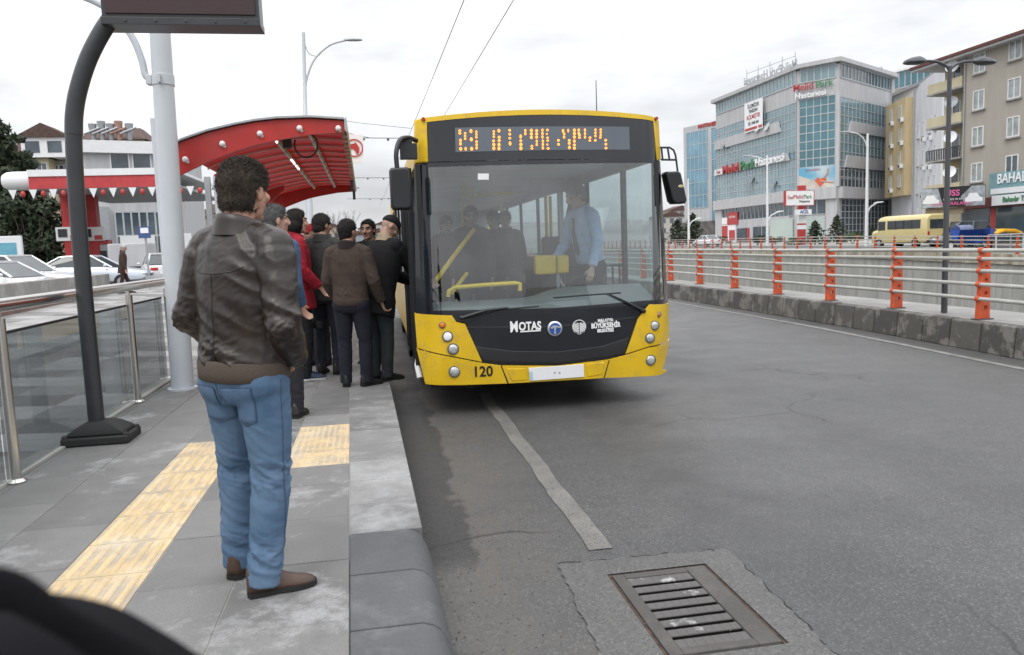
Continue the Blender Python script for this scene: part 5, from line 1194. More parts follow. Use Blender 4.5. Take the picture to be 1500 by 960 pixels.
# ------------------------------------------------------------ background, right side of the road
def fz(y): return .18+.0185*(max(20, min(y, 55))-38.7)+.006*max(0, min(y, 200)-55)
mb = MB(); ysq = [-40, 0, 20, 30, 38, 46, 55, 70, 90, 120, 158]
mb.ring_loft([[V(36.2, y, fz(y)-.02), V(170, y, fz(y)-.02), V(170, y, -.5), V(36.2, y, -.5)] for y in ysq]); struct(mb.build('frontage_pavement', M['concrete']))
mb = MB()
for a, b in zip(ysq, ysq[1:]): mb.quad((37.4, a, fz(a)), (45.0, a, fz(a)), (45.0, b, fz(b)), (37.4, b, fz(b)))
struct(mb.build('frontage_road', M['asphalt']))
gr = thing('guard_rail', 'distant guard rail with orange posts on top of the far retaining wall', 'guard rail', (36, 45, fz(45)))
post0 = None
for i in range(66):
    y = 6.5+i*2.12; z = fz(y)
    if post0 is None:
        mb = MB(); mb.prism([V(36-.10, y-.03, z-.05), V(36+.09, y-.03, z-.05), V(36+.05, y-.03, z+1.05), V(36-.04, y-.03, z+1.05)], (0, .06, 0))
        mb.prism([V(36-.03, y-.14, z-.05), V(36-.03, y+.14, z-.05), V(36-.03, y+.06, z+1.06), V(36-.03, y-.06, z+1.06)], (.05, 0, 0))
        post0 = mb.build('post', M['orange'], gr); py0, pz0 = y, z
    else:
        c = post0.copy(); C.objects.link(c); c.parent = gr; c.location = (0, y-py0, z-pz0)
for hz in (.25, .50, .75, .98):
    mb = MB(); mb.tube([(35.97, y, fz(y)+hz) for y in range(4, 147, 4)], .035, 6); mb.build('rail', M['greyrail'], gr)
class Fac:
    def __init__(s, A, B, z0):
        s.A = Vector((A.x, A.y, 0)); d = Vector((B.x-A.x, B.y-A.y, 0)); s.L = d.length; s.d = d.normalized(); s.n = Vector((s.d.y, -s.d.x, 0))
        if s.n.dot(s.A) > 0: s.n = -s.n
        s.z0 = z0
    def P(s, t, z, o=0): q = s.A+s.d*t+s.n*o; return V(q.x, q.y, s.z0+z)
    def slab(s, mb, t0, t1, z0, z1, o0, o1):
        return mb.add([s.P(t, z, o) for z in (z0, z1) for t, o in ((t0, o0), (t1, o0), (t1, o1), (t0, o1))], [(0,3,2,1),(4,5,6,7),(0,1,5,4),(1,2,6,5),(2,3,7,6),(3,0,4,7)])
    def mapf(s, t, z, o=.02, flip=1):
        return lambda x, y, d: s.P(t+x*flip, z+y, o+d)
M['gteal'] = mat('teal_glass', (.05, .165, .205), .10, var=.3, vscale=.25, spec=.8, coat=.8)
M['ggrey'] = mat('grey_green_glass', (.155, .255, .29), .12, var=.22, vscale=.3, spec=.8, coat=.8)
M['gdark'] = mat('dark_glass', (.05, .075, .095), .10, var=.5, vscale=.5, spec=.8, coat=.5)
M['gblue'] = mat('blue_glass', (.11, .26, .35), .10, var=.3, vscale=.25, spec=.8, coat=.8)
M['mull'] = mat('mullion_grey', (.42, .45, .47), .5)
M['cladding'] = streaked('pale_cladding', (.40, .40, .415), (.50, .50, .51), 2, .3)
def glazed(root, F, t0, t1, z0, z1, nx, nz, m, o=.05, name='window', bar=.09):
    mb = MB(); F.slab(mb, t0, t1, z0, z1, o-.3, o); g = mb.build(name, m, root)
    mb = MB()
    for i in range(nx+1): t = t0+(t1-t0)*i/nx; F.slab(mb, t-bar/2, t+bar/2, z0, z1, o, o+.06)
    for j in range(nz+1): z = z0+(z1-z0)*j/nz; F.slab(mb, t0, t1, z-bar/2, z+bar/2, o, o+.055)
    mb.build('frame', M['mull'], g); return g
def poly_base(mb, pts, z0, z1): mb.prism([V(p.x, p.y, z0) for p in pts], (0, 0, z1-z0))
# --- hospital
pc, pb, pl_, pr = atd(1227, 340, 108), atd(1168, 340, 112), atd(1050, 340, 137), atd(1305, 340, 121)
ho = thing('hospital_building', 'grey and teal glass hospital with its name in red, green and white on the facade', 'hospital', (pc.x+12, pc.y+14, .6))
back = [pl_, pb, pc, pr]; far1 = V(pr.x+6, pr.y+26, 0); far2 = V(pl_.x+22, pl_.y+16, 0)
mb = MB(); poly_base(mb, back+[far1, far2], .2, 25.0); mb.build('wall', M['cladding'], ho)
cen = (pc+far1+far2+pl_)/4
mb = MB(); poly_base(mb, [p+(p-cen).normalized()*.9 for p in back+[far1, far2]], 25.2, 25.75); mb.build('roof', M['cladding'], ho)
FL, FM, FR = Fac(pl_, pb, 0), Fac(pb, pc, 0), Fac(pc, pr, 0)
for F, nx in ((FL, 24), (FM, 5), (FR, 16)): glazed(ho, F, .4, F.L-.4, 23.2, 25.1, nx, 1, M['ggrey'] if F is not FR else M['gdark'], bar=.16)
glazed(ho, FM, .3, FM.L-.4, 11.3, 20.9, 5, 8, M['gteal'], bar=.12)
L = FL.L
glazed(ho, FL, .3, L-.3, 13.7, 20.7, 26, 6, M['ggrey']); glazed(ho, FL, .3, L-.3, 8.3, 12.7, 26, 4, M['ggrey']); glazed(ho, FL, L*.8, L-.3, 12.7, 13.7, 5, 1, M['gteal'])
glazed(ho, FR, .4, FR.L-.6, 8.2, 20.6, 14, 10, M['ggrey']); glazed(ho, FR, .4, FR.L-1.2, 8.3, 11.0, 14, 2, M['gdark'], o=.09)
glazed(ho, FR, .9, FR.L-1.4, 1.2, 6.6, 13, 6, M['gdark'])
glazed(ho, FL, 2.5, L-1, 4.6, 6.6, 18, 1, M['gdark']); glazed(ho, FM, .3, FM.L-1.6, 4.6, 6.6, 3, 1, M['gdark'])
def band(F, t0, t1, z0, z1, sl0, sl1):
    mb = MB(); mb.prism([F.P(t0, z0, .12), F.P(t1, z0, .12), F.P(t1-sl1, z1, .12), F.P(t0+sl0, z1, .12)], F.n*.22); return mb.build('panel_band', M['cladding'], ho)
band(FL, 0, L*.84, 17.1, 18.7, 0, .7); band(FL, 0, L*.93, 12.65, 13.75, 0, .7); band(FR, 2.8, FR.L-.5, 16.0, 17.5, .6, 0); band(FR, 1.6, FR.L-.5, 11.0, 12.7, .6, 0)
mb = MB(); FL.slab(mb, 0, FL.L, 6.65, 8.25, 0, .7); FM.slab(mb, 0, FM.L, 6.65, 8.25, 0, .7); FR.slab(mb, 0, FR.L, 6.65, 8.2, 0, .7); mb.build('canopy_band', M['cladding'], ho)
for F, t0, t1, z0, z1, o in ((FL, 0, 2.4, .3, 6.64, .3), (FM, FM.L-1.6, FM.L, .3, 6.64, .3), (FR, FR.L-1, FR.L, .3, 25, .25), (FM, 0, .25, 8.3, 21, .2), (FM, FM.L-.3, FM.L+.2, 8.3, 21, .2)):
    mb = MB(); F.slab(mb, t0, t1, z0, z1, 0, o); mb.build('pilaster', M['cladding'], ho)
M['signred'] = mat('sign_red', (.42, .045, .045), .5); M['signgreen'] = mat('sign_green', (.06, .22, .10), .5)
def word3(F, t, z, size, parts, sx=1.0, o=.1, par=None, ext=.05):
    for body, m, dt, dz in parts: text(body, size, F.mapf(t+dt, z+dz, o), m, par or ho, ext, size*.008, 'LEFT', sx)
word3(FM, -.55, 22.55, 1.35, [('Melid', M['signred'], 0, 0), ('Park', M['signgreen'], 3.25, 0)], 1.0, .35); word3(FM, -.2, 21.35, 1.15, [('Hastanesi', M['whiteflat'], 0, 0)], 1.0, .35, ext=.12)
word3(FL, 3.4, 13.25, 2.1, [('Melid', M['signred'], 0, 0), ('Park', M['signgreen'], 6.3, 0), ], 1.25, .45, ext=.1); word3(FL, 14.6, 13.25, 1.75, [('Hastanesi', M['whiteflat'], 0, 0)], 1.25, .45, ext=.12)
mb = MB(); FL.slab(mb, .3, 3.3, 12.7, 13.6, .34, .5); sg = mb.build('sign_box', M['white'], ho); text('Özel', .8, FL.mapf(1.8, 13.15, .51), M['signred'], sg, .02)
# poster of beach colours, white banner with lines of writing
mb = MB(); FM.slab(mb, .25, FM.L-.3, 8.1, 11.25, .1, .2); po = mb.build('poster', mat('poster_sky_blue', (.13, .36, .52), .6, col2=(.5, .58, .6), vscale=.35), ho)
mb = MB(); F = FM
mb.prism([F.P(.3, 8.15, .205), F.P(F.L-.4, 8.15, .205), F.P(F.L-.4, 8.9, .205), F.P(2.6, 9.3, .205), F.P(.3, 10.2, .205)], F.n*.02); mb.build('poster_sand', mat('poster_sand', (.55, .50, .44), .6, var=.2, vscale=.8), po)
mb = MB(); mb.prism([F.P(2.6, 9.35, .23), F.P(3.4, 8.35, .23), F.P(4.3, 9.35, .23), F.P(4.0, 9.75, .23), F.P(3.45, 9.5, .23), F.P(2.95, 9.75, .23)], F.n*.02); mb.build('poster_heart', mat('poster_orange', (.6, .12, .05), .6), po)
mb = MB(); mb.tube([F.P(3.9, 9.6, .24), F.P(4.4, 10.2, .24), F.P(4.5, 10.9, .24)], .12, 8); mb.tube([F.P(3.4, 9.2, .24), F.P(4.6, 9.0, .24), F.P(5.3, 8.9, .24)], .10, 8); mb.build('poster_figure', mat('poster_skin', (.5, .3, .22), .6), po)
text('HASTALARIMIZ', .40, F.mapf(2.3, 10.85, .21), M['signred'], po, .005, sx=.8)
ta = L*.44; mb = MB(); FL.slab(mb, ta, ta+5.6, 18.4, 23.0, .5, .6); bn = mb.build('banner', M['whiteflat'], ho)
for t_, z_, s_, m_ in (('İLÇEMİZDE', 22.3, .8, M['black']), ('YENİDEN', 21.5, .75, M['black']), ('AÇILMIŞTIR', 20.6, .95, M['signred']), ('TEL 4440 444', 19.6, .7, M['black'])): text(t_, s_, FL.mapf(ta+2.8, z_, .61), m_, bn, .01, .01, sx=.85)
mb = MB(); FL.slab(mb, ta+.2, ta+4, 18.6, 19.0, .6, .63); FL.slab(mb, ta+4.4, ta+5.5, 18.6, 19.0, .6, .63); mb.build('banner_stripe', M['signred'], bn)
for t_, z_ in ((ta+3.4, 18.2), (ta+6.2, 18.0), (ta+1.2, 10.2), (ta+8, 9.0), (3, 17.0)):            # tilted open windows
    mb = MB(); mb.prism([FL.P(t_, z_+1, .12), FL.P(t_+1, z_+1, .12), FL.P(t_+1, z_-.1, .7), FL.P(t_, z_-.1, .7)], FL.n*.06); mb.build('open_window', M['gdark'] if z_ < 17.5 else M['mull'], ho)
# entrance wall, boards, glass with green picture
mb = MB(); FL.slab(mb, 2.4, L-2, .3, 4.6, -.2, .12); mb.build('entrance_wall', M['cladding'], ho)
for t0, t1, z0, z1, m_, nm in ((4.6, 8.2, 3.9, 6.0, M['signred'], 'led_board'), (2.0, 4.4, 4.1, 5.2, M['whiteflat'], 'board'), (2.2, 7.4, .9, 4.0, M['whiteflat'], 'board'), (2.6, 4.6, 1.2, 3.8, M['signred'], 'board'), (5.2, 7.2, 1.3, 3.0, M['signred'], 'board'), (8.0, 11.2, .6, 3.2, M['gdark'], 'door'), (11.4, 11.9, .6, 3.2, M['signred'], 'board'), (13.4, 15.6, .7, 3.3, M['gdark'], 'door'), (16.2, 18, .7, 3.3, M['gdark'], 'door'), (18.8, 24.8, .6, 4.2, mat('frosted_pane', (.42, .50, .46), .4, col2=(.5, .56, .52), vscale=.3), 'frosted_pane')):
    mb = MB(); FL.slab(mb, t0, t1, z0, z1, .13, .25 if m_ is M['whiteflat'] else .32); o = mb.build(nm, m_, ho)
text('MELİD PARK', .5, FL.mapf(6.4, 5.2, .33), M['whiteflat'], o, .01, sx=.8)
mb = MB(); FM.slab(mb, .2, FM.L-1.7, .6, 4.2, .05, .2); mb.build('frosted_pane', mat('frosted_pane2', (.40, .46, .44), .4, var=.1), ho)
# mirrored letters on a rooftop frame, seen from behind
fa, fb = atd(1094, 100, 140), atd(1165, 112, 128); F = Fac(fa, fb, 0); rs = thing('rooftop_sign', 'rooftop letter sign on a thin frame seen from behind', 'sign', (fa.x, fa.y, 25))
mb = MB(); z0 = 25.75
for i in range(5): t = F.L*i/4; mb.cyl(F.P(t, z0), F.P(t, z0+6.2), .07, .07, 6)
for z in (2.2, 3.6, 5.6): mb.cyl(F.P(0, z0+z), F.P(F.L, z0+z), .05, .05, 6)
mb.build('frame', M['galv'], rs)
text('MelidPark Hastanesi', 2.1, F.mapf(F.L*.5, z0+4.2, .1, -1), M['galv'], rs, .05, .02, sx=.85)
mb = MB(); q = atd(1286, 103, 118); mb.box(q.x-1, q.x+1, q.y-1, q.y+1, 25.5, 26.3); mb.cyl(q-V(.8, 0, .2), q+V(.6, 0, .3), .3, .3, 8)
mb.build('roof_tank', M['galv'], ho)
# --- blue glass block at the far left of it
a, b = atd(1003, 340, 160), atd(1053, 340, 152); F = Fac(a, b, 0); gb = thing('glass_building', 'narrow blue glass block left of the hospital with a red sign at its top', 'building', (a.x, a.y, .8))
mb = MB(); poly_base(mb, [a, b, b+F.n*-14, a+F.n*-14], .3, 24.5); mb.build('wall', M['cladding'], gb)
glazed(gb, F, .9, F.L*.70, 8, 23.3, 5, 6, M['gblue'], bar=.12); glazed(gb, F, F.L*.82, F.L-.1, 5, 23.3, 2, 6, M['gblue'], bar=.12)
text('HASTANESİ', 1.0, F.mapf(F.L*.72, 24.1, .06), M['signred'], gb, .05, .03)
mb = MB(); F.slab(mb, 0, F.L, .2, 5.2, .0, 1.2); mb.build('stone_base', mat('stone_base', (.13, .12, .115), .9, var=.4, vscale=.8), gb)
# --- white and ochre apartment blocks between
a, b, c_ = atd(1306, 340, 112), atd(1340, 340, 104), atd(1376, 340, 92); ap = thing('apartment_building', 'white apartment block with an ochre wing behind the lamp poles', 'building', (b.x, b.y, .6))
F = Fac(a, b, 0); F2 = Fac(b, c_, 0)
M['ochre'] = streaked('ochre_render', (.46, .36, .20), (.54, .44, .27), 1, .3); M['whitewash'] = streaked('white_render', (.52, .53, .56), (.62, .62, .64), 1, .2)
mb = MB(); poly_base(mb, [a, b, c_, c_+V(14, 6, 0), a+V(10, 14, 0)], .2, 20.8); mb.build('wall', M['whitewash'], ap)
mb = MB(); F.slab(mb, .2, F.L*.88, 6.6, 19.6, -.1, 1.1); oc = mb.build('ochre_wing', M['ochre'], ap)
mb = MB(); poly_base(mb, [p for p in (a-V(1, 1, 0), b+V(-.5, -1, 0), c_+V(0, -1, 0), c_+V(14, 6, 0), a+V(10, 14, 0))], 20.8, 21.2); mb.build('roof', M['galv'], ap)
def win(root, F, t, z, w_, h, o=.0, m=None, nv=1, sill=True, frame=None):
    mb = MB()
    F.slab(mb, t, t+w_, z, z+.07, o-.05, o+.06); F.slab(mb, t, t+w_, z+h-.07, z+h, o-.05, o+.06)
    for i in range(nv+2): q = t+(w_-.07)*i/(nv+1); F.slab(mb, q, q+.07, z+.07, z+h-.07, o-.05, o+.06)
    fr = mb.build('window', frame or M['white'], root)
    mb = MB(); F.slab(mb, t+.04, t+w_-.04, z+.05, z+h-.05, o-.04, o+.015); mb.build('pane', m or M['gdark'], fr)
    if sill: mb = MB(); F.slab(mb, t-.12, t+w_+.12, z-.12, z-.005, o-.02, o+.18); mb.build('sill', M['concrete'], fr)
for k in range(4):
    for t in (F.L*.22, F.L*.62): win(ap, F, t, 7.8+k*3.1, .8, 1.7, 1.1)
    for t in (.8, 3.4, 6.6, 9.4): win(ap, F2, t, 3.0+k*3.6, .75, 1.9, 0)
for F_q, t, z, o in [(F, F.L*.3, 7.2+k*3.1, 1.1) for k in range(4)]+[(F, F.L*.72, 10.3+k*3.1, 1.1) for k in range(3)]+[(F2, 4.4, 5.8+k*3.6, 0) for k in range(3)]+[(F2, 7.6, 9.2+k*3.6, 0) for k in range(2)]:
    mb = MB(); F_q.slab(mb, t, t+.8, z, z+.55, o+.005, o+.4); ac = mb.build('air_conditioner', M['white'], ap, bevel=.03); mb = MB(); F_q.slab(mb, t+.1, t+.55, z+.06, z+.48, o+.4, o+.41); mb.build('fan_grille', M['dark'], ac)
mb = MB(); mb.cyl(F.P(F.L*.93, 1, .2), F.P(F.L*.93, 20.5, .2), .09, .09, 6); mb.build('drainpipe', M['galv'], ap)
# upper glass penthouse behind
a, b = atd(1300, 130, 128), atd(1382, 130, 118); F = Fac(a, b, 0); ph = thing('glass_building', 'teal glass penthouse block rising behind the white apartment block', 'building', (a.x, a.y, .6))
mb = MB(); poly_base(mb, [a, b, b+F.n*-10, a+F.n*-10], .3, 25.0); mb.build('wall', M['ochre'], ph); mb = MB(); F.slab(mb, -.5, F.L+.5, 27.6, 28.0, -10.5, .5); mb.build('roof', M['white'], ph)
glazed(ph, F, 0, F.L, 25.0, 27.6, 9, 1, M['gteal'], o=.0, bar=.2)
# --- beige apartment building at the right edge with shops
bx, by_ = 46.3, 54.9; be = thing('apartment_building', 'beige apartment building with white windows, balconies and satellite dishes at the right edge', 'building', (bx, by_, .5))
M['beige'] = streaked('beige_render', (.345, .315, .275), (.385, .355, .31), 1.5, .4); M['cream'] = streaked('cream_render', (.50, .44, .30), (.56, .50, .36), 1.5, .4); M['tile'] = mat('roof_tile', (.12, .045, .035), .8, var=.3, vscale=6, bump=.5, bscale=12)
mb = MB(); mb.box(bx, bx+14, by_-26, by_, .3, 15.2); mb.build('wall', M['beige'], be)
mb = MB(); mb.box(bx+1.7, bx+14, by_+.003, by_+4.2, .3, 15.1); mb.build('balcony_wall', M['cream'], be)
mb = MB(); mb.prism([V(bx-.9, by_-26, 15.2), V(bx+15, by_-26, 15.2), V(bx+15, by_-26, 15.4), V(bx+7, by_-26, 16.5), V(bx-.9, by_-26, 15.42)], (0, 31.2, 0)); mb.build('roof', M['tile'], be)
mb = MB(); mb.box(bx-.8, bx+15, by_-25.9, by_+5.1, 15.02, 15.19); mb.build('eaves', M['cladding'], be)
Fb = Fac(V(bx, by_, 0), V(bx, by_-26, 0), 0); Fy = Fac(V(bx+1.7, by_+4.2, 0), V(bx+1.7, by_, 0), 0)
M['curtain'] = mat('curtained_pane', (.30, .33, .33), .15, var=.3, vscale=1.5, spec=.7)
for k in range(4):
    for i, t in enumerate((1.0, 4.35, 8.2, 12, 16, 20)): win(be, Fb, t, 5.3+k*2.75 if i != 1 else 5.5+k*2.75, 1.15, 1.45, .0, M['curtain'] if (k, i) != (0, 1) else M['gdark'])
    z = 4.55+k*2.75; mb = MB(); mb.box(bx-.15, bx+1.7, by_+.02, by_+4.0, z, z+.14); bal = mb.build('balcony', M['concrete'], be)
    if k == 1:
        mb = MB(); mb.box(bx-.13, bx-.09, by_+.1, by_+3.9, z+.95, z+1.02)
        for q in range(20): mb.box(bx-.13, bx-.10, by_+.1+q*.2, by_+.2+q*.2, z+.14, z+.95)
        mb.build('railing', M['black'], bal)
    else:
        mb = MB(); mb.box(bx-.12, bx-.02, by_+.1, by_+3.95, z+.14, z+.9); mb.build('parapet', M['cream'], bal)
    mb = MB(); c = V(bx-.35, by_+.9, z+1.75); d = V(-.8, -.5, .35).normalized(); s = d.cross(V(0, 0, 1)).normalized(); u = s.cross(d)
    mb.ring_loft([[c+d*(q*q*.18-.1)+(s*math.cos(a_)+u*math.sin(a_))*q*.5 for a_ in [i*math.pi/9 for i in range(18)]] for q in (.05, .35, .7, 1.0)], cap=False); mb.cyl(c-d*.1, c+V(.5, .2, -.5), .03, .03, 6); mb.cyl(c, c+d*.45-u*.1, .02, .02, 6)
    mb.build('satellite_dish', M['white'] if k != 2 else M['galv'], be, smooth=60)
    win(be, Fy, 1.0, z+.2, .9, 2.0, 0, M['gdark'], 0, False)
mb = MB(); mb.cyl((bx-.08, by_-.15, .5), (bx-.08, by_-.15, 15), .06, .06, 8); mb.build('drainpipe', M['galv'], be)
# shop fronts
for t0, t1, z0, z1, m_, nm in ((.3, 3.0, .6, 3.2, M['gdark'], 'shop_window'), (3.1, 3.5, .6, 3.2, M['signred'], 'shop_pilaster'), (3.6, 7.2, .6, 3.2, M['gdark'], 'shop_window'), (7.4, 8.6, .6, 2.9, M['blue'], 'shop_door'), (8.7, 13, .6, 3.3, M['gdark'], 'shop_window')):
    mb = MB(); Fb.slab(mb, t0, t1, z0, z1, -.1, .05); mb.build(nm, m_, be)
mb = MB(); Fb.slab(mb, 0, 7.2, 3.25, 4.0, .0, .35); mb.build('shop_fascia', mat('dark_red_fascia', (.10, .02, .02), .6), be)
def board(nm, lab, A, B, zb, zt, m):
    F = Fac(A, B, 0); r = thing(nm, lab, 'sign', (A.x, A.y, zb)); mb = MB(); F.slab(mb, 0, F.L, zb, zt, -.12, .0); mb.build('panel', m, r); return F, r
A, B = atd(1350, 290, 60), atd(1443, 288, 57); zt, zb = aty(1350, 277, A.y).z, aty(1350, 306, A.y).z
F, r = board('shop_sign', 'black shop sign with pink lettering and a pale car picture at each end', A, B, zb, zt, M['black']); pk = mat('sign_pink', (.62, .12, .30), .5); gy = mat('sign_photo_grey', (.30, .33, .36), .5, var=.5, vscale=2.5)
hgt = zt-zb
for q in ((0, 1.15, 1.55), (F.L-1.25, F.L-1.65, F.L)):
    mb = MB(); pts = [F.P(0, zb+.03, .01), F.P(1.55, zb+.03, .01), F.P(1.15, zt-.03, .01), F.P(0, zt-.03, .01)] if q[0] == 0 else [F.P(F.L-1.25, zb+.03, .01), F.P(F.L, zb+.03, .01), F.P(F.L, zt-.03, .01), F.P(F.L-.9, zt-.03, .01), F.P(F.L-1.6, zb+hgt*.5, .01)]
    mb.prism(pts, F.n*.01); pcq = mb.build('picture', gy, r)
    t = .1 if q[0] == 0 else F.L-1.3; mb = MB(); mb.prism([F.P(t+x*1.15, zb+.25+z*.8, .03) for x, z in ((0, .1), (1, .1), (1, .45), (.85, .5), (.68, .9), (.25, .9), (.1, .5), (0, .45))], F.n*.01); mb.build('pictured_car', M['white'], pcq)
text('USS', .62, F.mapf(F.L*.5, zb+hgt*.68, .02), pk, r, .01, .015); text('0422 322 44 44', .2, F.mapf(F.L*.5, zb+hgt*.38, .02), M['whiteflat'], r, .005); text('OTO KİRALAMA', .36, F.mapf(F.L*.48, zb+hgt*.17, .02), pk, r, .008, .006)
mb = MB(); mb.cyl(F.P(.4, zb, -.3), V(bx+.5, by_+1, zb), .05, .05, 6); F.slab(mb, .2, F.L-1.5, zb-.5, zb-.02, -1.0, -.3); mb.build('awning', mat('awning_tan', (.30, .24, .17), .8), r)
A = V(bx-.45, by_-3.3, 0); B = V(bx-.45, by_-12, 0)
F, r = board('shop_sign', 'wide pale blue shop sign with white capital letters above the blue door', A, B, 4.15, 5.75, mat('sign_teal', (.17, .31, .34), .5, var=.2, vscale=1)); text('BAHADIR', 1.0, F.mapf(2.6, 5.25, .02), M['whiteflat'], r, .02, .015, sx=.85)
mb = MB(); F.slab(mb, .2, F.L, 4.2, 4.6, .0, .02); mb.build('lower_strip', M['white'], r)
mb = MB(); mb.box(bx-.4, bx, by_-11.9, by_-3.4, 4.4, 5.5); mb.build('bracket', M['dark'], r)
F, r = board('shop_sign', 'narrow white and green shop sign below the pale blue one', A+V(0, -.3, 0), B, 3.35, 4.1, M['white']); text('Bahadır TARIM', .55, F.mapf(2.6, 3.73, .02), M['signgreen'], r, .02, .005, sx=.9)
mb = MB(); mb.box(bx-.4, bx, by_-11.9, by_-3.7, 3.5, 4.0); mb.build('bracket', M['dark'], r)
# --- vehicles
def hull(parent, name, m, stations, smooth=30, bevel=.0):
    """stations along y: (y, [(x, z) ...] half outline from bottom centre to top centre) mirrored in x"""
    mb = MB(); mb.ring_loft([[V(x, y, z) for x, z in st]+[V(-x, y, z) for x, z in reversed(st)] for y, st in stations]); o = mb.build(name, m, None, smooth=smooth, bevel=bevel); o.parent = parent; return o
def loc_part(parent, name, mb, m, **k): o = mb.build(name, m, None, **k); o.parent = parent; return o
M['tyre'] = M['rubber']; M['carglass'] = mat('car_glass', (.035, .045, .05), .08, var=.3, spec=.8); M['tail'] = mat('tail_red', (.5, .02, .02), .25)
def car(label, loc, rz, paint, l=4.3, w_=1.7, h=1.42, sedan=True, group=None):
    r = thing('parked_car', label, 'car', loc, group); r.rotation_euler = (0, 0, rz); a = l/2; hw = w_/2
    def st(y, zb, zt, k=1.0): return (y, [(hw*.8*k, zb), (hw*k, zb+.12), (hw*1.0*k, (zb+zt)/2), (hw*.97*k, zt-.10), (hw*.86*k, zt)])
    hull(r, 'body', paint, [st(-a, .42, .82, .86), st(-a+.06, .30, .90, .93), st(-a*.72, .24, .95 if sedan else .97), st(-a*.35, .22, .97), st(a*.30, .22, .93), st(a*.62, .24, .86), st(a-.12, .28, .72, .94), st(a, .36, .62, .84)], 40)
    b0, b1, b2, b3 = (-a*.78, -a*.42, a*.10, a*.46) if sedan else (-a*.93, -a*.72, a*.12, a*.52)
    mb = MB(); zr = h
    def cab(y, z, k): return [V(hw*k, y, z), V(-hw*k, y, z)]
    mb.add([V(-hw*.86, b0, .94), V(hw*.86, b0, .94), V(hw*.86, b3, .90), V(-hw*.86, b3, .90), V(-hw*.66, b1, zr-.04), V(hw*.66, b1, zr-.04), V(hw*.66, b2, zr-.02), V(-hw*.66, b2, zr-.02)], [(0, 1, 5, 4), (1, 2, 6, 5), (2, 3, 7, 6), (3, 0, 4, 7), (4, 5, 6, 7)]); loc_part(r, 'window', mb, M['carglass'])
    mb = MB(); mb.ring_loft([[V(hw*k, y, z), V(hw*k*.95, y, z+.05), V(-hw*k*.95, y, z+.05), V(-hw*k, y, z)] for y, z, k in ((b1-.05, zr-.06, .68), (b1+.2, zr-.035, .69), (b2-.2, zr-.03, .69), (b2+.05, zr-.05, .68))])
    for s in (-1, 1):
        for p0, p1 in ((V(s*hw*.87, b0, .94), V(s*hw*.68, b1, zr-.03)), (V(s*hw*.87, b3, .9), V(s*hw*.68, b2, zr-.03)), (V(s*hw*.885, (b0+b3)*.5, .94), V(s*hw*.69, (b1+b2)*.5, zr-.03))): mb.tube([p0, p1], .04, 6)
    loc_part(r, 'roof', mb, paint, smooth=40)
    for s in (-1, 1):
        for y in (-a*.60, a*.62):
            mb = MB(); mb.tube([(s*(hw-.2), y, .31), (s*(hw-.18), y, .31), (s*(hw+.0), y, .31), (s*(hw+.01), y, .31)], [.28, .31, .31, .28], 22); wl = loc_part(r, 'wheel', mb, M['tyre'], smooth=40)
            mb = MB(); mb.cyl((s*(hw-.05), y, .31), (s*(hw+.02), y, .31), .19, .18, 14); loc_part(wl, 'rim', mb, M['galv'], smooth=40)
        mb = MB(); mb.ball((s*hw*.66, a-.06, .60), (.20, .09, .085), 12, 8); loc_part(r, 'headlight', mb, M['lens'], smooth=50)
        mb = MB(); mb.box(s*hw*.58-.16, s*hw*.58+.16, -a-.01, -a+.06, .66, .80); loc_part(r, 'tail_light', mb, M['tail'], bevel=.02)
        mb = MB(); mb.ball((s*(hw+.06), b3-.22, .98), (.09, .06, .06), 10, 6); loc_part(r, 'wing_mirror', mb, paint, smooth=50)
    mb = MB(); mb.box(-.42, .42, a-.03, a+.015, .50, .60); loc_part(r, 'grille', mb, M['black'])
    mb = MB(); mb.box(-.26, .26, -a-.025, -a+.02, .50, .61); loc_part(r, 'number_plate', mb, M['whiteflat']); return r
M['carwhite'] = mat('car_white', (.66, .67, .69), .22, var=.03, coat=.5); M['carsilver'] = mat('car_silver', (.50, .54, .60), .28, .35, var=.04, coat=.4); M['cargrey'] = mat('car_grey', (.15, .16, .18), .3, .4, var=.04, coat=.4)
# cream minibus
q = atd(1357, 350, 57); mbz = fz(51); mi_ = thing('minibus', 'cream yellow minibus with dark windows behind the far guard rail', 'minibus', (q.x+1.0, q.y, mbz)); mi_.rotation_euler = (0, 0, R(1.5))
M['creambus'] = mat('cream_paint', (.56, .47, .22), .35, var=.04, coat=.3)
hull(mi_, 'body', M['creambus'], [(y, [(.85*k, .38), (1.0*k, .45), (1.03*k, 1.1), (1.0*k, zt-.35), (.88*k, zt-.12), (.6*k, zt)]) for y, zt, k in ((0, 2.42, .97), (.1, 2.5, 1), (4.9, 2.52, 1), (5.5, 2.45, .98))], 40, .03)
hull(mi_, 'front_hood', M['creambus'], [(y, [(.8*k, .4), (.98*k, .5), (.98*k, zt-.2), (.8*k, zt)]) for y, zt, k in ((5.45, 1.5, 1), (6.3, 1.35, .94), (6.4, 1.15, .85))], 40)
mb = MB(); mb.box(-1.04, -.9, .65, 4.3, 1.45, 2.12); mb.box(-1.035, -.9, 4.55, 5.4, 1.4, 2.12); loc_part(mi_, 'side_window', mb, M['carglass'], bevel=.02)
for y in (1.5, 2.4, 3.3):
    mb = MB(); mb.box(-1.05, -1.0, y, y+.07, 1.45, 2.12); loc_part(mi_, 'window_bar', mb, M['black'])
mb = MB(); mb.box(-.75, .75, -.03, .1, 1.4, 2.1); loc_part(mi_, 'rear_window', mb, M['carglass'], bevel=.03)
mb = MB(); mb.box(-.82, .82, 5.45, 5.53, 1.5, 2.2); loc_part(mi_, 'windscreen', mb, M['carglass'])
mb = MB(); mb.box(-1.0, 1.0, -.12, .02, .42, .6); loc_part(mi_, 'bumper', mb, M['black'], bevel=.02)
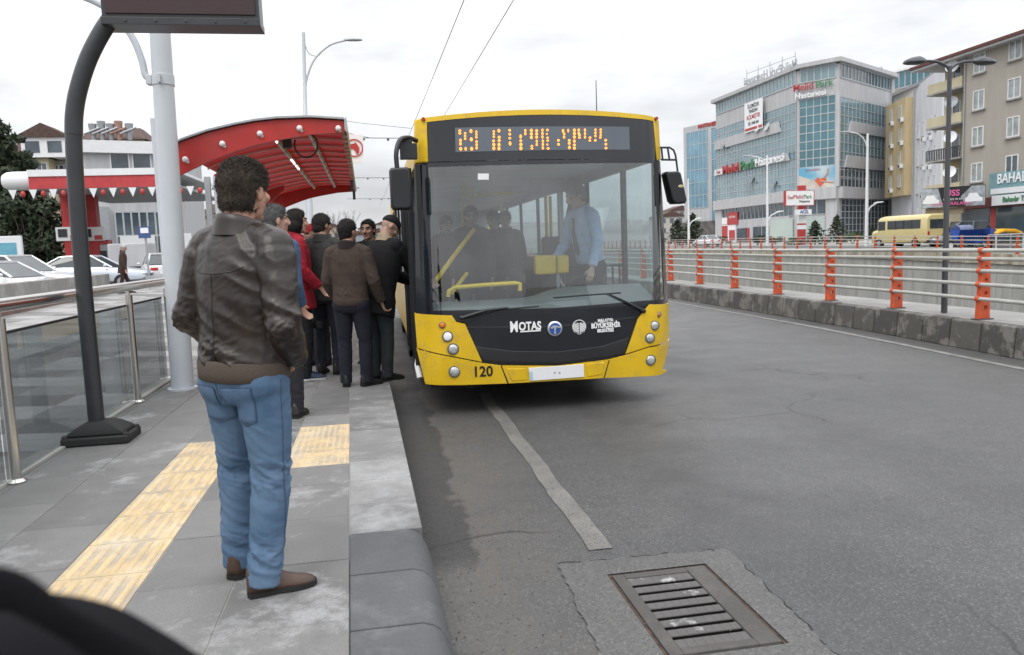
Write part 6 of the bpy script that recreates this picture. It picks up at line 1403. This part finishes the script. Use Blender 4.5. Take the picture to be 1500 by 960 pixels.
for s in (-1, 1):
    for y in (1.2, 5.3):
        mb = MB(); mb.tube([(s*.80, y, .38), (s*1.02, y, .38), (s*1.03, y, .38)], [.38, .38, .34], 20); wl = loc_part(mi_, 'wheel', mb, M['tyre'], smooth=40)
        mb = MB(); mb.cyl((s*.9, y, .38), (s*1.045, y, .38), .22, .2, 14); loc_part(wl, 'rim', mb, M['galv'])
    mb = MB(); mb.box(s*.85-.07, s*.85+.07, -.035, .03, .95, 1.2); loc_part(mi_, 'tail_light', mb, M['tail'])
q = atd(1405, 345, 57); v = car('dark grey van parked behind the blue machine by the shops', (q.x, q.y, fz(q.y)), R(80), M['cargrey'], 4.6, 1.8, 1.85, False)
# blue seed drill and yellow spreader shown outside the shop
q = atd(1421, 350, 50); z = fz(q.y); sd = thing('farm_machine', 'blue farm machine with a hopper standing outside the shops', 'farm machine', (q.x, q.y, z)); M['machblue'] = mat('machine_blue', (.015, .07, .36), .4, coat=.2)
x, y = q.x, q.y
mb = MB(); mb.ring_loft([[V(x-1.1, y+dy, z+dz), V(x+1.1, y+dy, z+dz)] for dy, dz in ((-.2, .75), (-.45, 1.35), (.45, 1.35), (.2, .75))], cap=False); mb.prism([V(x-1.12, y-.2, z+.75), V(x-1.12, y+.2, z+.75), V(x-1.12, y+.45, z+1.36), V(x-1.12, y-.45, z+1.36)], (.03, 0, 0)); mb.prism([V(x+1.1, y-.2, z+.75), V(x+1.1, y+.2, z+.75), V(x+1.1, y+.45, z+1.36), V(x+1.1, y-.45, z+1.36)], (.03, 0, 0)); mb.build('hopper', M['machblue'], sd)
mb = MB(); mb.ring_loft([[V(x-1.1, y-.42*math.cos(a_), z+1.36+.3*math.sin(a_)), V(x-.1, y-.42*math.cos(a_), z+1.36+.3*math.sin(a_))] for a_ in [i*math.pi/8 for i in range(9)]], cap=False); mb.build('hopper_lid', mat('lid_pale_blue', (.35, .4, .6), .4), sd)
mb = MB(); mb.box(x-1.2, x+1.2, y-.06, y+.06, z+.5, z+.62); mb.box(x-.06, x+.06, y-.9, y+.4, z+.5, z+.6); mb.prism([V(x+1.15, y-.4, z+.7), V(x+2.0, y-.2, z+.9), V(x+2.1, y-.2, z+1.2), V(x+1.15, y-.4, z+1.4)], (0, .5, 0)); mb.build('frame', M['machblue'], sd)
for i in range(8): mb = MB(); mb.tube([(x-1+i*.28, y-.1, z+.75), (x-1+i*.28, y-.3, z+.4), (x-1+i*.28, y-.45, z+.1)], .03, 6); mb.build('seed_tube', M['black'], sd)
for s in (-1, 1):
    mb = MB(); mb.cyl((x+s*1.25, y, z+.35), (x+s*1.38, y, z+.35), .35, .35, 18); wl = mb.build('wheel', M['tyre'], sd, smooth=40); mb = MB(); mb.cyl((x+s*1.24, y, z+.35), (x+s*1.39, y, z+.35), .18, .18, 12); mb.build('rim', M['white'], wl)
q = atd(1470, 350, 50); x, y, z = q.x, q.y, fz(q.y); sp_ = thing('farm_machine', 'yellow farm machine on a white rack right of the blue one', 'farm machine', (x, y, z)); M['machyellow'] = mat('machine_yellow', (.68, .36, .01), .4)
mb = MB()
for i in range(5): mb.tube([(x-.9+i*.1, y+.2*i-.4, z+1.05), (x-.4, y+.2*i-.4, z+1.22+.03*(i % 2)), (x+.5, y+.2*i-.4, z+1.2), (x+1.0, y+.2*i-.4, z+1.05)], [.05, .10, .10, .05], 8)
mb.build('cutter_bodies', M['machyellow'], sp_, smooth=40)
mb = MB(); mb.box(x-1.1, x+1.1, y-.6, y+.6, z+.95, z+1.0)
for sx in (-1, 1):
    for sy in (-.5, .5): mb.box(x+sx-.03, x+sx+.03, y+sy-.03, y+sy+.03, z, z+.95)
mb.build('rack', M['white'], sp_)
q = atd(1437, 330, 53.5); mb = MB()
# --- totem sign and white street lamps
q = atd(1174, 340, 86); z0 = fz(q.y); zz = lambda py: aty(1174, py, q.y).z
to = thing('totem_sign', 'red and white striped sign post with the hospital name board', 'sign', (q.x, q.y, z0)); sx_ = .42
lv = [z0, zz(336), zz(330), zz(327.5), zz(315), zz(302), zz(294), zz(272)]
for i, (a, b) in enumerate(zip(lv, lv[1:])): mb = MB(); mb.box(q.x-sx_, q.x+sx_, q.y-.2, q.y+.2, a, b); mb.build('pole_segment', M['signred'] if i in (0, 2, 4, 6) else M['whiteflat'], to)
F = Fac(V(q.x-2.4, q.y-.75, 0), V(q.x+1.3, q.y-.1, 0), 0); mb = MB(); F.slab(mb, 0, F.L, zz(301), zz(280), -.15, .15); pn = mb.build('name_board', M['whiteflat'], to)
mb = MB(); F.slab(mb, -.08, 0, zz(301.5), zz(279.5), -.17, .17); F.slab(mb, F.L, F.L+.08, zz(301.5), zz(279.5), -.17, .17); F.slab(mb, 0, F.L, zz(280), zz(279.5), -.17, .17); F.slab(mb, 0, F.L, zz(301.5), zz(301), -.17, .17); mb.build('board_frame', M['signred'], pn)
text('Özel', .5, F.mapf(.55, zz(290), .16), M['signred'], pn, .01, sx=.8); text('Melid', .62, F.mapf(1.65, zz(289), .16), M['signred'], pn, .01); text('Park', .62, F.mapf(2.95, zz(289), .16), M['signgreen'], pn, .01); text('Hastanesi', .38, F.mapf(2.5, zz(295.5), .16), M['black'], pn, .01)
mb = MB(); F.slab(mb, 1.3, 3.3, zz(315), zz(307.5), .0, .35); an_ = mb.build('emergency_board', M['whiteflat'], to); text('ACİL', .5, F.mapf(2.3, zz(311), .36), M['blue'], an_, .01, .01)
def wlamp(label, px, base, top, dep, lx, lpx=None, mx=None, mpy=None):
    q = atd(px, base, dep); z0 = fz(q.y)-.05; zt = aty(px, top, q.y).z; r = thing('street_lamp', label, 'street lamp', (q.x, q.y, z0), None)
    mb = MB(); mb.tube([(q.x, q.y, z0), (q.x, q.y, zt)], [.16, .09], 10); mb.build('pole', M['white'], r, smooth=40)
    if lx:
        e = aty(lx, lpx, q.y); mb = MB(); mb.tube(smoothpath([(q.x, q.y, zt-1.4), (q.x+(e.x-q.x)*.15, q.y, zt-.6), (q.x+(e.x-q.x)*.5, q.y, e.z-.15), (e.x, e.y, e.z)], 4), .06, 8); ar = mb.build('arm', M['white'], r); mb = MB(); lamp_head(mb, (e.x+.3, e.y, e.z), (-1, 0, .05), 1.1); mb.build('lamp_head', M['galv'], ar, smooth=50)
    if mx:
        e = aty(mx, mpy, q.y); mb = MB(); mb.tube(smoothpath([(q.x, q.y, e.z-1.2), (q.x+(e.x-q.x)*.3, q.y, e.z-.4), (e.x, e.y, e.z)], 4), .06, 8); ar = mb.build('side_arm', M['white'], r); mb = MB(); lamp_head(mb, (e.x-.3, e.y, e.z), (1, 0, .1), 1.0); mb.build('lamp_head', M['white'], ar, smooth=50)
    return r
wlamp('white street lamp with a second low lamp, directly in front of the hospital corner tower', 1269, 362, 196, 68, 1243, 194, 1284, 298)
wlamp('white street lamp with a second low lamp, in front of the hospital entrance', 1124, 357, 228, 84, 1099, 229, 1140, 311)
wlamp('white street lamp at the far left, in front of the blue glass block', 1009, 352, 262, 95, None, None, 1021, 321)
# ------------------------------------------------------------ trees and shrubs
M['leafdark'] = mat('conifer_leaf', (.016, .028, .014), .8, col2=(.045, .062, .028), vscale=2.5); M['leafgreen'] = mat('shrub_leaf', (.03, .05, .015), .8, col2=(.09, .12, .035), vscale=2.0)
M['bark'] = mat('bark', (.08, .06, .045), .9, var=.3, vscale=8); M['leafgrey'] = mat('bare_twig', (.13, .11, .10), .9)
def foliage(mb, rnd, c, r, n, s, flat=1.0):
    for i in range(n):
        u = Vector((rnd.gauss(0, 1), rnd.gauss(0, 1), rnd.gauss(0, 1))).normalized(); p = Vector(c)+Vector((u.x*r[0], u.y*r[1], u.z*r[2]))*(rnd.random()**.4)
        a = Vector((rnd.gauss(0, 1), rnd.gauss(0, 1), rnd.gauss(0, flat))).normalized(); b = a.cross(u).normalized(); l = s*rnd.uniform(.6, 1.4)
        mb.add([p-a*l, p+b*l*.5, p+a*l, p-b*l*.5], [(0, 1, 2, 3)])
def conifer(label, loc, h, w_, seed, n=1500, s=.16, m=None, group=None, nm='conifer'):
    rnd = random.Random(seed); r = thing(nm, label, 'tree', loc, group); x, y, z = loc
    mb = MB(); mb.tube([(x, y, z), (x, y, z+h*.5), (x, y, z+h*.97)], [h*.025, h*.014, .01], 8); mb.build('trunk', M['bark'], r)
    mb = MB(); nb = 46
    for i in range(nb):
        t = .06+.92*i/nb; a = i*2.4+rnd.uniform(-.3, .3); l = w_*(1-t)**.75*rnd.uniform(.65, 1.15)+.05; zb = z+h*t
        d = Vector((math.cos(a), math.sin(a), 0)); 
        for k in range(5):
            q = (k+1)/5; c = Vector((x, y, zb))+d*l*q+V(0, 0, -.10*l*q+.12*l*q*q); foliage(mb, rnd, c, (l*.20+.08, l*.20+.08, h*.028), max(4, int(n/nb/5)), s)
    for i in range(6): foliage(mb, rnd, (x, y, z+h*(.92+.015*i)), (.1, .1, .2), 10, s*.8)
    mb.build('crown', m or M['leafdark'], r, fixn=False); return r
def shrub(label, loc, rx, h, seed, n=500, s=.12, m=None, group=None):
    rnd = random.Random(seed); r = thing('shrub', label, 'shrub', loc, group); x, y, z = loc
    mb = MB()
    for i in range(5): a = rnd.uniform(0, 6.3); mb.tube([(x, y, z), (x+math.cos(a)*rx*.5, y+math.sin(a)*rx*.5, z+h*.7)], [.04, .015], 5)
    mb.build('stem', M['bark'], r); mb = MB()
    for i in range(9): foliage(mb, rnd, (x+rnd.uniform(-.7, .7)*rx, y+rnd.uniform(-.5, .5)*rx, z+h*rnd.uniform(.3, .85)), (rx*.4, rx*.4, h*.22), n//9, s)
    mb.build('leaves', m or M['leafgreen'], r, fixn=False); return r
def onfr(px, py, dep): q = atd(px, py, dep); return V(q.x, q.y, fz(q.y)-.05)
conifer('small dark bushy conifer right of the striped sign post', onfr(1194, 345, 84), 2.6, 1.5, 3, 900, .14)
conifer('pointed dark conifer left of the white street lamp', onfr(1226, 345, 82), 3.1, 1.5, 4, 1100, .14)
for i, (px, d, rx, h, lab) in enumerate(((1249, 80, 1.2, 1.3, 'bright green shrub right of the pointed conifer'), (1283, 76, 1.0, 1.8, 'dark shrub just left of the cream minibus'), (1110, 95, 1.4, 1.3, 'low shrub left of the hospital entrance lamp'), (1136, 95, 1.1, 1.1, 'low shrub right of the hospital entrance lamp'), (1164, 86, .9, .9, 'tiny shrub at the foot of the striped sign post'), (1057, 100, 1.5, 1.4, 'low shrub below the red and white boards'), (1034, 105, 1.3, 1.0, 'low shrub in front of the dark stone base'))):
    shrub(lab, onfr(px, 345, d), rx, h, 40+i, 450, .13, M['leafgreen'] if i in (0, 4) else M['leafdark'])
conifer('dark spreading conifer beside the blue glass block', onfr(1015, 345, 110), 4.6, 2.6, 9, 1300, .22)
conifer('dark conifer nearest the right bus mirror', onfr(992, 345, 120), 4.0, 2.4, 10, 900, .22)
# ------------------------------------------------------------ background, left of the platform
LZ = .475
# filling station canopy
cy0 = 42.0; ztop = aty(100, 248, cy0).z; zmid = aty(100, 258, cy0).z; zbot = aty(100, 276, cy0).z; xl = aty(40, 262, cy0).x; xr = aty(258, 262, cy0).x
gs = thing('filling_station_canopy', 'filling station canopy with a red fascia, white top and rounded white end', 'canopy', (xl+8, cy0+6, LZ))
mb = MB(); mb.box(xl, xr, cy0, cy0+.3, zmid, ztop); mb.box(xl, xr, cy0+.3, cy0+12, ztop-.2, ztop-.05); mb.build('white_fascia', M['white'], gs)
mb = MB(); mb.box(xl+.02, xr, cy0+.06, cy0+.3, zbot, zmid-.003); mb.build('red_fascia', mat('fascia_red', (.46, .045, .05), .5), gs)
mb = MB(); rr_ = (ztop-zbot)/2; zc = (ztop+zbot)/2; mb.tube([(xl, cy0+.75, zc), (xl-.9, cy0+.75, zc), (xl-1.2, cy0+.75, zc), (xl-1.38, cy0+.75, zc), (xl-1.42, cy0+.75, zc)], [rr_, rr_, rr_*.93, rr_*.7, .1], 24); mb.build('round_end', M['white'], gs, smooth=50)
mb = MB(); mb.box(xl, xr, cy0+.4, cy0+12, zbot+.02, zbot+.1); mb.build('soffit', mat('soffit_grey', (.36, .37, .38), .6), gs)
for px, dy in ((107, 4.0), (142, 5.0)):
    q = aty(px, 380, cy0+dy); mb = MB(); mb.box(q.x-.27, q.x+.27, q.y-.27, q.y+.27, LZ, zbot); cl_ = mb.build('column', mat('column_red', (.40, .03, .03), .5), gs)
    z1, z0 = aty(px, 333, q.y).z, aty(px, 353, q.y).z; mb = MB(); mb.box(q.x-.62, q.x+.62, q.y-.34, q.y-.28, z0, z1); pb_ = mb.build('price_board', M['white'], cl_)
    mb = MB(); mb.box(q.x-.5, q.x-.05, q.y-.37, q.y-.345, z0+.2, z1-.1); mb.build('screen', M['dark'], pb_); mb = MB(); mb.box(q.x+.1, q.x+.5, q.y-.37, q.y-.345, z0+.05, z0+.3); mb.build('red_patch', M['signred'], pb_)
bu = thing('bunting', 'string of white pennants and red lanterns under the canopy edge', 'bunting', (xl, cy0-.05, zbot)); mb = MB(); mb.tube([(xl-1+i*.9, cy0-.05, zbot-.03) for i in range(14)], .012, 4); mb.build('cord', M['wire'], bu)
for i in range(24):
    x = xl-.7+i*.46; mb = MB()
    if i % 2 == 0: mb.prism([V(x-.19, cy0-.06, zbot-.03), V(x+.19, cy0-.06, zbot-.03), V(x, cy0-.06, zbot-.50)], (0, .02, 0)); mb.build('pennant', M['white'], bu)
    else: mb.ball((x, cy0-.05, zbot-.25), (.12, .12, .16), 10, 8); mb.build('lantern', M['signred'], bu, smooth=50)
q = aty(150, 375, 47); mb = MB(); fp = thing('fuel_pump', 'grey fuel pump with red trim under the canopy', 'fuel pump', (q.x, 47, LZ)); mb.box(q.x-.45, q.x+.45, 46.8, 47.4, LZ, LZ+2.1); mb.build('cabinet', M['galv'], fp, bevel=.03)
mb = MB(); mb.box(q.x-.3, q.x+.3, 46.77, 46.8, LZ+1.3, LZ+1.75); mb.build('display', M['dark'], fp); mb = MB(); mb.box(q.x-.45, q.x+.45, 46.78, 47.42, LZ+2.102, LZ+2.35); mb.build('top_sign', M['signred'], fp); mb = MB(); mb.tube([(q.x+.46, 47, LZ+1.4), (q.x+.7, 46.9, LZ+.9), (q.x+.5, 46.9, LZ+.3)], .03, 6); mb.build('hose', M['rubber'], fp)
# station shop
A, B = aty(126, 340, 62), aty(262, 340, 64); F = Fac(A, B, 0); sh_ = thing('station_shop', 'white two storey station shop with dark windows behind the canopy', 'building', (A.x+5, 66, LZ)); zt = aty(160, 205, 62).z
mb = MB(); poly_base(mb, [A, B, B+V(0, 10, 0), A+V(0, 10, 0)], LZ-.2, zt); mb.build('wall', M['cladding'], sh_)
mb = MB(); F.slab(mb, -.3, F.L+.3, zt-.9, zt, -10.3, .4); mb.build('parapet', M['white'], sh_)
z0, z1 = aty(180, 249, 62).z, aty(180, 222, 62).z
for i in range(3): win(sh_, F, 2.0+i*1.5, z0, 1.3, z1-z0, .0, M['gdark'], 0, False)
glazed(sh_, F, 2.0, F.L-.5, LZ+1.2, LZ+4.8, 7, 2, M['gdark'], bar=.12)
mb = MB(); F.slab(mb, 2.2, 4.6, LZ+1.3, LZ+3.0, .15, .25); F.slab(mb, 5.2, 7.2, LZ+1.4, LZ+3.1, .15, .25); mb.build('counter_panel', M['white'], sh_)
mb = MB(); F.slab(mb, .2, 1.6, LZ, LZ+5.2, .0, .3); mb.build('pilaster', M['galv'], sh_)
# box trailer, cars, P sign, advert stand
A, B = aty(160, 398, 41), aty(216, 396, 41); tr = thing('box_trailer', 'pale grey box trailer with one wheel, in front of the station shop', 'trailer', (A.x+1, 41, LZ)); z1 = aty(180, 357, 41).z
mb = MB(); mb.box(A.x, B.x, 41, 43, LZ+.45, z1); mb.build('box', M['cladding'], tr, bevel=.05); q = aty(202, 392, 41); mb = MB(); mb.tube([(q.x, 40.93, LZ+.36), (q.x, 41.2, LZ+.36)], [.36, .36], 20); wl = mb.build('wheel', M['tyre'], tr); mb = MB(); mb.cyl((q.x, 40.91, LZ+.36), (q.x, 41.1, LZ+.36), .2, .2, 12); mb.build('rim', M['galv'], wl)
mb = MB(); mb.tube([(B.x, 41.5, LZ+.5), (B.x+1.2, 41.5, LZ+.45)], .05, 6); mb.box(B.x-.5, B.x-.42, 41, 41.1, LZ, LZ+.5); mb.build('drawbar', M['dark'], tr); mb = MB(); mb.prism([V(q.x-.55, 40.98, LZ+.5), V(q.x+.55, 40.98, LZ+.5), V(q.x+.4, 40.98, LZ+.85), V(q.x-.4, 40.98, LZ+.85)], (0, .015, 0)); mb.build('wheel_arch', M['dark'], tr)
q = aty(135, 405, 34.5); car('silver sedan seen from the side, behind the concrete wall', (q.x, 34.5, LZ), R(-90), M['carsilver'], 4.5, 1.72, 1.42)
q = aty(20, 405, 30.0); car('white car with its bonnet pointing right, behind the first white car', (q.x-.4, 31.0, LZ), R(-112), M['carwhite'], 4.3, 1.7, 1.5, False)
q = aty(10, 410, 26.5); car('white car nearest the concrete wall, its headlight just above the wall', (q.x-.3, 26.6, LZ-.12), R(-105), M['carwhite'], 4.0, 1.68, 1.40, False)
q = aty(222, 405, 38); car('white car with a red tail light beside the pale grey post', (q.x+.3, 38.6, LZ), R(20), M['carwhite'], 4.0, 1.66, 1.44, False)
q = aty(219, 415, 33); ps = thing('parking_sign', 'blue parking sign on a thin grey post', 'sign', (q.x, 33, LZ)); z1, z0 = aty(219, 332, 33).z, aty(219, 349, 33).z
mb = MB(); mb.cyl((q.x, 33, LZ), (q.x, 33, z1), .045, .045, 8); mb.build('post', M['galv'], ps); mb = MB(); mb.box(q.x-.24, q.x+.22, 32.92, 32.95, z0, z1); pn = mb.build('panel', mat('sign_blue', (.05, .09, .24), .5), ps); mb = MB(); mb.box(q.x-.15, q.x+.15, 32.905, 32.919, z0+.2, z1-.05); mb.build('white_field', M['whiteflat'], pn)
q = aty(15, 380, 38); ad = thing('advert_stand', 'white framed stand with a blue advert, left of the cars', 'advert stand', (q.x, 38, LZ)); z1 = aty(15, 346, 38).z
mb = MB(); mb.box(q.x-.7, q.x+.55, 37.9, 38.1, LZ, z1); fr = mb.build('frame', M['white'], ad, bevel=.02); mb = MB(); mb.box(q.x-.6, q.x+.35, 37.88, 37.9, LZ+.5, z1-.3); mb.build('advert', mat('advert_blue', (.03, .22, .42), .4, col2=(.2, .45, .5), vscale=1.2), fr)
# pale post just left of the big lamp post, lamp behind the shelter
q = aty(245, 420, 21); mb = MB(); z1 = aty(219, 174, 21).z; pq = thing('metal_post', 'plain pale grey metal post just left of the thick lamp post', 'post', (q.x, 21, LZ)); mb.tube([(q.x, 21, .3), (q.x, 21, z1)], [.08, .075], 16); mb.build('shaft', M['polegrey'], pq, smooth=40); mb = MB(); mb.box(q.x-.2, q.x+.2, 20.8, 21.2, .3, LZ+.05); mb.build('base_plate', M['galv'], pq)
y = 26.0; zt = 8.64; x = -2.08; lp_ = thing('street_lamp', 'grey street lamp with a long curved arm rising behind the shelter roof', 'street lamp', (x, y, PZ))
mb = MB(); mb.tube([(x, y, PZ), (-2.0, y, 6.0), (-1.98, y, 6.05), (-1.88, y, zt)], [.12, .10, .065, .055], 12); mb.build('pole', M['polegrey'], lp_, smooth=40)
mb = MB(); mb.tube(smoothpath([(-1.95, y, 6.6), (-1.88, y, 7.15), (-1.6, y, 7.8), (-1.1, y, 8.25), (-.55, y, 8.42)]), .035, 8); ar = mb.build('arm', M['polegrey'], lp_, smooth=40); mb = MB(); mb.tube(smoothpath([(-1.86, y, 8.3), (-1.75, y, 8.0), (-1.5, y, 7.92), (-1.35, y, 8.05)]), .02, 6); mb.build('brace', M['polegrey'], ar)
mb = MB(); lamp_head(mb, (-.65, y, 8.42), (1, 0, .0), .6); mb.build('lamp_head', M['galv'], ar, smooth=50)
mb = MB(); mb.tube([(-1.98, y, 6.07), (-1.2, y+1, 5.75), (.0, y+2, 5.62)], .009, 4); mb.tube([(-1.98, y, 6.07), (-.2, y, 5.8), (1.4, y, 5.62)], .007, 4); mb.build('stay_wire', M['wire'], lp_)
# conifers and houses at the left
def onl(px, y): q = aty(px, 380, y); return V(q.x, y, LZ)
conifer('tall dark conifer at the left edge of the photograph', onl(20, 50), aty(16, 178, 50).z-LZ, 4.6, 51, 7000, .20)
conifer('slender dark conifer behind the white rounded canopy end', onl(55, 52), aty(55, 225, 52).z-LZ, 2.0, 52, 2600, .17)
shrub('broad dark evergreen mass below the rounded canopy end', onl(52, 47), 1.7, 5.4, 53, 2600, .17, M['leafdark'])
shrub('dark evergreen behind the white cars at the left edge', onl(12, 47), 2.0, 4.6, 54, 2200, .17, M['leafdark'])
def house(label, px0, px1, top, y, wallm, roofm, floors, ncol, dep=9, gable=1.6, roofh=None, base=LZ, balc=False):
    A, B = aty(px0, 350, y), aty(px1, 350, y); F = Fac(A, B, 0); zt = aty((px0+px1)/2, top, y).z; r = thing('apartment_building', label, 'building', ((A.x+B.x)/2, y, base))
    mb = MB(); poly_base(mb, [A, B, B+V(0, dep, 0), A+V(0, dep, 0)], base-.6, zt); mb.build('wall', wallm, r)
    if gable: mb = MB(); mb.ring_loft([[V(A.x-.5, y-.5, zt), V(B.x+.5, y-.5, zt), V(B.x+.5, y+dep, zt), V(A.x-.5, y+dep, zt)], [V(A.x+1.2, y+dep*.4, zt+gable), V(B.x-1.2, y+dep*.4, zt+gable), V(B.x-1.2, y+dep*.6, zt+gable), V(A.x+1.2, y+dep*.6, zt+gable)]]); mb.build('roof', roofm, r)
    fh = (zt-base)/floors
    for k in range(floors):
        for i in range(ncol): win(r, F, F.L*(i+.5)/ncol-.55, base+k*fh+fh*.3, 1.1, fh*.5, 0, M['gdark'], 1, False)
    return r, F, zt
M['greenish'] = mat('pale_green_render', (.33, .36, .31), .85); M['pink'] = mat('pink_render', (.36, .22, .18), .85); M['tile2'] = mat('brown_roof_tile', (.085, .050, .042), .85, var=.3, vscale=3)
r, F, zt = house('cream apartment house with a brown roof and attic windows, behind the conifers', 20, 82, 232, 92, M['cream'], M['tile2'], 5, 3, gable=3.0)
mb = MB(); q = aty(62, 215, 91); mb.box(q.x-2.2, q.x+2.2, 91.3, 95, zt, zt+2.1); dm = mb.build('dormer', M['white'], r); mb = MB(); mb.prism([V(q.x-2.8, 91, zt+2.1), V(q.x+2.8, 91, zt+2.1), V(q.x, 91, zt+3.6)], (0, 4, 0)); mb.build('dormer_roof', M['tile2'], dm)
for k in (-1.8, .4): mb = MB(); mb.box(q.x+k, q.x+k+1.4, 91.25, 91.3, zt+.5, zt+1.7); mb.build('dormer_window', M['gdark'], dm)
mb = MB(); F.slab(mb, F.L*.55, F.L*.62, .5, zt-.1, .0, .25); mb.build('orange_strip', mat('orange_render', (.5, .2, .06), .8), r)
house('pale green apartment house with a brown roof beside the cream one', 80, 128, 235, 94, M['greenish'], M['tile2'], 5, 3, gable=2.2)
house('low pink wall and house behind the filling station columns', 70, 125, 330, 80, M['pink'], M['tile2'], 2, 3, gable=0)
r, F, zt = house('brown roofed house behind the station shop with water tanks on its roof', 130, 222, 205, 100, M['cream'], M['tile2'], 6, 4, gable=1.9)
for i, px in enumerate((140, 153, 166, 178, 193)):
    q = aty(px, 190, 100); mb = MB(); mb.cyl((q.x, 99, zt-.2), (q.x, 99, zt+1.7+.3*(i % 2)), .25, .5, 10); mb.cyl((q.x-.9, 98.6, zt+.5), (q.x+.9, 98.6, zt+1.2), .12, .12, 6); mb.build('water_tank', M['galv'] if i != 3 else M['pink'], r, smooth=40)
for i, (a, b, t, y, lab, wm) in enumerate(((256, 300, 318, 150, 'far grey apartment block seen between the grey posts', M['concrete']), (300, 352, 312, 165, 'far brown roofed block seen left of the leather jacket', M['beige']), (386, 420, 322, 170, 'far low block behind the grey haired man', M['concrete']))):
    house(lab, a, b, t, y, wm, M['tile2'], 5, 5, gable=2.0, base=.3)
# far end of the road: hill with a spread of houses
mb = MB(); n = 40; rows = []
for j, (y, k) in enumerate(((330, 0), (420, .6), (520, 1), (640, .75))):
    rows.append([V(-260+i*13.5, y, .2+k*(15+6*mnoise.noise(V(i*.22, j*.4, 0))+4*mnoise.noise(V(i*.7, 3, 0)))) for i in range(n)])
vs = [p for r in rows for p in r]; fs = [(j*n+i, j*n+i+1, (j+1)*n+i+1, (j+1)*n+i) for j in range(3) for i in range(n-1)]
mb.add(vs, fs); struct(mb.build('hill', mat('hill_earth', (.22, .20, .195), .95, var=.25, vscale=.03), smooth=60))
rnd = random.Random(77); wl_ = [mat('far_wall', c, .9) for c in ((.36, .33, .30), (.42, .40, .38), (.34, .28, .24), (.30, .33, .37))]
cols_ = ('grey', 'white', 'tan', 'blue grey')
for i, (px, y, h, k) in enumerate(((455, 250, 9, 0), (484, 290, 11, 2), (505, 330, 10, 1), (522, 300, 8, 3), (538, 360, 12, 0), (552, 320, 9, 2), (566, 340, 13, 1), (578, 280, 8, 3), (592, 380, 15, 2), (606, 330, 12, 0), (985, 230, 9, 1), (1000, 260, 12, 0), (974, 300, 10, 2))):
    q = aty(px, 365, y); w_ = rnd.uniform(7, 11); r = thing('distant_building', ('distant %s block, %s on the skyline behind the queue' % (cols_[k], ('first', 'second', 'third', 'fourth', 'fifth', 'sixth', 'seventh', 'eighth', 'ninth', 'tenth')[i]) if i < 10 else 'distant %s block right of the bus mirror' % cols_[k]), 'building', (q.x, y, .3))
    F = Fac(V(q.x-w_/2, y, 0), V(q.x+w_/2, y, 0), 0); mb = MB(); mb.box(q.x-w_/2, q.x+w_/2, y, y+8, 0, h); mb.build('wall', wl_[k], r)
    mb = MB(); mb.prism([V(q.x-w_/2-.4, y-.3, h), V(q.x+w_/2+.4, y-.3, h), V(q.x, y-.3, h+1.8)], (0, 8.6, 0)); mb.build('roof', M['tile2'], r)
    for a_ in range(3):
        for b_ in range(int(h//3)): mb = MB(); F.slab(mb, w_*(.12+.3*a_), w_*(.12+.3*a_)+1.3, 1+b_*3, 2.5+b_*3, 0, .05); mb.build('window', M['gdark'], r)
q = aty(548, 372, 75); car('white car far up the road behind the queue', (q.x, 75, .01), R(180), M['carwhite'])
q = aty(985, 355, 95); car('white car on the far road right of the bus', (37.5+2, 88, fz(88)), R(4), M['carwhite'])
# bare tree behind the shelter
rnd = random.Random(61); q = aty(500, 360, 62); tr_ = thing('bare_tree', 'leafless grey tree beyond the far end of the shelter', 'tree', (q.x, 62, .1)); mb = MB(); tw_ = MB()
def branch(p, d, l, r, depth):
    e = p+d*l; (mb if depth < 2 else tw_).tube([p, p+d*l*.5+V(rnd.uniform(-.05, .05)*l, rnd.uniform(-.05, .05)*l, 0), e], [r, r*.85, r*.6], 5, cap=False)
    if depth < 5:
        for k in range(3 if depth < 3 else 2):
            nd = (d+V(rnd.uniform(-.7, .7), rnd.uniform(-.7, .7), rnd.uniform(-.1, .5))).normalized(); branch(p+d*l*rnd.uniform(.55, 1), nd, l*rnd.uniform(.6, .8), r*.55, depth+1)
branch(V(q.x, 62, .1), V(0, 0, 1), 1.9, .13, 0); mb.build('trunk', M['bark'], tr_, fixn=False); tw_.build('twigs', M['leafgrey'], tr_, fixn=False)
